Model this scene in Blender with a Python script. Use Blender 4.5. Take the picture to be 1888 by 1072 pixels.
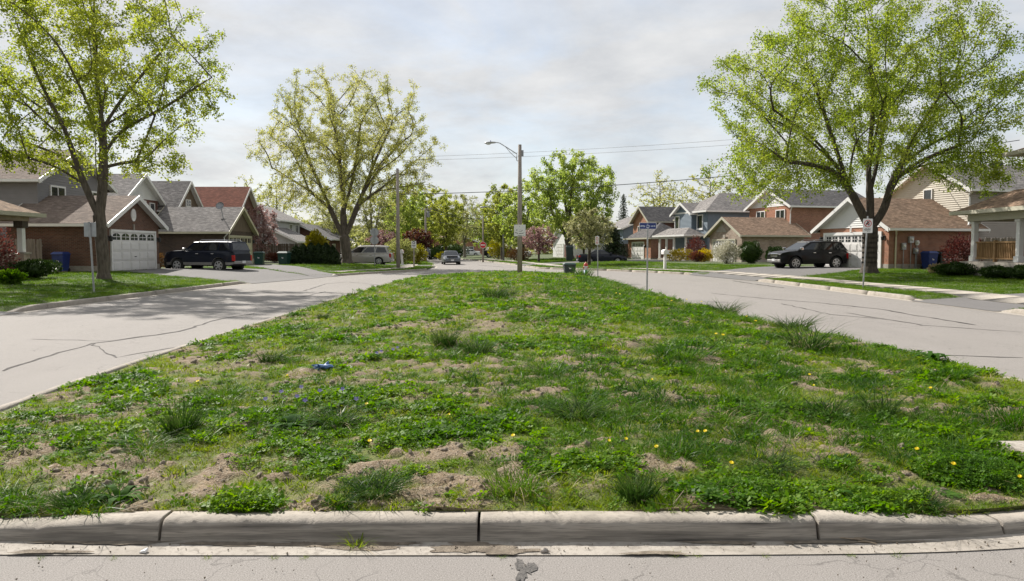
import bpy, bmesh, math, random
import numpy as np
from mathutils import Vector, Matrix

for o in list(bpy.data.objects): bpy.data.objects.remove(o)
SC = bpy.context.scene
COL = SC.collection
R = math.radians

# ---------------------------------------------------------------- camera
FPX, CAMH = 1363.0, 1.6                       # focal length in photo pixels (1888 wide), eye height
PITCH = math.atan(76 / FPX)
cd = bpy.data.cameras.new('camera'); cam = bpy.data.objects.new('camera', cd); COL.objects.link(cam)
cd.sensor_width = 36; cd.lens = FPX / 1888 * 36; cd.clip_start = .1; cd.clip_end = 3000
cam.location = (0, 0, CAMH); cam.rotation_euler = (math.pi / 2 - PITCH, 0, 0)
SC.camera = cam

# ---------------------------------------------------------------- light
SUN_EL, SUN_AZ = R(40), R(-39)                # azimuth from +Y, clockwise positive
world = bpy.data.worlds.new('World'); SC.world = world; world.use_nodes = True
wt = world.node_tree; wt.nodes.clear()
def wn(t, **k):
    n = wt.nodes.new(t)
    for a, b in k.items(): setattr(n, a, b)
    return n
sky = wn('ShaderNodeTexSky', sky_type='NISHITA', sun_disc=False, sun_elevation=SUN_EL, sun_rotation=SUN_AZ % (2 * math.pi), air_density=1.0, dust_density=.6, ozone_density=1.0)
tc = wn('ShaderNodeTexCoord')
sep = wn('ShaderNodeSeparateXYZ'); wt.links.new(tc.outputs['Generated'], sep.inputs[0])
den = wn('ShaderNodeMath', operation='ADD'); wt.links.new(sep.outputs[2], den.inputs[0]); den.inputs[1].default_value = .22
mx = wn('ShaderNodeMath', operation='MAXIMUM'); wt.links.new(den.outputs[0], mx.inputs[0]); mx.inputs[1].default_value = .12
dx = wn('ShaderNodeMath', operation='DIVIDE'); wt.links.new(sep.outputs[0], dx.inputs[0]); wt.links.new(mx.outputs[0], dx.inputs[1])
dy = wn('ShaderNodeMath', operation='DIVIDE'); wt.links.new(sep.outputs[1], dy.inputs[0]); wt.links.new(mx.outputs[0], dy.inputs[1])
cmb = wn('ShaderNodeCombineXYZ'); wt.links.new(dx.outputs[0], cmb.inputs[0]); wt.links.new(dy.outputs[0], cmb.inputs[1])
mp = wn('ShaderNodeMapping'); wt.links.new(cmb.outputs[0], mp.inputs[0])
mp.inputs['Rotation'].default_value = (0, 0, R(12)); mp.inputs['Scale'].default_value = (.95, .95, 1); mp.inputs['Location'].default_value = (3.4, 1.7, 0)
n1 = wn('ShaderNodeTexNoise'); wt.links.new(mp.outputs[0], n1.inputs['Vector'])
n1.inputs['Scale'].default_value = 1.5; n1.inputs['Detail'].default_value = 7; n1.inputs['Roughness'].default_value = .6; n1.inputs['Distortion'].default_value = .5
rp = wn('ShaderNodeValToRGB'); wt.links.new(n1.outputs[0], rp.inputs[0])
rp.color_ramp.elements[0].position = .38; rp.color_ramp.elements[0].color = (.66, .66, .66, 1)
rp.color_ramp.elements[1].position = .60; rp.color_ramp.elements[1].color = (.96, .96, .96, 1)
n2 = wn('ShaderNodeTexNoise'); wt.links.new(mp.outputs[0], n2.inputs['Vector']); n2.inputs['Scale'].default_value = 3.2; n2.inputs['Detail'].default_value = 8; n2.inputs['Roughness'].default_value = .62
cr = wn('ShaderNodeValToRGB'); wt.links.new(n2.outputs[0], cr.inputs[0])
cr.color_ramp.elements[0].position = .3; cr.color_ramp.elements[0].color = (.54, .55, .565, 1)
cr.color_ramp.elements[1].position = .7; cr.color_ramp.elements[1].color = (.725, .722, .715, 1)
sc_ = wn('ShaderNodeVectorMath', operation='SCALE'); wt.links.new(cr.outputs[0], sc_.inputs[0]); sc_.inputs['Scale'].default_value = 7.5
mix = wn('ShaderNodeMixRGB'); wt.links.new(rp.outputs[0], mix.inputs[0]); wt.links.new(sky.outputs[0], mix.inputs[1]); wt.links.new(sc_.outputs[0], mix.inputs[2])
bg = wn('ShaderNodeBackground'); wt.links.new(mix.outputs[0], bg.inputs[0]); bg.inputs[1].default_value = .1
wo = wn('ShaderNodeOutputWorld'); wt.links.new(bg.outputs[0], wo.inputs[0])

sl = bpy.data.lights.new('sun', 'SUN'); sun = bpy.data.objects.new('sun', sl); COL.objects.link(sun)
sl.energy = 5.0; sl.angle = R(.6); sl.color = (1, .945, .87)
sd = Vector((math.sin(SUN_AZ) * math.cos(SUN_EL), math.cos(SUN_AZ) * math.cos(SUN_EL), math.sin(SUN_EL)))
sun.rotation_euler = (-sd).to_track_quat('-Z', 'Y').to_euler(); sun.location = (-30, 40, 60)
SC.view_settings.view_transform = 'Standard'; SC.view_settings.look = 'None'; SC.view_settings.gamma = 1
SC.view_settings.exposure = 0.64; SC.view_settings.use_curve_mapping = False

# ---------------------------------------------------------------- pixel / world helpers (photo pixels)
CP, SP = math.cos(PITCH), math.sin(PITCH)
def at(px, py, z=0.0):                        # the point at height z seen at a photo pixel
    x = (px - 944) / FPX; y = -(py - 536) / FPX
    t = (z - CAMH) / (-SP + y * CP); return x * t, (CP + y * SP) * t
def project(X, Y, Z):
    dz = Z - CAMH; f = Y * CP - dz * SP; u = Y * SP + dz * CP
    return 944 + FPX * X / f, 536 - FPX * u / f

# ---------------------------------------------------------------- noise
_rng = np.random.default_rng(7)
_tab = _rng.random((256, 256))
def vn(x, y, s=0):
    x = np.asarray(x, float) + s * 17.31; y = np.asarray(y, float) + s * 9.77
    xi = np.floor(x).astype(int); yi = np.floor(y).astype(int); fx = x - xi; fy = y - yi
    fx = fx * fx * (3 - 2 * fx); fy = fy * fy * (3 - 2 * fy)
    g = lambda a, b: _tab[a & 255, b & 255]
    return (g(xi, yi) * (1 - fx) + g(xi + 1, yi) * fx) * (1 - fy) + (g(xi, yi + 1) * (1 - fx) + g(xi + 1, yi + 1) * fx) * fy
def fbm(x, y, s=0, o=4):
    v = 0; a = .5; t = 0
    for k in range(o):
        v = v + a * vn(x * 2 ** k, y * 2 ** k, s + k); t += a; a *= .5
    return v / t
def sstep(a, b, x):
    t = np.clip((np.asarray(x, float) - a) / (b - a), 0, 1); return t * t * (3 - 2 * t)
def inpoly(x, y, poly):
    x = np.asarray(x); y = np.asarray(y); r = np.zeros(x.shape, bool); n = len(poly)
    for i in range(n):
        x0, y0 = poly[i]; x1, y1 = poly[(i + 1) % n]
        c = ((y0 > y) != (y1 > y)) & (x < (x1 - x0) * (y - y0) / (y1 - y0 + 1e-12) + x0)
        r ^= c
    return r

# ---------------------------------------------------------------- materials
def mat(name, c1, c2=None, scale=8.0, rough=.8, bump=0.0, bscale=60.0, metal=0.0, c3=None, coat=0.0, spec=.5, detail=5, lo=.35, hi=.65, stretch=None):
    m = bpy.data.materials.new(name); m.use_nodes = True; nt = m.node_tree; N = nt.nodes; L = nt.links
    p = N['Principled BSDF']; p.inputs['Roughness'].default_value = rough; p.inputs['Metallic'].default_value = metal
    p.inputs['Specular IOR Level'].default_value = spec
    if coat: p.inputs['Coat Weight'].default_value = coat; p.inputs['Coat Roughness'].default_value = .05
    if c2 is None: c2 = tuple(min(1, v * 1.18) for v in c1)
    g = N.new('ShaderNodeNewGeometry'); vec = g.outputs['Position']
    if stretch:
        mp = N.new('ShaderNodeMapping'); L.new(vec, mp.inputs[0]); mp.inputs['Scale'].default_value = stretch; vec = mp.outputs[0]
    n = N.new('ShaderNodeTexNoise'); n.inputs['Scale'].default_value = scale; n.inputs['Detail'].default_value = detail; n.inputs['Roughness'].default_value = .6
    L.new(vec, n.inputs['Vector'])
    r = N.new('ShaderNodeValToRGB'); L.new(n.outputs[0], r.inputs[0])
    r.color_ramp.elements[0].position = lo; r.color_ramp.elements[0].color = (*c1, 1)
    r.color_ramp.elements[1].position = hi; r.color_ramp.elements[1].color = (*c2, 1)
    out = r.outputs[0]
    if c3 is not None:
        n3 = N.new('ShaderNodeTexNoise'); n3.inputs['Scale'].default_value = scale * 9; n3.inputs['Detail'].default_value = 3; L.new(vec, n3.inputs['Vector'])
        r3 = N.new('ShaderNodeValToRGB'); L.new(n3.outputs[0], r3.inputs[0]); r3.color_ramp.elements[0].position = .5; r3.color_ramp.elements[1].position = .68
        r3.color_ramp.elements[1].color = (.8, .8, .8, 1)
        mxx = N.new('ShaderNodeMixRGB'); L.new(r3.outputs[0], mxx.inputs[0]); L.new(out, mxx.inputs[1]); mxx.inputs[2].default_value = (*c3, 1); out = mxx.outputs[0]
    L.new(out, p.inputs['Base Color'])
    if bump:
        nb = N.new('ShaderNodeTexNoise'); nb.inputs['Scale'].default_value = bscale; nb.inputs['Detail'].default_value = 4; L.new(vec, nb.inputs['Vector'])
        b = N.new('ShaderNodeBump'); b.inputs['Strength'].default_value = bump; b.inputs['Distance'].default_value = .02; L.new(nb.outputs[0], b.inputs['Height']); L.new(b.outputs[0], p.inputs['Normal'])
    return m

def brickmat(name, c1, c2, mortar, w=.215, h=.075, mw=.011, rough=.85, bump=.5, offset=.5, big=None):
    m = bpy.data.materials.new(name); m.use_nodes = True; nt = m.node_tree; N = nt.nodes; L = nt.links
    p = N['Principled BSDF']; p.inputs['Roughness'].default_value = rough; p.inputs['Specular IOR Level'].default_value = .25
    uv = N.new('ShaderNodeUVMap')
    b = N.new('ShaderNodeTexBrick'); L.new(uv.outputs[0], b.inputs['Vector']); b.offset = offset
    b.inputs['Scale'].default_value = 1; b.inputs['Brick Width'].default_value = w; b.inputs['Row Height'].default_value = h; b.inputs['Mortar Size'].default_value = mw
    b.inputs['Color1'].default_value = (*c1, 1); b.inputs['Color2'].default_value = (*c2, 1); b.inputs['Mortar'].default_value = (*mortar, 1); b.inputs['Bias'].default_value = 0
    n = N.new('ShaderNodeTexNoise'); L.new(uv.outputs[0], n.inputs['Vector']); n.inputs['Scale'].default_value = .9; n.inputs['Detail'].default_value = 6; n.inputs['Roughness'].default_value = .7
    r = N.new('ShaderNodeValToRGB'); L.new(n.outputs[0], r.inputs[0]); r.color_ramp.elements[0].position = .3; r.color_ramp.elements[0].color = (.72, .72, .72, 1); r.color_ramp.elements[1].position = .7; r.color_ramp.elements[1].color = (1.18, 1.16, 1.14, 1)
    mu = N.new('ShaderNodeMixRGB'); mu.blend_type = 'MULTIPLY'; mu.inputs[0].default_value = 1; L.new(b.outputs[0], mu.inputs[1]); L.new(r.outputs[0], mu.inputs[2])
    out = mu.outputs[0]
    if big:                                      # per piece blotches (shingles)
        n2 = N.new('ShaderNodeTexNoise'); mp2 = N.new('ShaderNodeMapping'); L.new(uv.outputs[0], mp2.inputs[0]); mp2.inputs['Scale'].default_value = (3.2, 7.0, 1); L.new(mp2.outputs[0], n2.inputs['Vector']); n2.inputs['Scale'].default_value = 1.0; n2.inputs['Detail'].default_value = 3
        r2 = N.new('ShaderNodeValToRGB'); L.new(n2.outputs[0], r2.inputs[0]); r2.color_ramp.elements[0].position = .35; r2.color_ramp.elements[0].color = (1 - big,) * 3 + (1,); r2.color_ramp.elements[1].position = .65; r2.color_ramp.elements[1].color = (1 + big,) * 3 + (1,)
        m2 = N.new('ShaderNodeMixRGB'); m2.blend_type = 'MULTIPLY'; m2.inputs[0].default_value = 1; L.new(out, m2.inputs[1]); L.new(r2.outputs[0], m2.inputs[2]); out = m2.outputs[0]
    L.new(out, p.inputs['Base Color'])
    bu = N.new('ShaderNodeBump'); bu.inputs['Strength'].default_value = bump; bu.inputs['Distance'].default_value = .01; bu.invert = True; L.new(b.outputs['Fac'], bu.inputs['Height']); L.new(bu.outputs[0], p.inputs['Normal'])
    return m

def leafmat(name, cols, trans=.45, rough=.5, noise=.35, rnd='island', spec=.3):
    """leaf / blade material: colours picked per leaf and by soft patches, light passes through"""
    m = bpy.data.materials.new(name); m.use_nodes = True; nt = m.node_tree; N = nt.nodes; L = nt.links
    p = N['Principled BSDF']; p.inputs['Roughness'].default_value = rough; p.inputs['Specular IOR Level'].default_value = spec
    g = N.new('ShaderNodeNewGeometry'); src = g.outputs['Random Per Island']
    if rnd == 'object':
        oi = N.new('ShaderNodeObjectInfo'); a = N.new('ShaderNodeMath'); a.operation = 'ADD'; L.new(src, a.inputs[0]); L.new(oi.outputs['Random'], a.inputs[1])
        f = N.new('ShaderNodeMath'); f.operation = 'FRACT'; L.new(a.outputs[0], f.inputs[0]); src = f.outputs[0]
    n = N.new('ShaderNodeTexNoise'); n.inputs['Scale'].default_value = noise; n.inputs['Detail'].default_value = 3; L.new(g.outputs['Position'], n.inputs['Vector'])
    s = N.new('ShaderNodeMath'); s.operation = 'MULTIPLY_ADD'; L.new(n.outputs[0], s.inputs[0]); s.inputs[1].default_value = 1.9; s.inputs[2].default_value = -.7
    a2 = N.new('ShaderNodeMath'); a2.operation = 'MULTIPLY_ADD'; L.new(src, a2.inputs[0]); a2.inputs[1].default_value = .55; L.new(s.outputs[0], a2.inputs[2])
    r = N.new('ShaderNodeValToRGB'); L.new(a2.outputs[0], r.inputs[0])
    els = r.color_ramp.elements
    for i, c in enumerate(cols):
        e = els[0] if i == 0 else (els[len(els) - 1] if i == len(cols) - 1 else els.new(.05 + .9 * i / (len(cols) - 1)))
        e.color = (*c, 1)
    els[0].position = .05; els[len(els) - 1].position = .95
    L.new(r.outputs[0], p.inputs['Base Color'])
    if trans:
        t = N.new('ShaderNodeBsdfTranslucent'); hs = N.new('ShaderNodeHueSaturation'); hs.inputs['Saturation'].default_value = 1.1; hs.inputs['Value'].default_value = 1.25; L.new(r.outputs[0], hs.inputs['Color']); L.new(hs.outputs[0], t.inputs[0])
        x = N.new('ShaderNodeMixShader'); x.inputs[0].default_value = trans; L.new(p.outputs[0], x.inputs[1]); L.new(t.outputs[0], x.inputs[2]); L.new(x.outputs[0], N['Material Output'].inputs[0])
    return m

def asphalt(name, base, dark, light, cracks=True):
    """worn road surface: aggregate speckle, broad wear, hairline cracks"""
    m = bpy.data.materials.new(name); m.use_nodes = True; nt = m.node_tree; N = nt.nodes; L = nt.links
    p = N['Principled BSDF']; p.inputs['Roughness'].default_value = .9; p.inputs['Specular IOR Level'].default_value = .25
    g = N.new('ShaderNodeNewGeometry')
    def ns(sc, d=4, st=None):
        n = N.new('ShaderNodeTexNoise'); n.inputs['Scale'].default_value = sc; n.inputs['Detail'].default_value = d; n.inputs['Roughness'].default_value = .65
        v = g.outputs['Position']
        if st:
            q = N.new('ShaderNodeMapping'); L.new(v, q.inputs[0]); q.inputs['Scale'].default_value = st; v = q.outputs[0]
        L.new(v, n.inputs['Vector']); return n.outputs[0]
    def ramp(f, stops):
        r = N.new('ShaderNodeValToRGB'); L.new(f, r.inputs[0]); e = r.color_ramp.elements
        e[0].position, e[0].color = stops[0][0], (*stops[0][1], 1); e[1].position, e[1].color = stops[-1][0], (*stops[-1][1], 1)
        for q, c in stops[1:-1]: k = e.new(q); k.color = (*c, 1)
        return r.outputs[0]
    def mixc(f, a, b, mode='MIX'):
        x = N.new('ShaderNodeMixRGB'); x.blend_type = mode
        if hasattr(f, 'links'): L.new(f, x.inputs[0])
        else: x.inputs[0].default_value = f
        L.new(a, x.inputs[1]); L.new(b, x.inputs[2]) if hasattr(b, 'links') else setattr(x.inputs[2], 'default_value', (*b, 1)); return x.outputs[0]
    broad = ramp(ns(.75, 7, (1, .3, 1)), [(.32, tuple(v * .74 for v in base)), (.5, base), (.66, tuple(v * 1.12 for v in base))])
    spk = ramp(ns(140, 4), [(.36, dark), (.47, base), (.56, base), (.68, light)])
    c = mixc(.78, broad, spk)
    if cracks:
        v = N.new('ShaderNodeTexVoronoi'); v.feature = 'DISTANCE_TO_EDGE'; v.inputs['Scale'].default_value = 3.2
        d = N.new('ShaderNodeTexNoise'); d.inputs['Scale'].default_value = 2.2; d.inputs['Detail'].default_value = 6; L.new(g.outputs['Position'], d.inputs['Vector'])
        x = N.new('ShaderNodeMixRGB'); x.inputs[0].default_value = .35; L.new(g.outputs['Position'], x.inputs[1]); L.new(d.outputs['Color'], x.inputs[2]); L.new(x.outputs[0], v.inputs['Vector'])
        cr = ramp(v.outputs['Distance'], [(0, (1, 1, 1)), (.016, (0, 0, 0))])
        k = ramp(ns(.8, 3), [(.46, (0, 0, 0)), (.58, (.5, .5, .5))])
        f = mixc(1.0, cr, k, 'MULTIPLY'); c = mixc(f, c, tuple(v * .55 for v in dark))
    L.new(c, p.inputs['Base Color'])
    b = N.new('ShaderNodeBump'); b.inputs['Strength'].default_value = .35; b.inputs['Distance'].default_value = .006; L.new(ns(190, 3), b.inputs['Height']); L.new(b.outputs[0], p.inputs['Normal'])
    return m

M = {}
M['asphalt'] = asphalt('asphalt_road', (.246, .228, .211), (.085, .078, .072), (.44, .42, .40))
M['drive'] = asphalt('asphalt_drive', (.155, .148, .145), (.08, .075, .072), (.25, .24, .235), False)
M['crack'] = mat('crack_sealant', (.035, .033, .032), (.08, .076, .072), 6, 1.0, spec=.02)
M['crack_pale'] = mat('crack_sealant_worn', (.10, .094, .09), (.16, .152, .146), 6, 1.0, spec=.02)
M['patch'] = mat('tar_patch', (.07, .066, .062), (.14, .13, .12), 25, .9, .8, 90)
M['concrete'] = mat('concrete', (.30, .268, .228), (.41, .372, .322), 3.0, .9, .4, 150, c3=(.22, .195, .165))
M['kerb'] = mat('kerb_concrete', (.27, .24, .20), (.37, .33, .28), 4, .92, .35, 160, c3=(.23, .205, .175))
M['stain_shade'] = mat('kerb_face_stain_shade', (.075, .067, .058), (.34, .305, .26), 2.4, .95, .3, 150, stretch=(.4, 1, 9), c3=(.17, .152, .13), lo=.32, hi=.56)  # streaky dirt stain, its colour also lowered to deepen the shaded face
M['soil'] = mat('soil', (.122, .087, .053), (.262, .192, .120), 7, .97, 1.0, 70, c3=(.34, .285, .215), lo=.3, hi=.7)
M['dirt'] = mat('gutter_dirt', (.16, .128, .096), (.30, .25, .19), 14, .95, .9, 160)
M['lawn_soil'] = mat('lawn_ground', (.045, .068, .016), (.078, .10, .025), 1.2, .95, .8, 40)
M['far_ground'] = mat('far_ground', (.05, .065, .025), (.08, .09, .04), .08, .95)
M['brick_brown'] = brickmat('brick_brown', (.115, .055, .038), (.185, .088, .058), (.17, .14, .115))
M['brick_dark'] = brickmat('brick_dark', (.075, .050, .040), (.125, .080, .062), (.13, .115, .10))
M['brick_orange'] = brickmat('brick_orange', (.30, .115, .06), (.42, .17, .095), (.36, .28, .22))
M['brick_red'] = brickmat('brick_red', (.25, .095, .058), (.36, .15, .09), (.33, .26, .21))
M['brick_maroon'] = brickmat('brick_maroon', (.12, .04, .032), (.17, .06, .045), (.18, .14, .12))
M['brick_tan'] = brickmat('stone_tan', (.27, .205, .16), (.40, .32, .26), (.36, .31, .27), .3, .12)
M['sh_brown'] = brickmat('shingle_brown', (.20, .135, .092), (.29, .20, .14), (.11, .075, .055), .3, .14, .006, .95, .5, .37, .28)
M['sh_taupe'] = brickmat('shingle_taupe', (.16, .125, .105), (.225, .18, .152), (.09, .072, .062), .3, .14, .006, .95, .5, .37, .22)
M['sh_grey'] = brickmat('shingle_grey', (.17, .16, .155), (.26, .245, .235), (.09, .085, .082), .3, .14, .006, .95, .5, .37, .28)
M['sh_dark'] = brickmat('shingle_dark', (.075, .072, .075), (.125, .12, .12), (.04, .04, .042), .3, .14, .006, .95, .5, .37, .3)
M['sh_red'] = brickmat('shingle_red', (.21, .085, .06), (.28, .12, .085), (.12, .05, .038), .3, .14, .006, .95, .5, .37, .2)
M['sid_grey'] = mat('siding_grey', (.20, .19, .195), (.225, .215, .22), 1.5, .6)
M['sid_taupe'] = mat('siding_taupe', (.30, .265, .235), (.335, .295, .26), 1.5, .6)
M['sid_cream'] = mat('siding_cream', (.50, .45, .37), (.55, .50, .41), 1.5, .6)
M['sid_blue'] = mat('siding_blue', (.135, .18, .225), (.165, .21, .255), 1.5, .6)
M['sid_pale'] = mat('siding_pale', (.44, .44, .44), (.50, .50, .50), 1.5, .6)
M['sid_white'] = mat('siding_white', (.66, .655, .64), (.72, .715, .70), 1.5, .55)
M['sid_pink'] = mat('siding_beige', (.44, .36, .29), (.50, .42, .34), 1.5, .6)
M['board_brown'] = mat('board_brown', (.13, .095, .07), (.20, .15, .11), 3, .85, stretch=(6, 6, .6))
M['white'] = mat('white_paint', (.72, .71, .69), (.80, .79, .77), 2, .45, c3=None)
M['cream'] = mat('cream_paint', (.52, .48, .34), (.60, .55, .40), 2, .5)
M['door_white'] = mat('door_white', (.66, .645, .62), (.73, .71, .69), 1.1, .5)
M['fascia_tan'] = mat('fascia_tan', (.42, .40, .31), (.48, .45, .36), 2, .55)
M['glass'] = mat('window_glass', (.02, .024, .027), (.04, .045, .05), 1.5, .06, spec=.8)
M['curtain'] = mat('curtain', (.40, .39, .37), (.5, .49, .47), 3, .8)
M['lamp_black'] = mat('lamp_black', (.015, .015, .016), (.03, .03, .03), 8, .4)
M['wood_grey'] = mat('wood_weathered', (.17, .145, .125), (.27, .235, .20), 3, .9, .5, 30, stretch=(5, 5, .5))
M['wood_dark'] = mat('wood_dark', (.06, .045, .035), (.10, .078, .06), 3, .85, .4, 30, stretch=(5, 5, .5))
M['wood_honey'] = mat('wood_honey', (.22, .125, .05), (.34, .205, .085), 3, .7, .3, 30, stretch=(5, 5, .5))
M['pole_wood'] = mat('pole_wood', (.24, .205, .175), (.36, .315, .275), 2.5, .9, .5, 40, stretch=(8, 8, .6))
M['galv'] = mat('galvanised_steel', (.30, .305, .31), (.42, .425, .43), 6, .45, metal=.55)
M['metal_grey'] = mat('metal_grey', (.22, .225, .235), (.32, .325, .335), 5, .5, metal=.3)
M['sign_back'] = mat('sign_back', (.36, .37, .38), (.46, .47, .48), 4, .45, metal=.4)
M['sign_white'] = mat('sign_white', (.70, .69, .68), (.78, .77, .76), 5, .5)
M['sign_red'] = mat('sign_red', (.50, .018, .02), (.58, .03, .03), 5, .45)
M['sign_blue'] = mat('sign_blue', (.012, .028, .155), (.018, .04, .20), 5, .4)
M['ink'] = mat('sign_ink', (.02, .018, .02), (.05, .04, .045), 20, .5)
M['ink_pale'] = mat('sign_ink_pale', (.55, .60, .72), (.68, .72, .82), 20, .5)
M['cable'] = mat('cable_black', (.045, .045, .05), (.07, .07, .075), 5, .6)
M['cable_pale'] = mat('cable_pale', (.42, .39, .37), (.52, .49, .47), 5, .5)
M['bin_blue'] = mat('bin_blue', (.012, .03, .15), (.018, .045, .21), 5, .45)
M['bin_green'] = mat('bin_green', (.008, .035, .028), (.014, .055, .042), 5, .45)
M['bin_dark'] = mat('bin_dark', (.012, .024, .022), (.02, .036, .032), 5, .45)
M['rubber'] = mat('rubber', (.012, .012, .012), (.022, .022, .022), 9, .8)
M['alloy'] = mat('alloy', (.50, .50, .51), (.62, .62, .63), 9, .3, metal=.7)
M['chrome'] = mat('chrome', (.65, .65, .66), (.75, .75, .76), 9, .15, metal=1)
M['car_glass'] = mat('car_glass', (.010, .012, .013), (.018, .021, .022), 2, .04, spec=.7)
M['under'] = mat('underbody', (.008, .008, .008), (.014, .014, .014), 9, .9)
def paint(n, c, metal=.0, rough=.35): return mat(n, c, tuple(v * 1.12 + .001 for v in c), 1.5, rough, metal=metal, coat=.15, spec=.25)
M['p_navy'] = paint('paint_navy', (.004, .007, .017)); M['p_black'] = paint('paint_black', (.003, .003, .0035)); M['p_silver'] = paint('paint_silver', (.36, .345, .325), .6, .35)
M['p_grey'] = paint('paint_grey', (.13, .14, .155), .5); M['p_midnight'] = paint('paint_midnight', (.007, .009, .018)); M['p_white'] = paint('paint_white', (.68, .68, .68), 0)
M['p_clad'] = mat('cladding_silver', (.25, .24, .235), (.30, .29, .28), 5, .45, metal=.4)
M['tail'] = mat('tail_light', (.36, .008, .008), (.48, .015, .012), 9, .15)
M['head'] = mat('head_light', (.55, .56, .58), (.75, .76, .78), 9, .08, spec=.9)
M['plate'] = mat('plate_white', (.6, .6, .62), (.7, .7, .7), 9, .4)
M['bark'] = mat('bark', (.068, .054, .042), (.15, .122, .097), 5, .95, 1.0, 26, stretch=(2.2, 2.2, .5))
M['bark_dark'] = mat('bark_dark', (.05, .04, .032), (.105, .085, .066), 5, .95, 1.0, 26, stretch=(2.2, 2.2, .5))
M['bark_pale'] = mat('bark_pale', (.16, .14, .115), (.26, .23, .19), 4, .95, .6, 26, stretch=(2, 2, .5))
M['leaf_gold'] = leafmat('leaf_gold_green', [(.145, .195, .025), (.28, .33, .045), (.43, .455, .09)], trans=.6)
M['leaf_maple'] = leafmat('leaf_maple_green', [(.12, .18, .022), (.235, .305, .04), (.385, .43, .08)], trans=.6)
M['leaf_bud'] = leafmat('leaf_bud', [(.23, .25, .06), (.36, .37, .10), (.48, .46, .16)], trans=.58)
M['leaf_fresh'] = leafmat('leaf_fresh', [(.18, .25, .05), (.30, .38, .08), (.42, .47, .13)], trans=.6)
M['leaf_lime'] = leafmat('leaf_lime', [(.17, .21, .04), (.30, .34, .065), (.42, .43, .11)], trans=.58)
M['leaf_olive'] = leafmat('leaf_olive', [(.16, .175, .06), (.26, .275, .095), (.37, .37, .15)], trans=.55)
M['leaf_pale'] = leafmat('leaf_pale_blossom', [(.17, .18, .06), (.32, .32, .15), (.50, .47, .30)])
M['leaf_pink'] = leafmat('leaf_pink', [(.17, .085, .085), (.30, .18, .17), (.44, .31, .29)])
M['leaf_maroon'] = leafmat('leaf_maroon', [(.05, .018, .013), (.095, .034, .022), (.15, .055, .03)])
M['leaf_red'] = leafmat('leaf_red', [(.055, .017, .016), (.11, .034, .03), (.19, .07, .055)], trans=.3)
M['leaf_cedar'] = leafmat('leaf_cedar', [(.012, .024, .008), (.022, .042, .012), (.04, .065, .016)], trans=.12)
M['leaf_box'] = leafmat('leaf_boxwood', [(.014, .032, .007), (.03, .062, .010), (.06, .105, .015)], trans=.15)
M['leaf_yellow'] = leafmat('flower_yellow', [(.30, .24, .015), (.55, .42, .02), (.68, .52, .03)], trans=.25)
M['leaf_white'] = leafmat('flower_white', [(.20, .19, .11), (.40, .38, .28), (.60, .58, .48)], trans=.25)
M['leaf_yellow_green'] = leafmat('leaf_yellow_green', [(.13, .13, .015), (.26, .24, .02), (.38, .33, .03)], trans=.3)
M['leaf_brown'] = leafmat('leaf_brown', [(.09, .05, .02), (.16, .09, .035), (.25, .14, .05)], trans=.2)
M['g_short'] = leafmat('grass_short', [(.075, .145, .010), (.165, .24, .016), (.27, .305, .04)], trans=.45, noise=1.5, rnd='object', spec=.12, rough=.5)
M['g_long'] = leafmat('grass_long', [(.018, .058, .006), (.05, .125, .011), (.115, .195, .025)], trans=.45, noise=1.1, rnd='object', spec=.12, rough=.42)
M['g_tuft'] = leafmat('grass_tuft_blade', [(.012, .036, .006), (.03, .07, .011), (.09, .13, .035)], trans=.36, noise=6, rnd='object', spec=.1, rough=.6)
M['g_lawn'] = leafmat('grass_lawn', [(.05, .115, .010), (.09, .165, .016), (.155, .225, .028)], trans=.45, noise=.6, rnd='object', spec=.12)
M['clover'] = leafmat('clover_leaf', [(.035, .10, .008), (.095, .20, .012), (.19, .29, .022)], trans=.48, noise=1.4, rnd='object', spec=.12)
M['straw'] = leafmat('straw', [(.20, .15, .075), (.33, .26, .14), (.45, .38, .24)], trans=.15, noise=2, rnd='object')
M['broad'] = leafmat('broad_leaf', [(.022, .068, .010), (.045, .11, .015), (.075, .15, .022)], trans=.35, noise=3, rnd='object', spec=.06, rough=.7)
M['petal'] = leafmat('dandelion_petal', [(.66, .52, .006), (.78, .63, .01), (.84, .70, .015)], trans=.15)
M['violet'] = leafmat('violet_petal', [(.17, .13, .42), (.26, .21, .55), (.40, .34, .68)], trans=.2)
M['litter'] = mat('litter_blue', (.03, .09, .22), (.10, .20, .40), 40, .5)
M['stone'] = mat('stone', (.22, .19, .16), (.38, .34, .30), 30, .9, .6, 80)
M['twig'] = mat('twig', (.22, .17, .12), (.36, .29, .21), 30, .9)
M['hyd_red'] = mat('hydrant_red', (.42, .03, .02), (.50, .05, .03), 9, .5); M['hyd_blue'] = mat('hydrant_blue', (.04, .13, .38), (.06, .17, .45), 9, .5)
M['bag'] = mat('bag_black', (.008, .008, .009), (.016, .016, .017), 9, .3, .6, 14)

# ---------------------------------------------------------------- objects
def tag(o, label=None, cat=None, group=None, kind=None):
    if label: o['label'] = label
    if cat: o['category'] = cat
    if group: o['group'] = group
    if kind: o['kind'] = kind
    return o
def thing(name, label, cat, loc=(0, 0, 0), rz=0, group=None, kind=None):
    o = bpy.data.objects.new(name, None); COL.objects.link(o); o.empty_display_size = .2
    o.location = loc; o.rotation_euler = (0, 0, rz); return tag(o, label, cat, group, kind)
def link(name, me, parent=None):
    o = bpy.data.objects.new(name, me); COL.objects.link(o)
    if parent is not None: o.parent = parent
    return o
def kids(o): return [c for c in COL.objects if c.parent == o]
CH = {}
def copy_tree(o, parent=None):
    c = o.copy(); COL.objects.link(c)
    if parent is not None: c.parent = parent
    for ch in list(o.children): copy_tree(ch, c)
    return c

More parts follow.
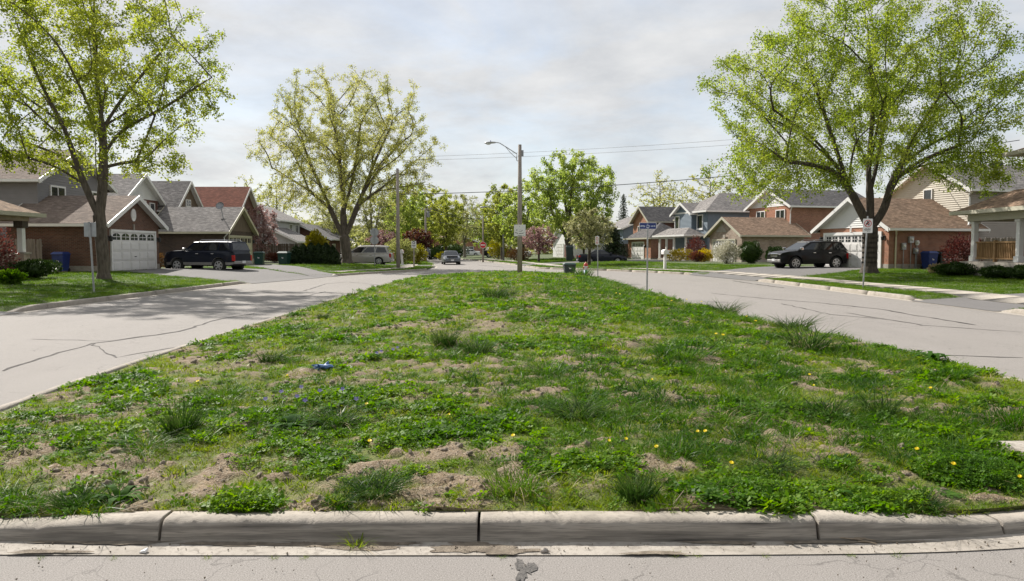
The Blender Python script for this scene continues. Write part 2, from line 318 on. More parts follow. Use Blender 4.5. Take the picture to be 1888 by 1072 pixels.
def box_uv(me):
    n = len(me.polygons)
    if not n: return
    nv = len(me.vertices); co = np.empty(nv * 3); me.vertices.foreach_get('co', co); co = co.reshape(-1, 3)
    nor = np.empty(n * 3); me.polygons.foreach_get('normal', nor); nor = nor.reshape(-1, 3)
    tot = np.empty(n, int); me.polygons.foreach_get('loop_total', tot)
    li = np.empty(len(me.loops), int); me.loops.foreach_get('vertex_index', li)
    ln = np.repeat(nor, tot, axis=0)
    t = np.stack([-ln[:, 1], ln[:, 0], np.zeros(len(ln))], 1); tl = np.linalg.norm(t, axis=1)
    flat = tl < 1e-3; t[flat] = (1, 0, 0); tl[flat] = 1; t /= tl[:, None]
    b = np.cross(ln, t); p = co[li]
    uv = np.stack([(p * t).sum(1), (p * b).sum(1)], 1)
    l = me.uv_layers.new(name='UVMap'); l.data.foreach_set('uv', uv.ravel())

class MB:
    def __init__(s): s.v = []; s.f = []; s.m = []; s.M = None
    def add(s, V, F, mi=0):
        k = len(s.v)
        if s.M is not None: V = [tuple(s.M @ Vector(p)) for p in V]
        s.v += [tuple(p) for p in V]; s.f += [tuple(i + k for i in f) for f in F]; s.m += [mi] * len(F); return s
    def hexa(s, P, mi=0):                        # 8 points: bottom ring, top ring
        return s.add(P, [(3, 2, 1, 0), (4, 5, 6, 7), (0, 1, 5, 4), (1, 2, 6, 5), (2, 3, 7, 6), (3, 0, 4, 7)], mi)
    def box(s, x0, x1, y0, y1, z0, z1, mi=0):
        return s.hexa([(x0, y0, z0), (x1, y0, z0), (x1, y1, z0), (x0, y1, z0), (x0, y0, z1), (x1, y0, z1), (x1, y1, z1), (x0, y1, z1)], mi)
    def bevel_box(s, x0, x1, y0, y1, z0, z1, b=.01, mi=0):
        bm = bmesh.new(); bmesh.ops.create_cube(bm, size=1)
        for v in bm.verts: v.co = ((x0 + x1) / 2 + v.co.x * (x1 - x0), (y0 + y1) / 2 + v.co.y * (y1 - y0), (z0 + z1) / 2 + v.co.z * (z1 - z0))
        bmesh.ops.bevel(bm, geom=bm.edges[:], offset=b, segments=2, affect='EDGES', profile=.5)
        bm.verts.index_update(); s.add([v.co[:] for v in bm.verts], [[v.index for v in f.verts] for f in bm.faces], mi); bm.free(); return s
    def poly(s, P, mi=0): return s.add(P, [tuple(range(len(P)))], mi)
    def prism(s, P, d, mi=0):                    # polygon P extruded along vector d
        n = len(P); Q = [tuple(a + b for a, b in zip(p, d)) for p in P]
        return s.add(list(P) + Q, [tuple(range(n))[::-1], tuple(range(n, 2 * n))] + [(i, (i + 1) % n, n + (i + 1) % n, n + i) for i in range(n)], mi)
    def tube(s, P, rad, n=8, mi=0, cap=True):
        P = [Vector(p) for p in P]; rad = rad if hasattr(rad, '__len__') else [rad] * len(P); V = []; F = []
        for i, p in enumerate(P):
            d = (P[min(i + 1, len(P) - 1)] - P[max(i - 1, 0)]).normalized()
            a = d.cross(Vector((0, 0, 1)) if abs(d.z) < .95 else Vector((1, 0, 0))).normalized(); b = d.cross(a)
            for k in range(n): w = 2 * math.pi * k / n; V.append(tuple(p + rad[i] * (a * math.cos(w) + b * math.sin(w))))
        for i in range(len(P) - 1):
            for k in range(n): F.append((i * n + k, i * n + (k + 1) % n, (i + 1) * n + (k + 1) % n, (i + 1) * n + k))
        if cap: F += [tuple(range(n))[::-1], tuple(range((len(P) - 1) * n, len(P) * n))]
        return s.add(V, F, mi)
    def lathe(s, prof, n=16, c=(0, 0, 0), axis='z', mi=0):
        V = []; F = []
        for r, z in prof:
            for k in range(n):
                w = 2 * math.pi * k / n; a, b = r * math.cos(w), r * math.sin(w)
                p = (a, b, z) if axis == 'z' else ((a, z, b) if axis == 'y' else (z, a, b)); V.append(tuple(q + e for q, e in zip(p, c)))
        for i in range(len(prof) - 1):
            for k in range(n): F.append((i * n + k, i * n + (k + 1) % n, (i + 1) * n + (k + 1) % n, (i + 1) * n + k))
        F += [tuple(range(n))[::-1], tuple(range((len(prof) - 1) * n, len(prof) * n))]
        return s.add(V, F, mi)
    def blob(s, c, r, seed=0, sub=2, rough=.25, mi=0):
        bm = bmesh.new(); bmesh.ops.create_icosphere(bm, subdivisions=sub, radius=1); rr = random.Random(seed)
        ph = [rr.uniform(0, 6) for _ in range(6)]
        V = []
        for v in bm.verts:
            q = v.co; k = 1 + rough * (math.sin(q.x * 3 + ph[0]) * math.sin(q.y * 3.3 + ph[1]) + .6 * math.sin(q.z * 5 + ph[2]) * math.sin(q.x * 5.5 + ph[3]))
            V.append(tuple(c[i] + q[i] * r[i] * k for i in range(3)))
        s.add(V, [[v.index for v in f.verts] for f in bm.faces], mi); bm.free(); return s
    def mesh(s, name, mats, smooth=False, fix=True):
        me = bpy.data.meshes.new(name); me.from_pydata(s.v, [], s.f)
        for m_ in (mats if isinstance(mats, (list, tuple)) else [mats]): me.materials.append(m_)
        me.polygons.foreach_set('material_index', s.m)
        if fix:
            bm = bmesh.new(); bm.from_mesh(me); bmesh.ops.recalc_face_normals(bm, faces=bm.faces[:]); bm.to_mesh(me); bm.free()
        if smooth: me.polygons.foreach_set('use_smooth', [True] * len(me.polygons))
        me.update(); box_uv(me); return me
    def build(s, name, mats, parent=None, smooth=False, fix=True):
        return link(name, s.mesh(name, mats, smooth, fix), parent)

def np_mesh(name, V, F, mats, smooth=False, mi=None):
    """fast mesh from arrays; F is an (n,k) array"""
    me = bpy.data.meshes.new(name); V = np.asarray(V, np.float32); F = np.asarray(F, np.int32); n, k = F.shape
    me.vertices.add(len(V)); me.vertices.foreach_set('co', V.ravel())
    me.loops.add(n * k); me.loops.foreach_set('vertex_index', F.ravel())
    me.polygons.add(n); me.polygons.foreach_set('loop_start', np.arange(0, n * k, k, dtype=np.int32))
    try: me.polygons.foreach_set('loop_total', np.full(n, k, np.int32))
    except Exception: pass
    for m_ in (mats if isinstance(mats, (list, tuple)) else [mats]): me.materials.append(m_)
    if mi is not None: me.polygons.foreach_set('material_index', np.asarray(mi, np.int32))
    if smooth: me.polygons.foreach_set('use_smooth', np.ones(n, bool))
    me.update(calc_edges=True); me.validate(); return me
def grid_faces(r, c):
    i = np.arange(r - 1)[:, None] * c + np.arange(c - 1)[None]; i = i.ravel()
    return np.stack([i, i + 1, i + c + 1, i + c], 1)
# ================================================================ the ground
LY = [4.6, 5.0, 5.4, 6.2, 8, 34, 41.5, 48, 52, 56, 65, 75, 90, 110, 140, 200, 260]
LX = [-17, -15.5, -14.2, -13.2, -12.55, -12.45, -10.95, -9.2, -7.6, -6.4, -6.8, -8, -10.5, -15, -23, -45, -70]
RY = [4.6, 5.0, 5.4, 6.2, 8, 36, 41, 46, 51, 55, 58, 60.6, 65, 75, 90, 110, 140, 200, 260]
RX = [17, 15.5, 14.2, 13.2, 12.6, 12.4, 12.0, 11.2, 9.2, 7, 4, 2.2, 1.6, .2, -2.3, -6.5, -14, -36, -60]
XL = lambda Y: np.interp(Y, LY, LX)
XR = lambda Y: np.interp(Y, RY, RX)
def drop(Y, rng, e=.7):
    v = 0
    for a, b in rng: v = np.maximum(v, sstep(a - e, a + .1, Y) * (1 - sstep(b - .1, b + e, Y)))
    return v
DROP_L = [(14, 18.5), (34.6, 43.0)]; DROP_R = [(18.9, 22.7), (37.3, 45.6), (68, 74)]
def kh(Y, side): return .135 * (1 - .9 * drop(Y, DROP_L if side < 0 else DROP_R))
def lawnz(X, Y):
    X = np.asarray(X, float); Y = np.asarray(Y, float)
    tl = XL(Y) - X; tr = X - XR(Y); left = tl > tr
    t = np.where(left, tl, tr); D = np.where(left, drop(Y, DROP_L), drop(Y, DROP_R))
    return .13 * (1 - .93 * D * (1 - sstep(.6, 3.0, t))) + .27 * sstep(.4, 9.5, t) + .025 * (fbm(X * .35, Y * .35, 3, 2) - .5) * sstep(.3, 2, t)

g = MB().box(-1500, 1500, -600, 2500, -.5, -.03)
tag(g.build('ground', M['far_ground']), kind='structure')
# roads: one worn asphalt sheet, then a ribbon that bends left in the distance
ys = np.concatenate([np.linspace(-30, 60, 46), np.linspace(64, 260, 50)]); V = []
for y in ys:
    a, b = (-46, 46) if y <= 60 else (float(XL(y)) - .5, float(XR(y)) + .5)
    V += [(a + (b - a) * k / 20, y, 0) for k in range(21)]
road = link('road', np_mesh('road', V, grid_faces(len(ys), 21), M['asphalt'])); tag(road, kind='structure')

def ribbon(P, w, z, seed=0, jit=.04, step=.25):
    rr = random.Random(seed); Q = []
    for (a, b) in zip(P[:-1], P[1:]):
        n = max(1, int(math.dist(a, b) / step))
        for k in range(n): Q.append((a[0] + (b[0] - a[0]) * k / n + rr.uniform(-jit, jit), a[1] + (b[1] - a[1]) * k / n + rr.uniform(-jit, jit)))
    Q.append(P[-1]); m = MB(); V = []; F = []
    for i, q in enumerate(Q):
        a = Q[max(i - 1, 0)]; b = Q[min(i + 1, len(Q) - 1)]; d = Vector((b[0] - a[0], b[1] - a[1])).normalized(); ww = 1.35 * w * rr.uniform(.35, 1.3) * (.4 if i in (0, len(Q) - 1) else 1)
        V += [(q[0] - d.y * ww, q[1] + d.x * ww, z), (q[0] + d.y * ww, q[1] - d.x * ww, z)]
        if i: F.append((2 * i - 2, 2 * i - 1, 2 * i + 1, 2 * i))
    return m.add(V, F)
for i, (pl, w) in enumerate([([(0, 685), (90, 656), (170, 634), (260, 622), (330, 612), (400, 590), (470, 578)], .022), ([(60, 626), (200, 629), (330, 612)], .014), ([(170, 634), (210, 660), (330, 640)], .012),
        ([(560, 537), (600, 524), (640, 520), (700, 526)], .03), ([(556, 548), (600, 538)], .03), ([(1350, 518), (1390, 524), (1445, 531)], .05), ([(1310, 541), (1400, 550), (1500, 558), (1620, 570), (1700, 584), (1800, 600)], .03),
        ([(1560, 577), (1700, 600), (1885, 613)], .02), ([(1750, 656), (1886, 660)], .022), ([(1440, 560), (1530, 580), (1640, 590)], .02), ([(880, 489), (930, 493), (985, 492)], .05)]):
    ribbon([at(*p) for p in pl], w, .004, i).build('crack', M['crack_pale' if i < 5 else 'crack'], road)
rr = random.Random(5); cx, cy = at(966, 1052); pp = []
for k in range(30):
    a = 2 * math.pi * k / 30; q = .06 * (1 + .35 * math.sin(3 * a + 1) + .3 * rr.uniform(-1, 1)); pp.append((cx + .8 * q * math.cos(a), cy + 1.7 * q * math.sin(a), .0045))
MB().poly(pp).build('tar_patch', M['patch'], road)

# ---------------------------------------------------------------- lawns on both sides
TT = np.array([.17, .3, .6, 1, 1.5, 2, 2.6, 3.2, 4, 5, 6, 7, 8, 9, 10, 12, 15, 20, 30, 50, 90, 160])
def lawn_rows(): return np.concatenate([np.arange(4.6, 9, .3), np.arange(9, 62, .5), np.arange(62, 262, 4.0)])
for side in (-1, 1):
    Y = lawn_rows(); X = (XL(Y)[:, None] - TT[None]) if side < 0 else (XR(Y)[:, None] + TT[None]); YY = np.repeat(Y[:, None], len(TT), 1)
    Z = lawnz(X, YY); V = np.stack([X, YY, Z], 2).reshape(-1, 3)
    tag(link('lawn', np_mesh('lawn', V, grid_faces(len(Y), len(TT)), M['lawn_soil'], True)), kind='structure')

def loft(A, B, n=8, dz=.016, sub=6):
    """paved sheet between two edge lines, lying just over the lawn"""
    def res(P): 
        s = np.linspace(0, len(P) - 1, (len(P) - 1) * sub + 1); P = np.array(P, float)
        return np.stack([np.interp(s, range(len(P)), P[:, 0]), np.interp(s, range(len(P)), P[:, 1])], 1)
    a, b = res(A), res(B); k = np.linspace(0, 1, n + 1)[None, :, None]
    G = a[:, None] * (1 - k) + b[:, None] * k; X, Yy = G[..., 0], G[..., 1]
    inside = (X < XL(Yy) - .05) | (X > XR(Yy) + .05)
    Z = np.where(inside, lawnz(X, Yy), .0) + dz
    return np.stack([X, Yy, Z], 2).reshape(-1, 3), grid_faces(len(a), n + 1)
DRIVES = {'d1': ([(-12.0, 34.4), (-13.2, 34.9), (-17.7, 37.3), (-21.55, 39.75)], [(-10.6, 42.2), (-12.6, 43.4), (-15.5, 46.9), (-21.55, 47.0)]),
          'd2': ([(-10.9, 42.0), (-13.2, 44.4), (-15.8, 47.6), (-21.5, 56.6)], [(-10.2, 43.4), (-12.4, 47.6), (-15, 52.2), (-21.5, 61.4)]),
          'd0': ([(-12.3, 13.9), (-18, 13.9), (-24, 13.9)], [(-12.3, 18.6), (-18, 18.6), (-24, 18.6)]),
          'dr0': ([(12.35, 18.9), (16, 18.7), (28, 18.7)], [(12.3, 22.8), (16, 23.2), (28, 23.2)]),
          'dr2': ([(12.15, 37.0), (13.6, 37.4), (18.0, 40.8), (23.0, 45.7)], [(11.0, 46.0), (13.2, 48.2), (17.5, 51.2), (21.5, 51.4)]),
          'dr5': ([(1.2, 69), (6, 70.2), (13, 72.6), (19, 78)], [(.3, 74.5), (5, 76), (11, 79), (15, 88)]),
          'dl2': ([(-7.0, 63.4), (-10, 63.6), (-16, 64), (-23, 64.5)], [(-7.0, 68.6), (-10, 68.4), (-16, 68), (-23, 68)])}
for i, (k, (A, B)) in enumerate(DRIVES.items()):
    V, F = loft(A, B, dz=.016 + .004 * (k == 'd2'))
    tag(link('driveway', np_mesh('driveway', V, F, M['drive'])), kind='structure')
DPOLY = [A + B[::-1] for A, B in DRIVES.values()]

def sidewalk(side, y0, y1, t0, t1, step=1.5):
    root = thing('sidewalk', None, None, kind='structure'); y = y0
    while y < y1:
        e = min(y + step - .015, y1); q = np.linspace(y, e, 3)
        X = (XL(q)[:, None] - np.array([t0, (t0 + t1) / 2, t1])) if side < 0 else (XR(q)[:, None] + np.array([t0, (t0 + t1) / 2, t1])); Yy = np.repeat(q[:, None], 3, 1)
        Z = lawnz(X, Yy) + .028; V = np.stack([X, Yy, Z], 2).reshape(-1, 3); V2 = V.copy(); V2[:, 2] -= .06
        F = grid_faces(3, 3); rim = [0, 1, 2, 5, 8, 7, 6, 3]; S = [(rim[i], rim[(i + 1) % 8], rim[(i + 1) % 8] + 9, rim[i] + 9) for i in range(8)]
        link('sidewalk_slab', np_mesh('sidewalk_slab', np.concatenate([V, V2]), np.concatenate([F, np.array(S)]), M['concrete']), root); y += step
sidewalk(1, 5.6, 56, 1.55, 2.75); sidewalk(-1, 47.5, 71, 1.5, 2.6); sidewalk(1, 62, 110, 1.6, 2.8, 3.0)

# ---------------------------------------------------------------- kerbs
def resample(P, step):
    P = np.array(P, float); d = np.concatenate([[0], np.cumsum(np.linalg.norm(np.diff(P, axis=0), axis=1))])
    n = max(2, int(round(d[-1] / step)) + 1); s = np.linspace(0, d[-1], n)
    return np.stack([np.interp(s, d, P[:, 0]), np.interp(s, d, P[:, 1])], 1), s
def smooth_path(P, it=2, closed=False):
    P = [tuple(p) for p in P]
    for _ in range(it):
        Q = []
        rng = range(len(P) if closed else len(P) - 1)
        if not closed: Q.append(P[0])
        for i in rng:
            a, b = P[i], P[(i + 1) % len(P)]; Q += [(.75 * a[0] + .25 * b[0], .75 * a[1] + .25 * b[1]), (.25 * a[0] + .75 * b[0], .25 * a[1] + .75 * b[1])]
        if not closed: Q.append(P[-1])
        P = Q
    return P
def normals(P, left, closed=False):
    d = (np.roll(P, -1, 0) - np.roll(P, 1, 0)) if closed else np.gradient(P, axis=0); d /= np.linalg.norm(d, axis=1)[:, None]; return np.stack([-d[:, 1], d[:, 0]], 1) * (1 if left else -1)
def kerb_seg(P, Nn, H, parent, mats, prof, rough=0.0, seed=0, stain_shade=()):
    n = len(P); k = len(prof); V = np.zeros((n, k, 3)); s = np.arange(n) * .06
    for j, (d, h) in enumerate(prof):
        dd = np.full(n, d); hh = h * H
        if rough and h > 0:
            w = rough * (fbm(P[:, 0] * 9 + seed, P[:, 1] * 9 + j * .37, 20, 3) - .5)
            chip = rough * 1.9 * np.clip(fbm(P[:, 0] * 13 + seed * 3, P[:, 1] * 13 + j * .3, 31, 4) - .55, 0, 1) * (1 if .7 < h < 1.01 and d < .08 else .25) * 4
            dd = dd + w * .5 + chip; hh = hh + w * .35 - chip * .5
        V[:, j, 0] = P[:, 0] + Nn[:, 0] * dd; V[:, j, 1] = P[:, 1] + Nn[:, 1] * dd; V[:, j, 2] = hh if h >= 0 else h
    F = grid_faces(n, k); V = V.reshape(-1, 3); mi = np.zeros(len(F), int)
    if len(mats) > 1:
        jj = np.tile(np.arange(k - 1), n - 1); mi[np.isin(jj, stain_shade)] = 1
    me = np_mesh('kerb_segment', V, F, mats, True, mi)
    bm = bmesh.new(); bm.from_mesh(me); bm.verts.ensure_lookup_table()
    for a in (0, n - 1):
        ring = [bm.verts[a * k + j] for j in range(k)]
        try: f = bm.faces.new(ring); f.smooth = False
        except Exception: pass
    bmesh.ops.recalc_face_normals(bm, faces=bm.faces[:]); bm.to_mesh(me); bm.free()
    return link('kerb_segment', me, parent)
PROF = [(0, -.03), (0, 0), (.025, .75), (.035, .92), (.06, 1), (.18, 1), (.18, -.04)]
def kerb_run(name, P, hf, left, seg=3.0, step=.5):
    root = thing(name, None, None, kind='structure'); Q, s = resample(P, step); Nn = normals(Q, left); per = max(1, int(seg / step)); i = 0
    while i < len(Q) - 1:
        j = min(i + per, len(Q) - 1); q = Q[i:j + 1].copy(); d = q[-1] - q[-2]; q[-1] -= .012 * d / np.linalg.norm(d)
        H = np.array([hf(y) for y in q[:, 1]]) + .004; kerb_seg(q, Nn[i:j + 1], H, root, [M['kerb']], PROF); i = j
    a = Q; b = Q - Nn * .28; V = np.concatenate([np.c_[a, np.full(len(a), .007)], np.c_[b, np.full(len(a), .004)]]); n = len(a)
    F = np.array([(i, i + 1, n + i + 1, n + i) for i in range(n - 1)]); link('gutter', np_mesh('gutter', V, F, M['concrete']), root)
    return root
kerb_run('kerb', [(XL(y), y) for y in np.concatenate([[4.6, 5, 5.4, 6.2, 7, 8], np.arange(9, 57, 1)])], lambda y: float(kh(y, -1)), True)
kerb_run('kerb', [(XL(y), y) for y in np.arange(63.2, 150, 1.5)], lambda y: .13, True, 6, 1.5)
kerb_run('kerb', [(XR(y), y) for y in np.concatenate([[4.6, 5, 5.4, 6.2, 7, 8], np.arange(9, 61, 1), np.arange(61, 150, 1.5)])], lambda y: float(kh(y, 1)), False)

# ---------------------------------------------------------------- the median
MP = smooth_path([(-2.2, 3.94), (0, 3.94), (1.3, 3.945), (2.2, 3.97), (2.9, 4.06), (3.7, 4.28), (4.5, 4.75), (5.2, 5.6), (5.75, 7), (5.95, 8.6), (5.7, 12), (5.1, 17), (4.8, 24), (4.75, 32), (4.5, 38), (3.9, 42), (2.6, 45), (.8, 46.2), (-1.3, 46),
    (-3.3, 44), (-4.8, 40.5), (-5.5, 36), (-5.45, 25), (-5.25, 14), (-5.1, 9.5), (-4.95, 7), (-4.7, 5.5), (-4.15, 4.5), (-3.4, 3.98), (-2.8, 3.95)], 2, True)
MQ, _ = resample(MP + [MP[0]], .06); MQ = MQ[:-1]
def med_span(y, inset=.0):
    P = MQI; a, b = P, np.roll(P, -1, 0); c = (a[:, 1] > y) != (b[:, 1] > y)
    x = a[c, 0] + (y - a[c, 1]) / (b[c, 1] - a[c, 1]) * (b[c, 0] - a[c, 0]); return (x.min(), x.max()) if len(x) else (0, 0)
MN = normals(MQ, True, True); MQI = MQ + MN * .16
ytab = np.geomspace(MQI[:, 1].min() + .002, MQI[:, 1].max() - .01, 260); sp = np.array([med_span(y) for y in ytab])
MXL = lambda Y: np.interp(Y, ytab, sp[:, 0]); MXR = lambda Y: np.interp(Y, ytab, sp[:, 1])
# what grows where on the median: ellipses given in photo pixels and turned into patches of real ground
BARE = [(110, 890, 150, 34, 1), (330, 905, 190, 26, .9), (600, 905, 110, 24, .7), (430, 862, 120, 22, .6), (250, 745, 62, 11, 1), (560, 684, 36, 9, 1.1), (640, 700, 50, 12, .7), (870, 602, 110, 16, .8), (900, 582, 70, 10, .8), (1130, 638, 52, 12, 1.1), (1190, 628, 46, 9, 1), (1060, 604, 60, 8, .8), (950, 545, 90, 7, .7), (985, 560, 70, 6, .7), (1255, 898, 62, 22, 1), (785, 850, 80, 26, .65), (1000, 885, 90, 30, .7), (1425, 808, 36, 26, .9), (1765, 908, 70, 20, 1), (1700, 922, 60, 15, .8), (835, 885, 70, 22, .65), (820, 640, 60, 8, .6), (160, 770, 90, 12, .7), (60, 830, 60, 14, .6), (330, 742, 60, 9, .7), (700, 640, 60, 8, .5), (900, 660, 30, 6, .8), (1100, 700, 30, 6, .5), (520, 640, 60, 8, .5), (1660, 620, 80, 8, .4), (1220, 660, 40, 8, .7), (1040, 535, 60, 5, .7), (880, 520, 80, 4, .5), (1260, 815, 30, 8, .6), (940, 700, 30, 7, .5), (720, 720, 26, 7, .6)]
CLOV = [(760, 790, 270, 36), (470, 790, 150, 26), (1090, 852, 110, 20), (1390, 900, 120, 34), (1780, 862, 140, 42), (450, 930, 70, 20), (300, 765, 160, 22), (110, 700, 110, 18), (150, 812, 150, 26), (1560, 915, 130, 30), (560, 840, 60, 18), (640, 730, 140, 16), (960, 800, 130, 24), (210, 700, 120, 14), (700, 870, 70, 16), (1010, 632, 120, 14), (1050, 585, 110, 10)]
LONG = [(1150, 700, 300, 55), (1370, 740, 200, 60), (1600, 745, 200, 50), (1720, 790, 160, 60), (1480, 650, 220, 44), (880, 715, 170, 44), (1150, 535, 170, 20), (1290, 580, 150, 30), (920, 860, 90, 30), (1170, 790, 160, 40), (690, 890, 60, 26), (1180, 900, 60, 22), (540, 775, 90, 26), (1330, 830, 120, 36), (820, 640, 80, 24), (330, 790, 110, 24), (1000, 745, 130, 40)]
STRAWZ = [(410, 835, 130, 22), (905, 845, 60, 24), (600, 690, 100, 16), (1480, 715, 120, 18), (1130, 760, 90, 20), (1000, 560, 200, 14), (620, 580, 120, 14), (880, 900, 80, 20), (1300, 780, 100, 20), (1250, 900, 80, 20)]
def zone(px, py, E):
    v = np.zeros(px.shape)
    for e in E:
        d = ((px - e[0]) / e[2]) ** 2 + ((py - e[1]) / e[3]) ** 2
        v = np.maximum(v, (e[4] if len(e) > 4 else 1) * np.clip(1.45 - d * .95, 0, 1))
    return v
def medz0(X, Y):
    xl, xr = MXL(Y), MXR(Y); u = np.clip((X - xl) / np.maximum(xr - xl, .01), 0, 1)
    hump = sstep(4.2, 26, Y) * (1 - sstep(33, 46, Y))
    return .118 - .045 * sstep(1.7, 2.9, np.abs(X)) * (1 - sstep(4.25, 5.4, Y)) + .22 * hump * np.sin(np.pi * u) ** .8 * (.8 + .4 * u) + .05 * sstep(4.1, 5.2, Y) * np.sin(np.pi * u) ** .5
def fields(X, Y):
    px, py = project(X, Y, medz0(X, Y) + .02)
    w1 = fbm(X * 1.7, Y * 1.7, 1, 3) - .5; w2 = fbm(X * 1.7, Y * 1.7, 5, 3) - .5
    k = (py - 440).clip(20, 700); px = px + w1 * k * .35; py = py + w2 * k * .10
    nb = fbm(X * .9, Y * .9, 11, 5); nf = fbm(X * 3.1, Y * 3.1, 15, 4)
    nm = fbm(X * 4.6, Y * 4.6, 19, 4); bare = np.clip(zone(px, py, BARE) * (.25 + .5 * nf) * 1.1 * (.22 + 1.15 * sstep(.40, .58, nm)) + .9 * sstep(.56, .66, nm) * sstep(.40, .6, nb), 0, 1) ** .8
    lng = np.clip(zone(px, py, LONG) * (.4 + 1.1 * nb), 0, 1) + .7 * sstep(.58, .68, fbm(X * .8, Y * .8, 23, 4))
    clv = np.clip(zone(px, py, CLOV) * (.6 + .9 * nf), 0, 1) + .8 * sstep(.57, .66, fbm(X * 1.3, Y * 1.3, 29, 4))
    stw = zone(px, py, STRAWZ) * (.4 + nf)
    sp_ = sstep(.605, .66, fbm(X * 5.2, Y * 5.2, 52, 3)) * sstep(.30, .55, fbm(X * .7, Y * .7, 57, 3)); bare = np.maximum(bare, sp_)
    lng = lng * (.25 + 1.1 * sstep(.43, .56, fbm(X * 2.1, Y * 2.1, 61, 3))); clv = clv * (.2 + 1.15 * sstep(.40, .52, fbm(X * 2.6, Y * 2.6, 66, 3)))
    return bare, lng.clip(0, 1), clv.clip(0, 1), stw.clip(0, 1)
HEAP = [(1120, 640, 40, 10, .11), (1165, 632, 34, 9, .12), (1190, 625, 36, 8, .10), (560, 684, 32, 8, .09), (900, 600, 70, 10, .10), (830, 608, 50, 8, .09), (950, 580, 50, 7, .10), (700, 640, 40, 6, .07), (640, 700, 36, 8, .07), (245, 745, 50, 9, .05), (990, 560, 50, 6, .10), (1060, 604, 40, 7, .08), (470, 690, 30, 7, .07), (900, 660, 26, 6, .08), (1425, 806, 26, 18, .06), (880, 575, 40, 6, .09), (1220, 660, 30, 8, .08), (810, 610, 30, 7, .08), (1000, 535, 60, 4, .1)]
def heaps(X, Y):
    px, py = project(X, Y, medz0(X, Y) + .02); v = np.zeros(np.shape(px)); n = .5 + 1.2 * (fbm(X * 5, Y * 5, 91, 3))
    for e in HEAP: v = np.maximum(v, e[4] * np.clip(1 - ((px - e[0]) / e[2]) ** 2 - ((py - e[1]) / e[3]) ** 2, 0, 1))
    return v * n * .5
def medz(X, Y):
    b = fields(X, Y)[0]
    return medz0(X, Y) + .035 * (fbm(X * 1.6, Y * 1.6, 41, 3) - .5) + b * (.008 + .062 * (fbm(X * 6, Y * 6, 44, 4) - .45) + .04 * (fbm(X * 22, Y * 22, 47, 3) - .5)) - .012 * (1 - b) + heaps(X, Y)
yy = np.geomspace(MQI[:, 1].min() + .003, MQI[:, 1].max() - .02, 420); uu = np.linspace(0, 1, 330)
xl, xr = MXL(yy), MXR(yy); X = xl[:, None] + (xr - xl)[:, None] * uu[None]; Yg = np.repeat(yy[:, None], len(uu), 1)
Z = medz(X, Yg); edge = np.minimum(np.minimum(uu, 1 - uu)[None] * (xr - xl)[:, None] / .08, 1); Z = np.where(edge < 1, .10 + (Z - .10) * edge, Z)
med = link('median_ground', np_mesh('median_ground', np.stack([X, Yg, Z], 2).reshape(-1, 3), grid_faces(len(yy), len(uu)), M['soil'], True)); tag(med, kind='structure')
# soil / thatch colour: a per vertex mask of what lies on the ground (bare earth or turf), a property of the ground itself
b_, l_, c_, s_ = fields(X, Yg); at_ = med.data.attributes.new('turf', 'FLOAT', 'POINT'); at_.data.foreach_set('value', (1 - b_).astype(np.float32).ravel())
nt = M['soil'].node_tree; p_ = nt.nodes['Principled BSDF']; lk = p_.inputs['Base Color'].links[0].from_socket
a_ = nt.nodes.new('ShaderNodeAttribute'); a_.attribute_name = 'turf'; nn = nt.nodes.new('ShaderNodeTexNoise'); nn.inputs['Scale'].default_value = 14; nn.inputs['Detail'].default_value = 5
tr = nt.nodes.new('ShaderNodeValToRGB'); nt.links.new(nn.outputs[0], tr.inputs[0]); tr.color_ramp.elements[0].position = .35; tr.color_ramp.elements[0].color = (.062, .098, .013, 1); tr.color_ramp.elements[1].position = .68; tr.color_ramp.elements[1].color = (.165, .17, .04, 1)
gg = nt.nodes.new('ShaderNodeNewGeometry'); nt.links.new(gg.outputs['Position'], nn.inputs['Vector'])
mm = nt.nodes.new('ShaderNodeMixRGB'); nt.links.new(a_.outputs['Fac'], mm.inputs[0]); nt.links.new(lk, mm.inputs[1]); nt.links.new(tr.outputs[0], mm.inputs[2]); nt.links.new(mm.outputs[0], p_.inputs['Base Color'])

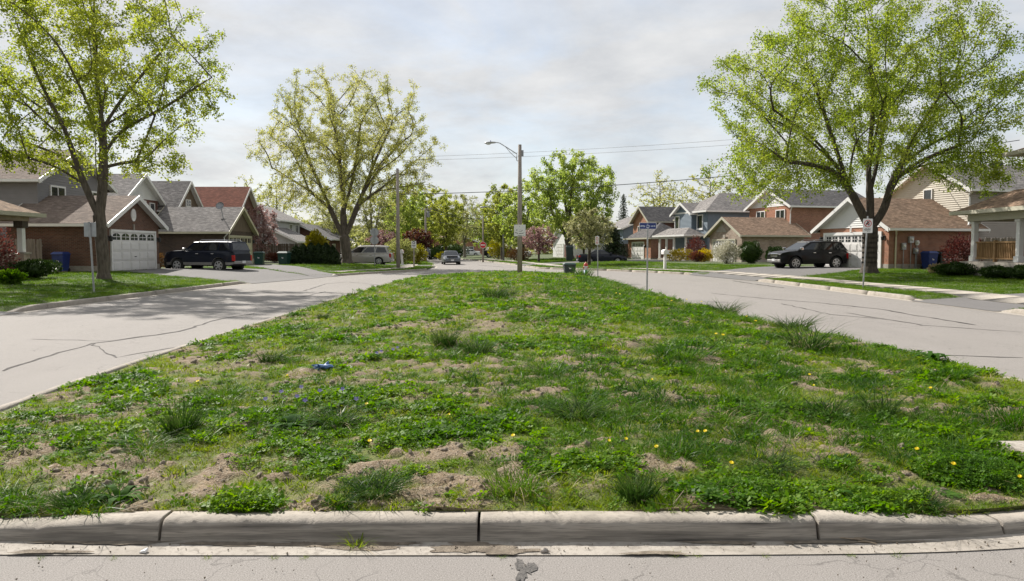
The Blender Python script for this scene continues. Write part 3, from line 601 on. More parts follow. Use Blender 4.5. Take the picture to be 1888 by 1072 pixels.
# median kerb: cast sections with joints; the near face is stained, with shade painted into its tone
mk = thing('median_kerb', None, None, kind='structure')
PROF2 = [(0, -.03), (0, 0), (.012, .35), (.024, .70), (.032, .84), (.048, .94), (.075, .995), (.17, 1), (.175, -.04)]
tot = len(MQ); sarc = np.arange(tot) * .06
joints_px = [-330, 285, 878, 1508, 1885, 2350]
fx = [at(p, 1003)[0] for p in joints_px]
front = (MQ[:, 1] < 4.7) & (MQ[:, 0] > fx[0]) & (MQ[:, 0] < fx[-1])
cut = [int(np.argmin(np.abs(MQ[:, 0] - x) + 99 * (~((MQ[:, 1] < 4.9))))) for x in fx]
for i in range(len(cut) - 2, -1, -1):
    if cut[i] > cut[i + 1]: cut[i] -= tot
order = list(range(cut[-1], cut[0] + tot - 20, 50)) + [cut[0] + tot]
def mseg(a, b, sd, fine):
    ix = np.arange(a, b + 1) % tot; q = MQ[ix].copy(); Nn = MN[ix]; d = q[-1] - q[-2]; q[-1] -= (.016 if fine else .01) * d / np.linalg.norm(d)
    taper = 1 - .40 * sstep(1.7, 2.9, np.abs(q[:, 0] + .1)) * (q[:, 1] < 5)
    H = .122 * taper
    if fine:
        s2 = np.linspace(0, len(q) - 1, (len(q) - 1) * 4 + 1); q = np.stack([np.interp(s2, range(len(q)), q[:, 0]), np.interp(s2, range(len(q)), q[:, 1])], 1); Nn = np.stack([np.interp(s2, range(len(Nn)), Nn[:, 0]), np.interp(s2, range(len(Nn)), Nn[:, 1])], 1); H = np.interp(s2, range(len(H)), H)
    else: q, Nn, H = q[::4] if len(q) % 4 == 1 else np.vstack([q[::4], q[-1:]]), Nn[::4] if len(Nn) % 4 == 1 else np.vstack([Nn[::4], Nn[-1:]]), H[::4] if len(H) % 4 == 1 else np.r_[H[::4], H[-1:]]
    jr = random.Random(sd + 40); q = q + Nn * jr.uniform(-.004, .005) * fine; H = H + jr.uniform(-.003, .004) * fine
    kerb_seg(q, Nn, H, mk, [M['kerb'], M['stain_shade']], PROF2, .007 if fine else .008, sd, (1, 2, 3) if fine else ())
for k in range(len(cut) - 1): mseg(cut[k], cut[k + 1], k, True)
for k in range(len(order) - 1): mseg(order[k], order[k + 1], 10 + k, False)
n = tot; a = MQ; b = MQ - MN * .165
V = np.concatenate([np.c_[a + MN * .02, np.full(n, .008)], np.c_[b, np.full(n, .006)]]); F = np.array([(i, (i + 1) % n, n + (i + 1) % n, n + i) for i in range(n)])
link('gutter', np_mesh('gutter', V, F, M['concrete']), mk)
# earth washed into the gutter
rr = random.Random(11)
for dk, (px, py, rx, ry) in enumerate([(640, 1008, 130, 8), (870, 1012, 70, 11), (420, 1006, 80, 4), (930, 1020, 70, 5), (1330, 1002, 60, 5), (1560, 1000, 130, 6), (1210, 1024, 60, 3), (1760, 992, 110, 5), (200, 1004, 120, 4), (90, 1022, 70, 3)]):
    cx, cy = at(px, py); wx = rx * cy / FPX; wy = abs(at(px, py - ry)[1] - cy); pp = []
    for k in range(36):
        a_ = 2 * math.pi * k / 36; q = 1 + .25 * math.sin(3 * a_ + px) + .2 * rr.uniform(-1, 1); pp.append((cx + wx * q * math.cos(a_), min(cy + wy * q * math.sin(a_), 3.955), .0092 + .0006 * dk))
    MB().poly(pp).build('gutter_dirt', M['dirt'], mk)
pad = MB().hexa([(3.56, 5.42, .10), (3.62, 5.0, .10), (4.5, 5.03, .10), (4.75, 5.46, .10), (3.56, 5.42, .178), (3.62, 5.0, .178), (4.5, 5.03, .178), (4.75, 5.46, .178)])
tag(pad.build('path_slab', M['concrete']), kind='structure')
PADP = [(3.52, 5.46), (3.58, 4.97), (4.6, 4.97), (4.8, 5.5)]
# ================================================================ houses
def zclip(P, z, keep_above):
    out = []
    for i in range(len(P)):
        a, b = P[i], P[(i + 1) % len(P)]; ia = (a[2] >= z) == keep_above or a[2] == z; ib = (b[2] >= z) == keep_above or b[2] == z
        if ia: out.append(a)
        if ia != ib and abs(b[2] - a[2]) > 1e-9:
            t = (z - a[2]) / (b[2] - a[2]); out.append(tuple(a[k] + (b[k] - a[k]) * t for k in range(3)))
    return out
def siding(mb, P, nrm, pitch=.14, mi=0):
    """lapped boards: each course is a strip leaning out at its lower edge"""
    z = min(p[2] for p in P); top = max(p[2] for p in P)
    while z < top - 1e-4:
        q = zclip(zclip(P, z, True), min(z + pitch, top), False)
        if len(q) >= 3:
            ze = min(z + pitch, top); V = [tuple(p[k] + nrm[k] * (.036 if p[2] < z + .2 * pitch else .004) for k in range(3)) for p in q]; mb.poly(V, mi)
            lo = [p for p in q if p[2] < z + 1e-5]
            if len(lo) >= 2:
                a, b = lo[0], lo[-1]; mb.poly([tuple(a[k] + nrm[k] * .036 for k in range(3)), tuple(b[k] + nrm[k] * .036 for k in range(3)), tuple(b[k] + nrm[k] * .002 for k in range(3)), tuple(a[k] + nrm[k] * .002 for k in range(3))], mi)
        z += pitch

class House:
    def __init__(s, name, label, x, y, z, rz, cat='house'):
        s.r = thing(name, label, cat, (x, y, z), rz)
    def block(s, x0, x1, y0, y1, ze, wall, roof='gy', rise=1.5, oh=.35, roofm='sh_grey', trim='white', sid=False, gable=None, gsid=False, front=None, fsid=False, z0=-.6, found=True, th=.13, gutter=True):
        r = s.r; xm = (x0 + x1) / 2; ym = (y0 + y1) / 2; zr = ze + rise
        A = [((x0, y0, z0), (x1, y0, z0), (x1, y0, ze), (x0, y0, ze), (0, -1, 0)), ((x1, y0, z0), (x1, y1, z0), (x1, y1, ze), (x1, y0, ze), (1, 0, 0)),
             ((x1, y1, z0), (x0, y1, z0), (x0, y1, ze), (x1, y1, ze), (0, 1, 0)), ((x0, y1, z0), (x0, y0, z0), (x0, y0, ze), (x0, y1, ze), (-1, 0, 0))]
        w = MB()
        for i, a in enumerate(A):
            m_ = MB() if (i == 0 and front) else w
            use = fsid if (i == 0 and front) else sid
            if use: m_.poly(a[:4]); siding(m_, a[:4], a[4])
            else: m_.poly(a[:4])
            if m_ is not w: m_.build('front_wall', M[front], r, fix=False)
        G = []
        if roof == 'gy': G = [([(x0, y0, ze), (x1, y0, ze), (xm, y0, zr)], (0, -1, 0)), ([(x1, y1, ze), (x0, y1, ze), (xm, y1, zr)], (0, 1, 0))]
        if roof == 'gx': G = [([(x1, y0, ze), (x1, y1, ze), (x1, ym, zr)], (1, 0, 0)), ([(x0, y1, ze), (x0, y0, ze), (x0, ym, zr)], (-1, 0, 0))]
        for P, nn in G:
            m_ = MB() if gable else w
            if (gsid if gable else sid): siding(m_, P, nn); m_.poly(P)
            else: m_.poly(P)
            if gable: m_.build('gable', M[gable], r, fix=False)
        w.build('wall', M[wall], r, fix=False)
        if found: MB().box(x0 - .02, x1 + .02, y0 - .02, y1 + .02, z0, .32).build('foundation', M['concrete'], r)
        if roof in ('gy', 'gx'):
            half = (x1 - x0) / 2 if roof == 'gy' else (y1 - y0) / 2; sl = rise / half; zl = ze - sl * oh
            if roof == 'gy':
                T = lambda a, y, z: (a, y, z); c0, c1, e0, e1 = x0, x1, y0 - oh, y1 + oh; cm = xm
            else:
                T = lambda a, y, z: (y, a, z); c0, c1, e0, e1 = y0, y1, x0 - oh, x1 + oh; cm = ym
            def chev(e_a, e_b, dz0, dz1, o):
                P = [(c0 - o, ze - sl * o + dz0), (cm, zr + dz0), (c1 + o, ze - sl * o + dz0), (c1 + o, ze - sl * o + dz1), (cm, zr + dz1), (c0 - o, ze - sl * o + dz1)]
                V = [T(a, e_a, z) for a, z in P] + [T(a, e_b, z) for a, z in P]
                return V, [(0, 1, 4, 5), (1, 2, 3, 4), (6, 7, 10, 11), (7, 8, 9, 10), (0, 1, 7, 6), (1, 2, 8, 7), (2, 3, 9, 8), (3, 4, 10, 9), (4, 5, 11, 10), (5, 0, 6, 11)]
            rf = MB().add(*chev(e0, e1, .004, th, oh)).build('roof', M[roofm], r)
            f = MB().add(*chev(e0 - .045, e0 - .002, -.11, th + .015, oh + .01)).add(*chev(e1 + .002, e1 + .045, -.11, th + .015, oh + .01))
            f.add(*chev(e0, min(e0 + oh - .01, e1), -.02, .002, oh - .02))
            if gutter:
                for c, sg in ((c0 - oh, -1), (c1 + oh, 1)):
                    a, b = sorted((c + sg * .004, c + sg * .12)); zz = zl
                    if roof == 'gy': f.box(a, b, e0 - .02, e1, zz - .03, zz + th - .015)
                    else: f.box(e0 - .02, e1, a, b, zz - .03, zz + th - .015)
                    a, b = sorted((c + sg * -.002, c - sg * oh)); 
                    if roof == 'gy': f.box(a, b, e0 + .05, e1 - .05, zz - .035, zz - .012)
                    else: f.box(e0 + .05, e1 - .05, a, b, zz - .035, zz - .012)
            f.build('fascia', M[trim], rf)
        else:
            X0, X1, Y0, Y1 = x0 - oh, x1 + oh, y0 - oh, y1 + oh; zb = ze + .12; W, D = X1 - X0, Y1 - Y0; zt = zb + rise
            if roof == 'hip':
                if D > W: ra, rb = (xm, Y0 + W / 2, zt), (xm, Y1 - W / 2, zt)
                else: ra, rb = (X0 + D / 2, ym, zt), (X1 - D / 2, ym, zt)
            elif roof == 'hipfront':                    # hipped at the street end, runs back into the house
                ra, rb = (xm, Y0 + W / 2, zt), (xm, Y1, zt)
            c = [(X0, Y0, zb), (X1, Y0, zb), (X1, Y1, zb), (X0, Y1, zb)]
            V = c + [ra, rb] + [(p[0], p[1], zb - .03) for p in c]
            if D > W or roof == 'hipfront': F = [(0, 1, 4), (1, 2, 5, 4), (2, 3, 5), (3, 0, 4, 5)]
            else: F = [(0, 1, 5, 4), (1, 2, 5), (2, 3, 4, 5), (3, 0, 4)]
            F += [(9, 8, 7, 6), (0, 6, 7, 1), (1, 7, 8, 2), (2, 8, 9, 3), (3, 9, 6, 0)]
            rf = MB().add(V, F).build('roof', M[roofm], r); f = MB()
            for a in ((X0 - .1, X1 + .1, Y0 - .1, Y0 - .004), (X0 - .1, X1 + .1, Y1 + .004, Y1 + .1), (X0 - .1, X0 - .004, Y0 - .004, Y1 + .004), (X1 + .004, X1 + .1, Y0 - .004, Y1 + .004)): f.box(*a, zb - .16, zb + .01)
            f.box(X0, X1, Y0, Y1, ze - .03, ze - .002); f.build('fascia', M[trim], rf)
    def fm(s, face, pl):
        if face == 'front': return lambda u, v, d: (u, pl - d, v)
        if face == 'x0': return lambda u, v, d: (pl - d, u, v)
        return lambda u, v, d: (pl + d, u, v)
    def bx(s, mb, T, u0, u1, v0, v1, d0, d1, mi=0):
        return mb.hexa([T(u0, v0, d1), T(u1, v0, d1), T(u1, v0, d0), T(u0, v0, d0), T(u0, v1, d1), T(u1, v1, d1), T(u1, v1, d0), T(u0, v1, d0)], mi)
    def window(s, face, pl, u, v, w, h, mull=1, bars=0, fw=.07, trim='white', sill=True, pane='glass', parent=None, curtain=False):
        T = s.fm(face, pl); m = MB(); a, b = u - w / 2, u + w / 2
        for q in ((a, a + fw, v, v + h), (b - fw, b, v, v + h), (a + fw, b - fw, v, v + fw), (a + fw, b - fw, v + h - fw, v + h)): s.bx(m, T, *q, .004, .085)
        for k in range(mull): c = a + (k + 1) * w / (mull + 1); s.bx(m, T, c - .03, c + .03, v + fw, v + h - fw, .03, .078)
        for k in range(bars): c = v + (k + 1) * h / (bars + 1); s.bx(m, T, a + fw, b - fw, c - .014, c + .014, .03, .062)
        f = m.build('window', M[trim], parent or s.r)
        for k in range(mull + 1):
            c0, c1 = a + k * w / (mull + 1) + .035, a + (k + 1) * w / (mull + 1) - .035
            s.bx(MB(), T, c0, c1, v + .04, v + h - .04, .006, .05).build('pane', M[pane], f)
        if sill: s.bx(MB(), T, a - .06, b + .06, v - .09, v - .004, .004, .12).build('sill', M[trim], f)
        return f
    def garage(s, pl, u0, u1, v0=0.02, h=2.13, rows=4, cols=4, door='door_white', trim='white', style='arch', tw=.13, deep=0.0):
        T = s.fm('front', pl); d = s.bx(MB(), T, u0, u1, v0, v0 + h, .003, .03).build('garage_door', M[door], s.r)
        t = MB(); s.bx(t, T, u0 - tw, u0 - .002, v0, v0 + h + tw, .004, .09); s.bx(t, T, u1 + .002, u1 + tw, v0, v0 + h + tw, .004, .09); s.bx(t, T, u0 - .002, u1 + .002, v0 + h + .002, v0 + h + tw, .004, .09); t.build('door_frame', M[trim], d)
        rh = h / rows; cw = (u1 - u0) / cols
        for i in range(rows):
            for j in range(cols):
                a, b, c, e = u0 + j * cw, u0 + (j + 1) * cw, v0 + i * rh, v0 + (i + 1) * rh; g = .05
                if i == rows - 1 and style:
                    P = []
                    if style == 'arch':
                        x0_, x1_, y0_, y1_ = a + .09, b - .09, c + .1, e - .07; n = 6
                        P = [(x0_, y0_), (x1_, y0_)] + [((x0_ + x1_) / 2 + (x1_ - x0_) / 2 * math.cos(math.pi * k / n), y0_ + (y1_ - y0_) * (.55 + .45 * math.sin(math.pi * k / n))) for k in range(n + 1)]
                    else: P = [(a + .1, c + .1), (b - .1, c + .1), (b - .1, e - .08), (a + .1, e - .08)]
                    MB().prism([T(p, q, .034) for p, q in P], tuple(x - y for x, y in zip(T(0, 0, .041), T(0, 0, .034)))).build('pane', M['glass'], d)
                    mu = MB(); xc = (a + b) / 2
                    s.bx(mu, T, xc - .018, xc + .018, c + .1, e - .08, .036, .052)
                    if style != 'plain': s.bx(mu, T, a + .09, b - .09, (c + e) / 2 - .016, (c + e) / 2 + .016, .036, .050)
                    mu.build('muntin', M[door], d)
                else:
                    m = MB(); s.bx(m, T, a + .025, b - .025, c + .025, e - .025, .028, .062); s.bx(m, T, a + .10, b - .10, c + .10, e - .10, .060, .080); m.build('panel', M[door], d)
        MBh = MB(); s.bx(MBh, T, (u0 + u1) / 2 - .09, (u0 + u1) / 2 + .09, v0 + .75, v0 + .79, .08, .11); MBh.build('handle', M['lamp_black'], d)
        return d
    def lamp(s, face, pl, u, v):
        T = s.fm(face, pl); m = MB(); s.bx(m, T, u - .06, u + .06, v - .1, v + .18, .004, .03); s.bx(m, T, u - .02, u + .02, v + .1, v + .14, .03, .14)
        p = T(u, v - .12, .17); m.lathe([(.05, 0), (.085, .04), (.10, .22), (.03, .30), (.02, .34)], 8, p); m.build('wall_lamp', M['lamp_black'], s.r)
    def pipe(s, P, r=.045, m='white'): MB().tube(P, r, 8).build('downspout', M[m], s.r)

RL = math.pi / 2
# --- left side -----------------------------------------------------------------
h = House('house', 'grey sided two-storey house behind brown brick garage with white arched-window door', -21.6, 39.3, .40, RL)
h.block(0, 6, 0, 5.2, 2.62, 'brick_brown', 'gy', 1.5, .38, 'sh_taupe', z0=-.5)
h.block(2.0, 9.2, 4.8, 12, 5.15, 'sid_grey', 'gy', 1.9, .40, 'sh_taupe', sid=True)
h.garage(0, .62, 5.38, rows=4, cols=5, style='arch'); h.lamp('front', 0, .30, 1.75); h.lamp('front', 0, 5.72, 1.75)
T = h.fm('front', 0); m = MB(); pts = [(3 + .27 * math.cos(k * math.pi / 8), 3.15 + .36 * math.sin(k * math.pi / 8)) for k in range(16)]; m.prism([T(a, b, .003) for a, b in pts], (0, -.05, 0)); v_ = m.build('gable_vent', M['white'], h.r)
for k in range(5): h.bx(MB(), T, 2.82, 3.18, 2.98 + k * .085, 3.02 + k * .085, .05, .07).build('louvre', M['door_white'], v_)
h.bx(MB(), T, 2.93, 3.07, 2.30, 2.62, .004, .06).build('keystone', M['concrete'], h.r)
h.window('front', 4.8, 3.85, 3.42, 1.45, 1.45, mull=1, fw=.1); h.window('front', 4.8, 7.4, 3.75, 1.3, 1.1, mull=1, fw=.1)
h.bx(MB(), h.fm('front', 4.8), 1.97, 2.09, -.3, 5.1, .004, .05).build('corner_trim', M['sid_grey'], h.r)
h.bx(MB(), h.fm('x0', 0), .3, 2.9, -.3, .06, .03, .06).build('plinth', M['concrete'], h.r)
h.pipe([(-.48, -.3, 2.45), (-.1, -.12, 2.2), (-.06, -.06, 2.1), (-.06, -.06, .1)], .04)

h = House('house', 'house with brown-tiled porch roof on brick pier at left edge', -21.2, 26.6, .40, RL)
h.block(.2, 6.6, 3.2, 12, 5.1, 'brick_tan', 'gx', 2.0, .4, 'sh_brown')
h.block(.3, 6.6, .4, 3.19, 2.68, 'brick_tan', 'hip', .85, .38, 'sh_brown', trim='fascia_tan', found=False, z0=2.45)
for u in (6.35, 2.4):
    p = MB().box(u - .22, u + .22, .4, .84, -.2, 1.0).build('pier', M['brick_tan'], h.r); MB().box(u - .27, u + .27, .35, .89, 1.0, 1.07).build('cap', M['concrete'], p)
    MB().bevel_box(u - .12, u + .12, .5, .74, 1.07, 2.15, .02).build('post', M['white'], h.r); MB().box(u - .2, u + .2, .42, .82, 2.15, 2.449).build('beam', M['wood_dark'], h.r)
MB().box(.1, 6.7, .3, 3.19, -.3, .16).build('porch_floor', M['concrete'], h.r)
h.window('front', 3.2, 3.4, .9, 1.6, 1.2, mull=1)

h = House('house', 'two-storey house with white sided gable over dark red brick strips', -28, 53.5, .40, RL)
h.block(0, 5.2, 0, 8, 5.0, 'sid_pink', 'gy', 1.75, .42, 'sh_grey', sid=True, gable='sid_white', gsid=True, front='brick_maroon')
h.window('front', 0, 1.0, 3.6, .8, 1.2, mull=0); h.window('front', 0, 2.6, 3.6, 1.3, 1.3, mull=1); h.window('front', 0, 4.2, 3.6, .8, 1.2, mull=0)

h = House('house', 'dark brick house with grey shingled garage, cream door and roof dish', -21.6, 56, .40, RL)
h.block(0, 5.7, 0, 5.6, 2.62, 'brick_dark', 'gy', 1.8, .35, 'sh_grey', trim='cream', gable='board_brown')
h.block(3.0, 7.8, 5.2, 9.5, 4.5, 'brick_dark', 'gy', 2.2, .35, 'sh_grey', gable='board_brown')
h.garage(0, .5, 5.2, rows=4, cols=6, door='cream', trim='cream', style='plain'); h.lamp('front', 0, 5.45, 1.8)
h.window('front', 5.2, 5.4, 4.7, .9, .6, mull=1, bars=1); h.pipe([(-.42, -.25, 2.35), (-.1, .1, 2.1), (-.07, .1, 1.9), (-.07, .1, .1)], .045)
MB().blob((5.4, 5.15, 6.05), (.16, .05, .16), 2, 1, .05).build('gable_vent', M['white'], h.r)
h = House('house', 'dark red brick house with rust red gable roof', -24.8, 67, .40, RL)
h.block(0, 4.8, 0, 9, 4.75, 'brick_maroon', 'gy', 2.15, .4, 'sh_red')
h.window('front', 0, 2.4, 3.0, 1.4, 1.2, mull=1); h.bx(MB(), h.fm('front', 0), 2.3, 2.5, 4.3, 4.9, .004, .06).build('keystone', M['white'], h.r)
h.pipe([(-.42, .2, 4.4), (-.08, .1, 4.0), (-.08, .1, .1)], .045)
h = House('house', 'far house whose small red hip roof shows above grey gable', -31.5, 60.5, .4, RL)
h.block(0, 6, .2, 7, 5.7, 'brick_red', 'hip', 1.7, .4, 'sh_red')
h = House('house', 'pale sided house with wide grey roof behind the cedar hedge', -23.5, 80.5, .3, RL)
h.block(0, 6.5, 0, 6.4, 2.25, 'sid_pale', 'gx', 1.5, .4, 'sh_grey', sid=True); h.block(3.4, 12, 3.0, 10, 4.7, 'sid_pale', 'gx', 1.7, .4, 'sh_grey', sid=True)
h.window('front', 3.0, 8.2, 3.1, 1.2, 1.2); h.window('front', 3.0, 10.6, 3.1, 1.2, 1.2); h.garage(0, 1, 5.5, rows=4, cols=4, h=1.95, style=None); h.pipe([(-.05, -.2, 2.0), (-.05, -.06, 1.7), (-.05, -.06, .1)], .045)
h = House('house', 'low dark red brick house behind silver minivan', -23, 93, .3, RL)
h.block(0, 12, 0, 8, 2.7, 'brick_maroon', 'gx', 1.8, .5, 'sh_dark'); h.window('front', 0, 2.5, .9, 1.6, 1.1); h.window('front', 0, 7, .9, 1.6, 1.1); h.bx(MB(), h.fm('front', 0), 9.2, 10.1, 0, 2.1, .004, .05).build('door', M['white'], h.r)
h = House('house', 'small far brick bungalow with pink-brown gable at street end', -19, 165, .1, R(20))
h.block(0, 13, 0, 9, 2.7, 'brick_orange', 'gy', 2.4, .5, 'sh_brown'); h.window('front', 0, 3, .8, 1.8, 1.3); h.window('front', 0, 6.5, .8, 1.8, 1.3); h.window('front', 0, 10, .8, 1.8, 1.3)

# --- right side ----------------------------------------------------------------
TH = R(15); RR = -math.pi / 2 + TH
h = House('house', 'cream sided gable house behind red brick garage with white double door', 23.1, 45.4, .37, RR)
h.block(-6.4, 0, 0, 6.8, 2.63, 'brick_red', 'gy', 1.85, .40, 'sh_brown', gable='sid_white', gsid=True, front='brick_orange')
h.block(-6.9, -.25, 6.3, 16, 5.15, 'sid_taupe', 'gy', 1.85, .4, 'sh_grey', sid=True, front='sid_cream', fsid=True, gable='sid_cream', gsid=True)
h.garage(0, -5.75, -.75, rows=4, cols=8, style='grid', tw=.2); h.lamp('front', 0, -.35, 1.9); h.lamp('front', 0, -6.1, 1.9)
h.bx(MB(), h.fm('front', 0), -3.32, -3.16, 2.36, 2.62, .095, .12).build('keystone', M['white'], h.r)
h.window('front', 6.3, -3.55, 4.3, .75, 1.0, mull=0)
h.pipe([(.42, -.1, 2.45), (.42, .15, 2.35), (.1, .45, 2.15), (.07, .45, 1.95), (.07, .45, .15), (.2, .35, .05)], .05, 'cream')
h.pipe([(.12, 6.18, 4.95), (-.19, 6.18, 4.7), (-.19, 6.22, 4.5), (-.19, 6.22, 2.95), (.05, 5.95, 2.75)], .05)
MB().box(-.6, .0, 8.2, 8.6, 6.55, 6.8).build('roof_vent', M['lamp_black'], h.r)
um = thing('utility_meters', 'grey utility meter boxes on pipes against the brick garage side wall', 'meters')
um.parent = None; um.matrix_world = h.r.matrix_basis.copy()
um.location = (23.1, 45.4, .37); um.rotation_euler = (0, 0, RR)
for (y, z, w, hh, mt) in ((1.02, 1.20, .30, .42, 'galv'), (1.56, 1.62, .34, .40, 'sign_back'), (2.02, 1.48, .19, .30, 'sign_white'), (1.93, .95, .32, .36, 'metal_grey')):
    b = MB().bevel_box(.01, .16, y - w / 2, y + w / 2, z, z + hh, .02).build('meter_box', M[mt], um); MB().lathe([(.09, .16), (.09, .2), (.06, .23)], 12, (0, y, z + hh * .55), 'x').build('dial', M['sign_white'], b)
    MB().tube([(.08, y, z + .02), (.08, y, -.3)], .025, 6).build('conduit', M['galv'], um)

h = House('house', 'house at right edge with white porch columns and brown porch roof', 21.0, 34.7, .38, -math.pi / 2)
h.block(.3, 11, 2.7, 12, 5.6, 'brick_orange', 'hip', 2.0, .55, 'sh_brown', trim='fascia_tan'); h.block(.25, 10, .15, 2.69, 2.85, 'fascia_tan', 'hip', .9, .45, 'sh_brown', trim='fascia_tan', z0=2.5, found=False)
MB().box(.0, 10, 0, 2.69, -.4, .66).build('porch_floor', M['concrete'], h.r)
for u in (.45, 3.5, 6.5):
    c = MB().bevel_box(u - .11, u + .11, .28, .50, .66, 2.5, .015).build('porch_column', M['white'], h.r); MB().bevel_box(u - .16, u + .16, .23, .55, .661, .92, .02).build('base', M['white'], c); MB().bevel_box(u - .16, u + .16, .23, .55, 2.38, 2.499, .02).build('capital', M['white'], c)
rl = MB().box(.62, 3.32, .33, .43, 1.5, 1.57).box(.62, 3.32, .34, .42, .78, .84).bevel_box(1.9, 2.02, .31, .45, .66, 1.62, .01).build('railing', M['wood_honey'], h.r); bal = None
for k in range(24):
    u = .7 + k * .112
    if abs(u - 1.96) < .09: continue
    if bal is None: bal = MB().box(-.022, .022, .355, .405, .84, 1.5).mesh('baluster', M['wood_honey'])
    o = link('baluster', bal, rl); o.location.x = u
h.window('front', 2.7, 2.2, 1.2, 1.6, 1.3); h.bx(MB(), h.fm('front', 2.7), 4.4, 5.3, .7, 2.8, .004, .05).build('door', M['bin_dark'], h.r); h.window('front', 2.7, 3.4, 3.9, 1.4, 1.2)

h = House('house', 'orange brick two-storey house with white gable beside tan stone garage', 21.1, 68, .30, RR)
h.block(-5.7, 0, 0, 6.6, 2.7, 'brick_tan', 'gy', 1.55, .4, 'sh_brown', trim='fascia_tan', front='brick_tan')
h.block(-8.8, -1.8, 6.4, 16, 5.55, 'brick_red', 'gy', 1.7, .4, 'sh_dark', front='brick_orange', gable='sid_white', gsid=True)
h.garage(0, -5.0, -1.1, rows=4, cols=8, style='grid', trim='fascia_tan')
h.window('front', 6.4, -3.4, 3.7, 1.5, 1.5, fw=.09); h.window('front', 6.4, -6.7, 3.7, 1.5, 1.5, fw=.09)
h.pipe([(-1.38, 6.2, 5.3), (-1.7, 6.3, 5.0), (-1.72, 6.3, 4.6), (-1.72, 6.3, 1.2), (-1.3, 6.2, .9)], .055)
MB().prism([(-3.6, -.004, 3.9), (-2.6, -.004, 2.95), (-3.1, -.004, 2.95), (-4.1, -.004, 2.95), (-4.6, -.004, 2.95)], (0, -.03, 0)).build('stone_panel', M['concrete'], h.r)
h.bx(MB(), h.fm('front', 0), -3.05, -2.65, 2.35, 2.68, .1, .14).build('keystone', M['concrete'], h.r); h.lamp('x1', 0, 1.2, 1.6)

h = House('house', 'blue sided two-storey house with hip roof and small white porch', 21.1, 80, .30, RR)
h.block(-7, 0, 0, 9, 5.35, 'sid_blue', 'hip', 2.2, .45, 'sh_grey', sid=True); h.block(-6.6, -2.6, -.5, 2, 5.36, 'sid_blue', 'gy', 1.1, .4, 'sh_grey', sid=True, gable='sid_blue', gsid=True)
h.block(-7.2, -.4, -2.4, -.51, 2.75, 'sid_white', 'hip', .8, .35, 'sh_grey', z0=2.6, found=False)
for u in (-6.9, -5.2, -3.4, -.7): MB().bevel_box(u - .1, u + .1, -2.3, -2.1, .3, 2.6, .01).build('porch_post', M['white'], h.r)
MB().box(-7.1, -.5, -2.35, -.52, -.3, .3).build('porch_floor', M['concrete'], h.r); rl = MB().box(-5.1, -.8, -2.24, -2.16, 1.15, 1.22).box(-5.1, -.8, -2.23, -2.17, .45, .5).build('railing', M['white'], h.r)
bal = MB().box(-.02, .02, -2.22, -2.18, .5, 1.15).mesh('baluster', M['white'])
for k in range(28): o = link('baluster', bal, rl); o.location.x = -5.0 + k * .15
h.window('front', -.5, -5.9, 3.6, 1.1, 1.5, mull=0, fw=.1); h.window('front', 0, -1.6, 3.5, 1.3, 1.6, mull=0, fw=.12); h.bx(MB(), h.fm('front', 0), -3.2, -2.3, .32, 2.4, .004, .05).build('door', M['white'], h.r); h.window('front', 0, -4.9, .9, 1.5, 1.3)

h = House('house', 'orange brick house with dark shingle roofs and white single garage door', 16.5, 88, .25, RR)
h.block(-6.6, 0, 0, 5, 2.6, 'brick_red', 'hip', 1.9, .4, 'sh_dark', front='brick_orange', trim='fascia_tan'); h.block(-8.4, -3.6, 1.5, 9, 4.95, 'brick_red', 'gy', 1.7, .4, 'sh_dark', front='brick_orange', trim='fascia_tan', gable='brick_orange'); h.block(-4.5, .5, 5.1, 12, 4.9, 'brick_red', 'hip', 2.3, .4, 'sh_dark', trim='fascia_tan')
h.garage(0, -5.2, -1.9, rows=4, cols=4, style='grid'); h.window('front', 1.5, -6.1, 3.0, 1.5, 1.3, mull=2); h.lamp('front', 0, -1.4, 1.7)
h = House('house', 'slate blue sided house partly hidden behind the dark evergreen and blossom tree', 15.6, 104, .2, RR)
h.block(-8, 0, 0, 9, 4.4, 'sid_blue', 'gx', 1.8, .4, 'sh_grey', sid=True); h.window('front', 0, -4, 2.6, 1.4, 1.2)
h = House('house', 'small pale house with white garage behind pink blossom tree', 8.2, 108, .2, RR)
h.block(-7, 0, 0, 8, 2.7, 'sid_white', 'gy', 2.0, .4, 'sh_grey', sid=True); h.garage(0, -5, -2, rows=4, cols=4, style=None); MB().box(-1.6, -.4, -.05, -.004, 0, 2.1).build('door', M['brick_maroon'], h.r)

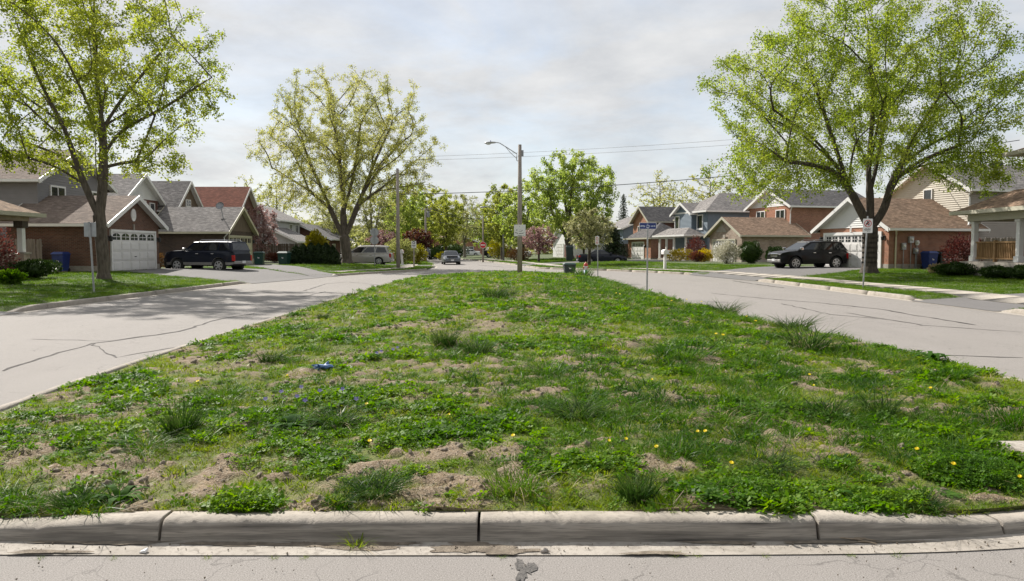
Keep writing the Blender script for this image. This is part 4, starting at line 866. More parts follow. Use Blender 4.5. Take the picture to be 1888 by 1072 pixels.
# --- fences --------------------------------------------------------------------
def fence(label, P, hgt, mt, wob=.03, seed=0, w=.14):
    rr = random.Random(seed); root = thing('wooden_fence', label, 'fence', (P[0][0], P[0][1], 0)); me = [MB().prism([(-w / 2, 0, 0), (w / 2, 0, 0), (w / 2, 0, hgt), (w * .2, 0, hgt + .05), (-w * .2, 0, hgt + .05), (-w / 2, 0, hgt)], (0, .022, 0)).mesh('fence_board', M[mt])]
    for (a, b) in zip(P[:-1], P[1:]):
        L = math.dist(a, b); ang = math.atan2(b[1] - a[1], b[0] - a[0]); n = int(L / (w + .012))
        for k in range(n):
            x = a[0] + (b[0] - a[0]) * (k + .5) / n; y = a[1] + (b[1] - a[1]) * (k + .5) / n; o = link('fence_board', me[0], root)
            o.location = (x - P[0][0], y - P[0][1], float(lawnz(x, y)) + .05 + rr.uniform(-wob, wob)); o.rotation_euler = (rr.uniform(-.02, .02), rr.uniform(-.015, .015), ang)
        for zz in (.4, hgt - .3):
            m = MB(); z = float(lawnz(*a)) + zz; dx_, dy_ = b[0] - a[0], b[1] - a[1]; nx, ny = -dy_ / L, dx_ / L
            q = [(a[0] + nx * .026, a[1] + ny * .026), (b[0] + nx * .026, b[1] + ny * .026), (b[0] + nx * .07, b[1] + ny * .07), (a[0] + nx * .07, a[1] + ny * .07)]; m.prism([(x - P[0][0], y - P[0][1], z) for x, y in q], (0, 0, .09)); m.build('rail', M[mt], root)
    return root
fence('weathered grey wood fence between brick garage and left porch', [(-28.6, 38.6), (-24.5, 38.6)], 1.65, 'wood_grey', seed=1)
fence('dark board fence beside the cedar hedge and red-leaf tree', [(-29, 76), (-21.5, 76)], 1.7, 'wood_dark', .02, 2, .16)
fence('dark wood fence between orange brick and blue houses', [(12.2, 96), (15.0, 94.6)], 1.8, 'wood_dark', .02, 3, .16)
fence('grey board fence seen through the right porch railing', [(26.5, 43), (35, 43)], 1.75, 'wood_grey', .05, 4, .17)
# ================================================================ vehicles (x forward, y left)
def wheel(parent, x, y, r, sgn, w=.23, spokes=6):
    t = MB(); pr = [(r * .60, -w / 2), (r * .88, -w / 2), (r * .97, -w * .42), (r, -w * .25), (r, w * .25), (r * .97, w * .42), (r * .88, w / 2), (r * .60, w / 2)]
    t.lathe(pr, 24, (0, 0, 0), 'y'); o = t.build('wheel', M['rubber'], parent, True); o.location = (x, y, r)
    m = MB(); f = sgn * (w / 2 + .004)
    m.lathe([(r * .66, f - sgn * .03), (r * .66, f), (r * .57, f + sgn * .004), (r * .55, f - sgn * .05)], 24, (0, 0, 0), 'y')
    for k in range(spokes):
        a = 2 * math.pi * k / spokes + .3; c, s_ = math.cos(a), math.sin(a); q = [(-.12, .10), (.12, .10), (.085, .60), (-.085, .60)]
        m.prism([(r * (u * c + v * s_), f - sgn * .02, r * (-u * s_ + v * c)) for u, v in q], (0, sgn * .022, 0))
    m.lathe([(r * .16, f - sgn * .02), (r * .16, f + sgn * .012), (r * .10, f + sgn * .02)], 12, (0, 0, 0), 'y')
    m.build('rim', M['alloy'], o, False); return o

def car(label, x, y, z, rz, kind, pm, cat, group=None, clad=None, rails=False, plate=True, chrome=True):
    K = {'suv': dict(L=5.05, W=1.96, H=1.92, wb=2.98, xo=-.02, r=.42, zb=.44, nose=[(-2.52, 1.10), (-2.45, 1.26), (-1.2, 1.28), (.95, 1.30), (1.15, 1.32), (1.9, 1.29), (2.38, 1.22), (2.5, 1.05)], cab=(-2.44, 1.12, -2.24, .42), sw=[(.03, .27), (.31, .585), (.615, .93)]),
         'suv_b': dict(L=4.9, W=1.96, H=1.88, wb=2.95, xo=-.02, r=.42, zb=.40, nose=[(-2.5, 1.05), (-2.43, 1.20), (-1.2, 1.23), (.95, 1.23), (1.15, 1.22), (1.9, 1.17), (2.32, 1.08), (2.48, .93)], cab=(-2.40, 1.30, -2.0, .32), sw=[(.03, .27), (.31, .585), (.615, .93)]),
         'van': dict(L=5.1, W=1.98, H=1.76, wb=3.05, xo=.02, r=.35, zb=.27, nose=[(-2.55, .95), (-2.48, 1.06), (-1.2, 1.06), (.9, 1.03), (1.2, 1.02), (1.9, .93), (2.35, .83), (2.53, .70)], cab=(-2.45, 1.55, -2.12, .38), sw=[(.03, .32), (.35, .62), (.65, .93)]),
         'sedan': dict(L=4.8, W=1.82, H=1.45, wb=2.75, xo=.05, r=.33, zb=.25, nose=[(-2.38, .85), (-2.3, .99), (-1.7, 1.0), (-1.2, .97), (.75, .93), (1.1, .92), (1.8, .82), (2.2, .72), (2.38, .60)], cab=(-1.65, 1.0, -.80, .18), sw=[(.10, .48), (.52, .90)])}[kind]
    L, W, H, r = K['L'], K['W'], K['H'], K['r']; w0 = W / 2; t = thing('parked_car' if cat != 'car' else 'car', label, cat, (x, y, z), rz, group)
    xs = sorted(set([round(v, 3) for v in np.linspace(-L / 2, L / 2, 46)])); xw = (K['xo'] - K['wb'] / 2, K['xo'] + K['wb'] / 2); ra = r * 1.17
    for c in xw: xs += [c + ra * math.cos(a) for a in np.linspace(0, math.pi, 11)]
    xs = sorted(xs); nx, nz = zip(*K['nose']); rows = []; mid = .62 if clad else .66
    for xx in xs:
        e = abs(xx) / (L / 2); w = w0 * (1 - .15 * max(0, (e - .72) / .28) ** 2.2); zt = float(np.interp(xx, nx, nz)); zb = K['zb'] + .10 * max(0, (e - .86) / .14) ** 2
        for c in xw:
            if abs(xx - c) < ra: zb = max(zb, r + math.sqrt(max(0, ra * ra - (xx - c) ** 2)) - .02)
        zb = min(zb, zt - .12); zm = max(zb + .03, min(mid, zt - .09)); zu = max(zm + .01, zt - .10)
        rows.append([(xx, 0, zb), (xx, .80 * w, zb), (xx, .985 * w, zb + .015), (xx, w, zm), (xx, .985 * w, (zm + zu) / 2), (xx, .955 * w, zu), (xx, .89 * w, zt), (xx, .5 * w, zt + .03), (xx, 0, zt + .035)])
    n = 9; m = MB(); Vt = [p for q in rows for p in q] + [(p[0], -p[1], p[2]) for q in rows for p in q]; N = len(rows) * n; F = []; mi = []
    for i in range(len(rows) - 1):
        for j in range(n - 1):
            a, b, c, d = i * n + j, i * n + j + 1, (i + 1) * n + j + 1, (i + 1) * n + j; k = 1 if (clad and j in (1, 2)) else 0
            F += [(a, b, c, d), (N + d, N + c, N + b, N + a)]; mi += [k, k]
    for i in (0, len(rows) - 1):
        F.append(tuple(i * n + j for j in range(n)) + tuple(N + i * n + j for j in range(n - 2, 0, -1))); mi.append(0)
    m.add(Vt, F); m.m = mi; body = m.build('body', [M[pm], M[clad] if clad else M[pm]], t, True)
    md = body.modifiers.new('split', 'EDGE_SPLIT'); md.split_angle = R(32)
    MB().box(-L / 2 + .25, L / 2 - .25, -.62 * w0, .62 * w0, K['zb'] - .06, .9).build('underbody', M['under'], t)
    # cabin
    rb, fb, rr_, fr = K['cab']; belt = float(np.interp((rb + fb) / 2, nx, nz)); yb, yr = .895 * w0, .73 * w0; S = np.linspace(0, 1, 9); lev = []
    def cp(s, tt): return (rb + (fb - rb) * s + ((rr_ + (fr - rr_) * s) - (rb + (fb - rb) * s)) * tt, yb + (yr - yb) * tt, (belt - .02) + (H - .07 - belt + .02) * tt - .035 * tt * (2 * s - 1) ** 2)
    m = MB(); Q = []
    for s in S:
        a = cp(s, 0); b = cp(s, 1); Q.append([a, b, (b[0], b[1] * .86, b[2] + .045), (b[0], 0, b[2] + .065)])
    V = [p for q in Q for p in q] + [(p[0], -p[1], p[2]) for q in Q for p in q]; N = 36; F = []
    for i in range(8):
        for j in range(3): a, b, c, d = i * 4 + j, i * 4 + j + 1, i * 4 + j + 5, i * 4 + j + 4; F += [(a, b, c, d), (N + d, N + c, N + b, N + a)]
    for i in (0, 8): F.append(tuple(i * 4 + j for j in range(4)) + tuple(N + i * 4 + j for j in (2, 1, 0)))
    cab = m.add(V, F).build('cabin', M[pm], t, True); md = cab.modifiers.new('split', 'EDGE_SPLIT'); md.split_angle = R(30)
    def panel(P, d, nm): return MB().prism(P, d).build(nm, M['car_glass'], cab)
    for a, b in K['sw']:
        for sg in (1, -1):
            P = [cp(s, q) for s, q in ((a + (.02 if a < .1 else 0), .14), (b, .14), (b - (.03 if b > .85 else 0), .86), (a + (.03 if a < .12 else 0), .86))]
            panel([(p[0], sg * (p[1] + .002), p[2]) for p in P], (0, sg * .012, .002), 'side_window')
    for s, nm, dx_ in ((1, 'windshield', .014), (0, 'rear_window', -.014)):
        a, b = cp(s, .10 if s else .16), cp(s, .90); P = [(a[0], -a[1] * .93, a[2]), (a[0], a[1] * .93, a[2]), (b[0], b[1] * .90, b[2]), (b[0], -b[1] * .90, b[2])]
        panel([(p[0] + dx_ * .2, p[1], p[2]) for p in P], (dx_, 0, .006), nm)
    for c in xw:
        for sg in (1, -1): wheel(t, c, sg * (w0 - .125), r, sg)
    f = L / 2; zn = float(np.interp(f - .25, nx, nz)); ew = w0 * .85
    for sg in (1, -1):
        MB().hexa([(f - .30, sg * .90 * w0, zn - .25), (f - .02, sg * .42 * w0, zn - .27), (f - .12, sg * .42 * w0, zn - .27), (f - .4, sg * .80 * w0, zn - .25), (f - .42, sg * .93 * w0, zn - .05), (f - .04, sg * .45 * w0, zn - .09), (f - .16, sg * .44 * w0, zn - .06), (f - .5, sg * .80 * w0, zn - .05)]).build('headlight', M['head'], t)
        hz = 1.05 if kind != 'sedan' else .86; hh = .36 if kind != 'sedan' else .16
        MB().bevel_box(-f - .012, -f + (.16 if kind != 'sedan' else .30), min(sg * (.60 if kind == 'sedan' else .76) * w0, sg * .90 * w0) , max(sg * (.60 if kind == 'sedan' else .76) * w0, sg * .90 * w0), hz - hh, hz, .02).build('taillight', M['tail'], t)
        MB().bevel_box(fb - .32, fb - .14, min(sg * .93 * w0, sg * 1.12 * w0), max(sg * .93 * w0, sg * 1.12 * w0), belt + .02, belt + .20, .03).build('mirror', M['chrome' if chrome and kind[:3] == 'suv' else pm], t)
        for a, b in K['sw'][-2:] if len(K['sw']) > 2 else K['sw']:
            q = cp(a + .04, 0); MB().bevel_box(q[0], q[0] + .2, min(sg * (.965 * w0), sg * (w0 + .022)), max(sg * (.965 * w0), sg * (w0 + .022)), belt - .17, belt - .125, .008).build('door_handle', M['chrome' if kind != 'sedan' else pm], t)
        if rails:
            MB().tube([cp(.1, 1)[:1] + (sg * yr * .93, H - .04), (cp(.16, 1)[0], sg * yr * .93, H + .05), (cp(.80, 1)[0], sg * yr * .93, H + .05), (cp(.88, 1)[0], sg * yr * .93, H - .04)], .018, 6).build('roof_rail', M['alloy'], t)
    g = MB().bevel_box(f - .14, f + .012, -.40 * w0, .40 * w0, zn - .30, zn - .06, .03).build('grille', M['chrome' if kind[:3] == 'suv' else 'lamp_black'], t)
    for k in range(3): MB().box(f + .008, f + .024, -.36 * w0, .36 * w0, zn - .27 + k * .07, zn - .235 + k * .07).build('grille_bar', M['lamp_black' if kind[:3] == 'suv' else 'metal_grey'], g)
    MB().bevel_box(f - .16, f + .03, -.80 * w0, .80 * w0, K['zb'] + .06, K['zb'] + .26, .05).build('front_bumper', M[clad or ('p_clad' if kind[:3] == 'suv' else pm)], t); MB().bevel_box(-f - .06, -f + .22, -.86 * w0, .86 * w0, K['zb'] + .06, K['zb'] + .26, .05).build('rear_bumper', M[clad or ('p_clad' if kind[:3] == 'suv' else pm)], t)
    if plate: MB().box(f + .028, f + .042, -.16, .16, K['zb'] + .14, K['zb'] + .29).build('plate', M['plate'], t); MB().box(-f - .034 - .04, -f - .02 - .04, -.16, .16, K['zb'] + .12, K['zb'] + .27).build('plate', M['plate'], t)
    return t
P_ = math.pi
car('dark navy sport utility vehicle with silver lower panels in the left driveway', -18.75, 45.6, .20, P_ - R(16), 'suv', 'p_navy', 'suv', clad='p_clad', rails=True)
car('black sport utility vehicle with chrome grille in front of white garage', 19.55, 49.0, .29, P_ + R(12), 'suv_b', 'p_black', 'suv', rails=True)
car('silver minivan parked across the far left driveway behind tree', -13.2, 65.9, .19, P_, 'van', 'p_silver', 'minivan')
car('grey sedan driving towards the camera on the road', -6.5, 78.5, .01, -P_ / 2 + R(9), 'sedan', 'p_grey', 'car')
car('black sedan with red tail lights parked behind pale blossom tree', 8.9, 73.5, .12, R(4), 'sedan', 'p_midnight', 'sedan')
car('small dark sport utility vehicle parked beyond utility pole', -12.0, 100, .22, -P_ / 2 + R(8), 'suv_b', 'p_midnight', 'suv', chrome=False)
car('white sedan parked far down the street by the bungalow', -8.9, 150, .2, R(200), 'sedan', 'p_white', 'sedan')
car('black pickup-sized vehicle in far right driveway by do-not-enter sign', -2.2, 118, .25, R(185), 'suv_b', 'p_black', 'suv', chrome=False)
car('second white sedan far away beyond the black vehicle', .8, 124, .25, R(185), 'sedan', 'p_white', 'sedan')

# ================================================================ poles, signs, wires
def lz(x, y): return float(lawnz(x, y))
def mz(x, y): return float(medz(np.array([float(x)]), np.array([float(y)]))[0])
def face_sign(t, w, h, z0, mats='sign_white', y=-.03, th=.006, rad=.03):
    P = []
    for cx, cz, a0 in ((w / 2 - rad, z0 + h - rad, 0), (-w / 2 + rad, z0 + h - rad, 90), (-w / 2 + rad, z0 + rad, 180), (w / 2 - rad, z0 + rad, 270)):
        for k in range(4): a = R(a0 + 30 * k); P.append((cx + rad * math.cos(a), y, cz + rad * math.sin(a)))
    return MB().prism(P, (0, th, 0)).build('sign_plate', M[mats], t)
def pole(t, h, r=.028, lean=0, m='galv', name='post'): return MB().tube([(lean * h, 0, h), (0, 0, -.15)], r, 8).build(name, M[m], t)
def strokes(parent, L, m, y, name='lettering', th=.003):
    """flat print: each stroke is (x0,z0,x1,z1,width)"""
    mb = MB()
    for x0, z0, x1, z1, w in L:
        d = Vector((x1 - x0, z1 - z0)); l = max(d.length, 1e-6); n = Vector((-d.y, d.x)) / l * w / 2
        mb.prism([(x0 + n.x, y, z0 + n.y), (x0 - n.x, y, z0 - n.y), (x1 - n.x, y, z1 - n.y), (x1 + n.x, y, z1 + n.y)], (0, -th, 0))
    return mb.build(name, M[m], parent)
def ring(parent, cx, cz, r, w, y, m, name='ring'):
    mb = MB(); n = 28; P = [(cx + q * math.cos(2 * P_ * k / n), y - d, cz + q * math.sin(2 * P_ * k / n)) for d in (0, .003) for q in (r - w / 2, r + w / 2) for k in range(n)]
    F = []
    for k in range(n):
        j = (k + 1) % n; F += [(2 * n + k, 2 * n + j, 3 * n + j, 3 * n + k), (n + k, n + j, 3 * n + j, 3 * n + k), (k, j, 2 * n + j, 2 * n + k)]
    return mb.add(P, F).build(name, M[m], parent)

# left sign, seen from behind
t = thing('street_sign', 'grey back of street sign on leaning post in left lawn', 'sign', (-14.15, 25.0, lz(-14.15, 25)), 0)
MB().tube([(-.09, 0, 2.35), (0, 0, -.2)], .033, 8).build('post', M['galv'], t)
s = MB().bevel_box(-.30, .11, .028, .036, 1.88, 2.36, .002).build('sign_plate', M['sign_back'], t)
MB().box(-.12, -.06, -.036, .027, 1.86, 2.38).build('bracket', M['galv'], s)
# stop sign from behind with a second plate under it
t = thing('stop_sign', 'octagonal stop sign from behind with second grey plate below', 'sign', (-11.05, 59.5, lz(-11.05, 59.5)), 0); pole(t, 3.05, .035)
o8 = lambda c, r: [(r * math.cos(P_ / 8 + P_ / 4 * k), .04, c + r * math.sin(P_ / 8 + P_ / 4 * k)) for k in range(8)]
MB().prism(o8(2.72, .36), (0, .008, 0)).build('sign_plate', M['sign_back'], t); MB().prism(o8(2.08, .36), (0, .008, 0)).build('sign_plate', M['sign_back'], t)
t = thing('street_sign', 'white sign with two dark symbols on short wooden post', 'sign', (-8.15, 61.5, lz(-8.15, 61.5)), R(4)); MB().box(-.06, .06, -.05, .05, -.2, 2.1).build('post', M['pole_wood'], t)
s = face_sign(t, .40, .58, 1.56, y=-.06); ring(s, 0, 2.0, .09, .05, -.061, 'ink', 'symbol'); strokes(s, [(-.14, 1.78, .14, 1.78, .05), (-.1, 1.67, .1, 1.67, .03)], 'ink', -.061)
# no stopping sign on the right
t = thing('parking_sign', 'white sign with red prohibition circle on thin post by right kerb', 'sign', (13.35, 28.1, lz(13.35, 28.1)), R(-3)); MB().tube([(.12, 0, 2.72), (0, 0, -.2)], .032, 8).build('post', M['galv'], t)
s = face_sign(t, .36, .54, 2.06, y=-.045); s.location = (.11, 0, .02)
ring(s, .0, 2.42, .125, .022, -.046, 'sign_red'); strokes(s, [(-.085, 2.335, .085, 2.505, .02)], 'sign_red', -.0462, 'slash')
strokes(s, [(-.03, 2.50, .03, 2.44, .035), (.0, 2.49, -.01, 2.40, .045), (-.05, 2.44, -.05, 2.37, .04), (-.01, 2.40, .05, 2.35, .035), (.03, 2.43, .07, 2.39, .025), (-.04, 2.50, .05, 2.49, .02)], 'ink', -.0458, 'symbol')
strokes(s, [(-.10, 2.225, -.02, 2.235, .014), (.0, 2.225, .06, 2.235, .014), (.07, 2.235, .11, 2.24, .012), (-.12, 2.215, -.12, 2.17, .012), (-.11, 2.175, .10, 2.18, .028)], 'ink', -.046)
strokes(s, [(-.03, 2.115, .0, 2.115, .018), (.03, 2.115, .05, 2.115, .014), (.065, 2.12, .085, 2.115, .01)], 'ink', -.046, 'fine_print')
# street name sign on the median
t = thing('street_name_sign', 'blue street name sign on tall grey post at median edge', 'sign', (4.5, 24.6, mz(4.5, 24.6)), 0); t.scale = (.82, .82, .82); pole(t, 2.62, .034)
ax = 0.02
s = face_sign(t, .70, .27, 2.57, 'sign_white', y=-.04, th=.012, rad=.03); b = face_sign(t, .66, .235, 2.588, 'sign_blue', y=-.045, th=.004, rad=.02); b.name = 'sign_face'; b.parent = s
G = []; z0 = 2.66
def gl(x, L, sc=1): return [(x + a * sc, z0 + b_ * sc, x + c * sc, z0 + d_ * sc, w) for a, b_, c, d_, w in L]
G += gl(-.30, [(.02, .07, .0, .03, .018), (.0, .03, .0, .0, .018), (.03, .08, .04, .0, .016), (.06, .06, .065, .0, .018), (.045, .06, .15, .06, .02), (.105, .06, .10, .02, .022), (.15, .06, .13, -.005, .022), (.185, .06, .165, .0, .02)])
G += gl(-.06, [(.0, .06, .13, .06, .02), (.02, .115, .08, .115, .022), (.0, .02, .02, -.03, .022), (.03, -.035, .10, -.035, .03), (.12, .04, .10, -.02, .026), (.04, -.015, .07, -.005, .02)])
G += gl(.12, [(.0, .055, .015, .015, .02), (.015, .015, .04, .05, .018), (.06, .055, .06, .01, .02), (.06, .06, .10, .06, .014), (.085, .015, .11, .05, .018), (.14, .06, .14, .015, .022), (.165, .06, .165, .02, .022), (.14, .06, .165, .06, .014)])
strokes(b, G, 'ink_pale', -.0455)
# narrow regulatory sign at the far end of the median
t = thing('parking_sign', 'narrow white and red sign turned away on post at median end', 'sign', (4.35, 37.4, mz(4.35, 37.4)), R(-52)); t.scale = (.84, .84, .84); MB().tube([(-.06, 0, 2.6), (0, 0, -.2)], .03, 8).build('post', M['galv'], t)
s = face_sign(t, .32, .50, 2.05, y=-.04); s.location.x = -.05; ring(s, 0, 2.40, .09, .03, -.041, 'sign_red'); strokes(s, [(-.10, 2.2, .10, 2.2, .04), (-.09, 2.13, .09, 2.13, .025)], 'sign_red', -.041)

def street_lamp(label, x, y, z, H, side=-1, sc=1.0, sign=False, pm='pole_wood', rb=.145, arm=2.05):
    t = thing('street_lamp', label, 'street lamp', (x, y, z), 0)
    MB().tube([(0, 0, -.3), (0, 0, H * .5), (0, 0, H)], [rb, rb * .84, rb * .66], 10).build('pole', M[pm], t, True)
    a = MB(); zb = H - 1.28 * sc; s = side
    a.tube([(s * .11, 0, zb + .02), (s * .17, 0, zb + .06), (s * .17, 0, zb + .60 * sc)], .03 * sc, 7); top = [(s * .17, 0, zb + .58 * sc), (s * .9 * sc, 0, zb + 1.0 * sc), (s * 1.25 * sc, 0, zb + 1.22 * sc), (s * 1.55 * sc, 0, zb + 1.40 * sc), (s * 1.75 * sc, 0, zb + 1.44 * sc), (s * (arm - .05) * sc, 0, zb + 1.43 * sc)]
    a.tube(top, .034 * sc, 7); a.tube([(s * .17, 0, zb + .16), (s * .7 * sc, 0, zb + .64 * sc), (s * 1.12 * sc, 0, zb + 1.14 * sc)], .022 * sc, 6); a.build('arm', M['galv'], t, True)
    hd = MB(); c = (s * (arm + .22) * sc, 0, zb + 1.44 * sc); V = []; n = 12
    prof = [(-.42, .05, .05, 0), (-.30, .09, .07, 0), (-.05, .16, .085, -.005), (.18, .17, .09, -.02), (.36, .12, .06, -.03), (.45, .03, .02, -.035)]
    for q, wy, wz, dz in prof: V += [(c[0] + s * q * sc, c[1] + wy * sc * math.cos(2 * P_ * k / n), c[2] + dz * sc + wz * sc * math.sin(2 * P_ * k / n)) for k in range(n)]
    F = [(i * n + k, i * n + (k + 1) % n, (i + 1) * n + (k + 1) % n, (i + 1) * n + k) for i in range(5) for k in range(n)] + [tuple(range(n)), tuple(range(5 * n, 6 * n))]
    l = hd.add(V, F).build('lamp_head', M['galv'], t, True); MB().blob((c[0] + s * .14 * sc, 0, c[2] - .09 * sc), (.2 * sc, .13 * sc, .09 * sc), 1, 2, 0).build('lens', M['head'], l, True); MB().lathe([(.035 * sc, .06 * sc), (.035 * sc, .15 * sc)], 8, (c[0] - s * .02, 0, c[2])).build('photocell', M['bin_blue'], l)
    if sign:
        MB().box(.09, .2, -.04, .04, H - .62, H - .3).build('bracket', M['metal_grey'], t)
        sg = face_sign(t, .62, .62, 2.05, y=-rb - .02, rad=.01); yv = -rb - .021
        strokes(sg, [(0, 2.60, 0, 2.53, .014), (-.20, 2.37, -.13, 2.40, .02), (-.19, 2.39, -.15, 2.36, .02), (.0, 2.395, .03, 2.405, .012), (.11, 2.39, .14, 2.36, .02), (.14, 2.36, .10, 2.33, .02), (-.05, 2.315, .10, 2.315, .018), (-.27, 2.25, -.12, 2.215, .022), (-.12, 2.22, -.11, 2.17, .02), (-.05, 2.19, .17, 2.205, .028), (.17, 2.21, .24, 2.25, .012), (-.10, 2.09, .13, 2.09, .022), (.17, 2.09, .21, 2.09, .016)], 'ink', yv)
    return t
street_lamp('tall wooden street lamp on the median with white notice sign', .42, 40.0, mz(.42, 40), 6.95, sc=.7, sign=True)
street_lamp('grey street lamp further down the right side of the road', -1.1, 95, .15, 6.7, sc=1.1, pm='metal_grey', rb=.14)
def upole(label, x, y, H, rb, xfm=False, arm=None):
    t = thing('utility_pole', label, 'pole', (x, y, lz(x, y)), 0); MB().tube([(0, 0, -.3), (0, 0, H * .5), (0, 0, H)], [rb, rb * .85, rb * .65], 10).build('pole', M['pole_wood'], t, True)
    if xfm:
        MB().lathe([(.16, -.35), (.2, -.3), (.2, .3), (.12, .38)], 12, (.32, 0, H - .75)).build('transformer', M['metal_grey'], t)
        c = MB().box(-.5, .75, -.05, .05, H - .25, H - .14).build('crossarm', M['pole_wood'], t)
        for k in (-.4, .25, .65): MB().lathe([(.03, 0), (.07, .04), (.07, .14), (.03, .2)], 8, (k, 0, H - .14)).build('insulator', M['metal_grey'], c)
    if arm: MB().tube([(0, 0, H - .5), (arm, 0, H - .1)], .03, 6).build('arm', M['galv'], t)
    return t
upole('tall wooden utility pole in front of the left centre tree', -8.75, 56.9, 7.6, .155)
upole('utility pole with grey transformer beside the maroon tree', -10.6, 91, 6.5, .15, True)
t = upole('slim utility pole carrying red do-not-enter sign', -3.6, 92, 5.6, .13, arm=-1.6)
sg = thing('do_not_enter_sign', 'round red do-not-enter sign with white bar on slim pole', 'sign', (-3.6, 91.8, lz(-3.6, 92)), 0)
MB().prism([(.42 * math.cos(2 * P_ * k / 24), -.02, 2.0 + .42 * math.sin(2 * P_ * k / 24)) for k in range(24)], (0, .01, 0)).build('sign_plate', M['sign_red'], sg); ring(sg, 0, 2.0, .40, .04, -.0205, 'sign_white', 'rim'); MB().box(-.28, .28, -.026, -.021, 1.93, 2.07).build('bar', M['sign_white'], sg)
def wire(label, A, B, sag, r, m='cable', n=24):
    P = []
    for k in range(n + 1):
        s_ = k / n; P.append((A[0] + (B[0] - A[0]) * s_, A[1] + (B[1] - A[1]) * s_, A[2] + (B[2] - A[2]) * s_ - 4 * sag * s_ * (1 - s_)))
    tag(MB().tube(P, r, 5).build('power_line', M[m]), label, 'cable', 'overhead power lines')
wire('thick dark lower cable crossing from the left pole to the right', (-8.75, 56.9, 5.8), (34, 50, 8.9), .75, .025)
wire('pale upper cable crossing the sky, the higher of the pair', (-8.75, 56.9, 8.6), (46, 49, 12.0), .7, .010, 'cable_pale')
wire('pale upper cable crossing the sky, the lower of the pair', (-8.75, 56.9, 8.35), (46, 49, 11.6), .75, .010, 'cable_pale')
wire('thin distant cable between transformer pole and sign pole', (-10.6, 91, 6.5), (-3.6, 92, 5.4), .35, .025)
wire('thin cable dropping from transformer pole towards the right trees', (-10.6, 91, 5.2), (9, 110, 3.9), .5, .03)
wire('thin upper distant cable leaving the transformer pole', (-10.4, 91, 6.7), (6, 120, 4.8), .6, .03)

# ================================================================ bins, mailboxes, hydrant
def bin_(label, x, y, z, rz, m, w=.58, d=.66, h=1.05, logo=True, lidm=None):
    t = thing('wheelie_bin', label, 'bin', (x, y, z), rz); a, b = .40 * w, .5 * w; c, e = .40 * d, .5 * d
    MB().hexa([(-a, -c, .06), (a, -c, .06), (a, c, .06), (-a, c, .06), (-b, -e, h * .88), (b, -e, h * .88), (b, e, h * .88), (-b, e, h * .88)]).box(-b - .02, b + .02, -e - .02, e + .02, h * .84, h * .885).build('tub', M[m], t)
    l = MB().hexa([(-b - .035, -e - .05, h * .888), (b + .035, -e - .05, h * .888), (b + .035, e + .03, h * .888), (-b - .035, e + .03, h * .888), (-b * .8, -e * .75, h), (b * .8, -e * .75, h), (b * .8, e * .8, h), (-b * .8, e * .8, h)]).build('lid', M[lidm or m], t)
    MB().tube([(-b * .8, e + .08, h * .93), (b * .8, e + .08, h * .93)], .02, 6).build('handle', M[m], t)
    for s_ in (-1, 1): MB().lathe([(.10, -.03), (.10, .03)], 14, (s_ * (a - .02), c + .04, .10), 'x').build('wheel', M['rubber'], t)
    if logo: strokes(t, [(-.08 * w / .58, h * .66, .10 * w / .58, h * .66, .07), (-.05, h * .53, .07, h * .53, .06), (-.07, h * .60, -.03, h * .56, .03)], 'sign_white', -e + .055 * d - .012, 'logo')
    return t
bin_('blue wheelie bin beside the left brick garage wall', -23.5, 38.55, .42, 0, 'bin_blue')
bin_('dark green wheelie bin by the cedar hedge', -17.6, 57.2, .36, R(-6), 'bin_green', .78, .8, 1.08)
bin_('green wheelie bin half hidden behind the navy vehicle', -19.4, 56.8, .38, R(8), 'bin_green', .72, .76, 1.06)
bin_('dark green wheelie bin standing at the far end of median', 3.62, 46.7, .004, R(4), 'bin_dark', .74, .7, .74, lidm='bin_green')
for lab, q, mm_ in (('blue wheelie bin against the right brick garage wall', 2.45, 'bin_blue'), ('blackish green wheelie bin beside blue bin at brick wall', 3.32, 'bin_dark')):
    c, s_ = math.cos(TH), math.sin(TH); bin_(lab, 23.1 + q * c + .62 * s_, 45.4 + q * s_ - .62 * c, .37, TH, mm_, .66, .66, 1.12)
bin_('tall dark bin standing behind the black sedan', 6.05, 78.0, .3, 0, 'bin_dark', .75, .75, 1.7, False)
t = thing('garbage_bag', 'black refuse bag on lawn beside brown garage corner', 'bag', (-21.2, 45.6, .40)); MB().blob((0, 0, .35), (.28, .28, .42), 3, 2, .3).build('sack', M['bag'], t, True); MB().blob((0, 0, .80), (.07, .07, .12), 5, 1, .4).build('knot', M['bag'], t, True)
def mailbox(label, x, y, rz, lean=0):
    t = thing('mailbox', label, 'mailbox', (x, y, lz(x, y)), rz); MB().hexa([(-.09, -.09, -.2), (.09, -.09, -.2), (.09, .09, -.2), (-.09, .09, -.2), (-.08 + lean, -.08, 1.06), (.08 + lean, -.08, 1.06), (.08 + lean, .08, 1.06), (-.08 + lean, .08, 1.06)]).build('post', M['white'], t)
    P = [(-.2 + lean, 1.065), (.2 + lean, 1.065), (.2 + lean, 1.26)] + [(lean + .2 * math.cos(P_ * k / 8), 1.26 + .15 * math.sin(P_ * k / 8)) for k in range(1, 8)] + [(-.2 + lean, 1.26)]
    b = MB().prism([(x_, -.26, z_) for x_, z_ in P], (0, .52, 0)).build('box', M['sign_white'], t); MB().prism([(lean + (x_ - lean) * .9, -.275, 1.09 + (z_ - 1.065) * .88) for x_, z_ in P], (0, .013, 0)).build('door', M['white'], b); MB().box(lean + .205, lean + .22, -.15, -.11, 1.15, 1.42).build('flag', M['sign_red'], b)
mailbox('white mailbox on square white post in right boulevard strip', 11.0, 53.2, R(10)); mailbox('white mailbox on leaning white post by yellow-green bush', -9.9, 67.0, 0, -.12)
t = thing('fire_hydrant', 'small red, white and blue hydrant beyond the median end', 'hydrant', (4.75, 47.6, .0), 0)
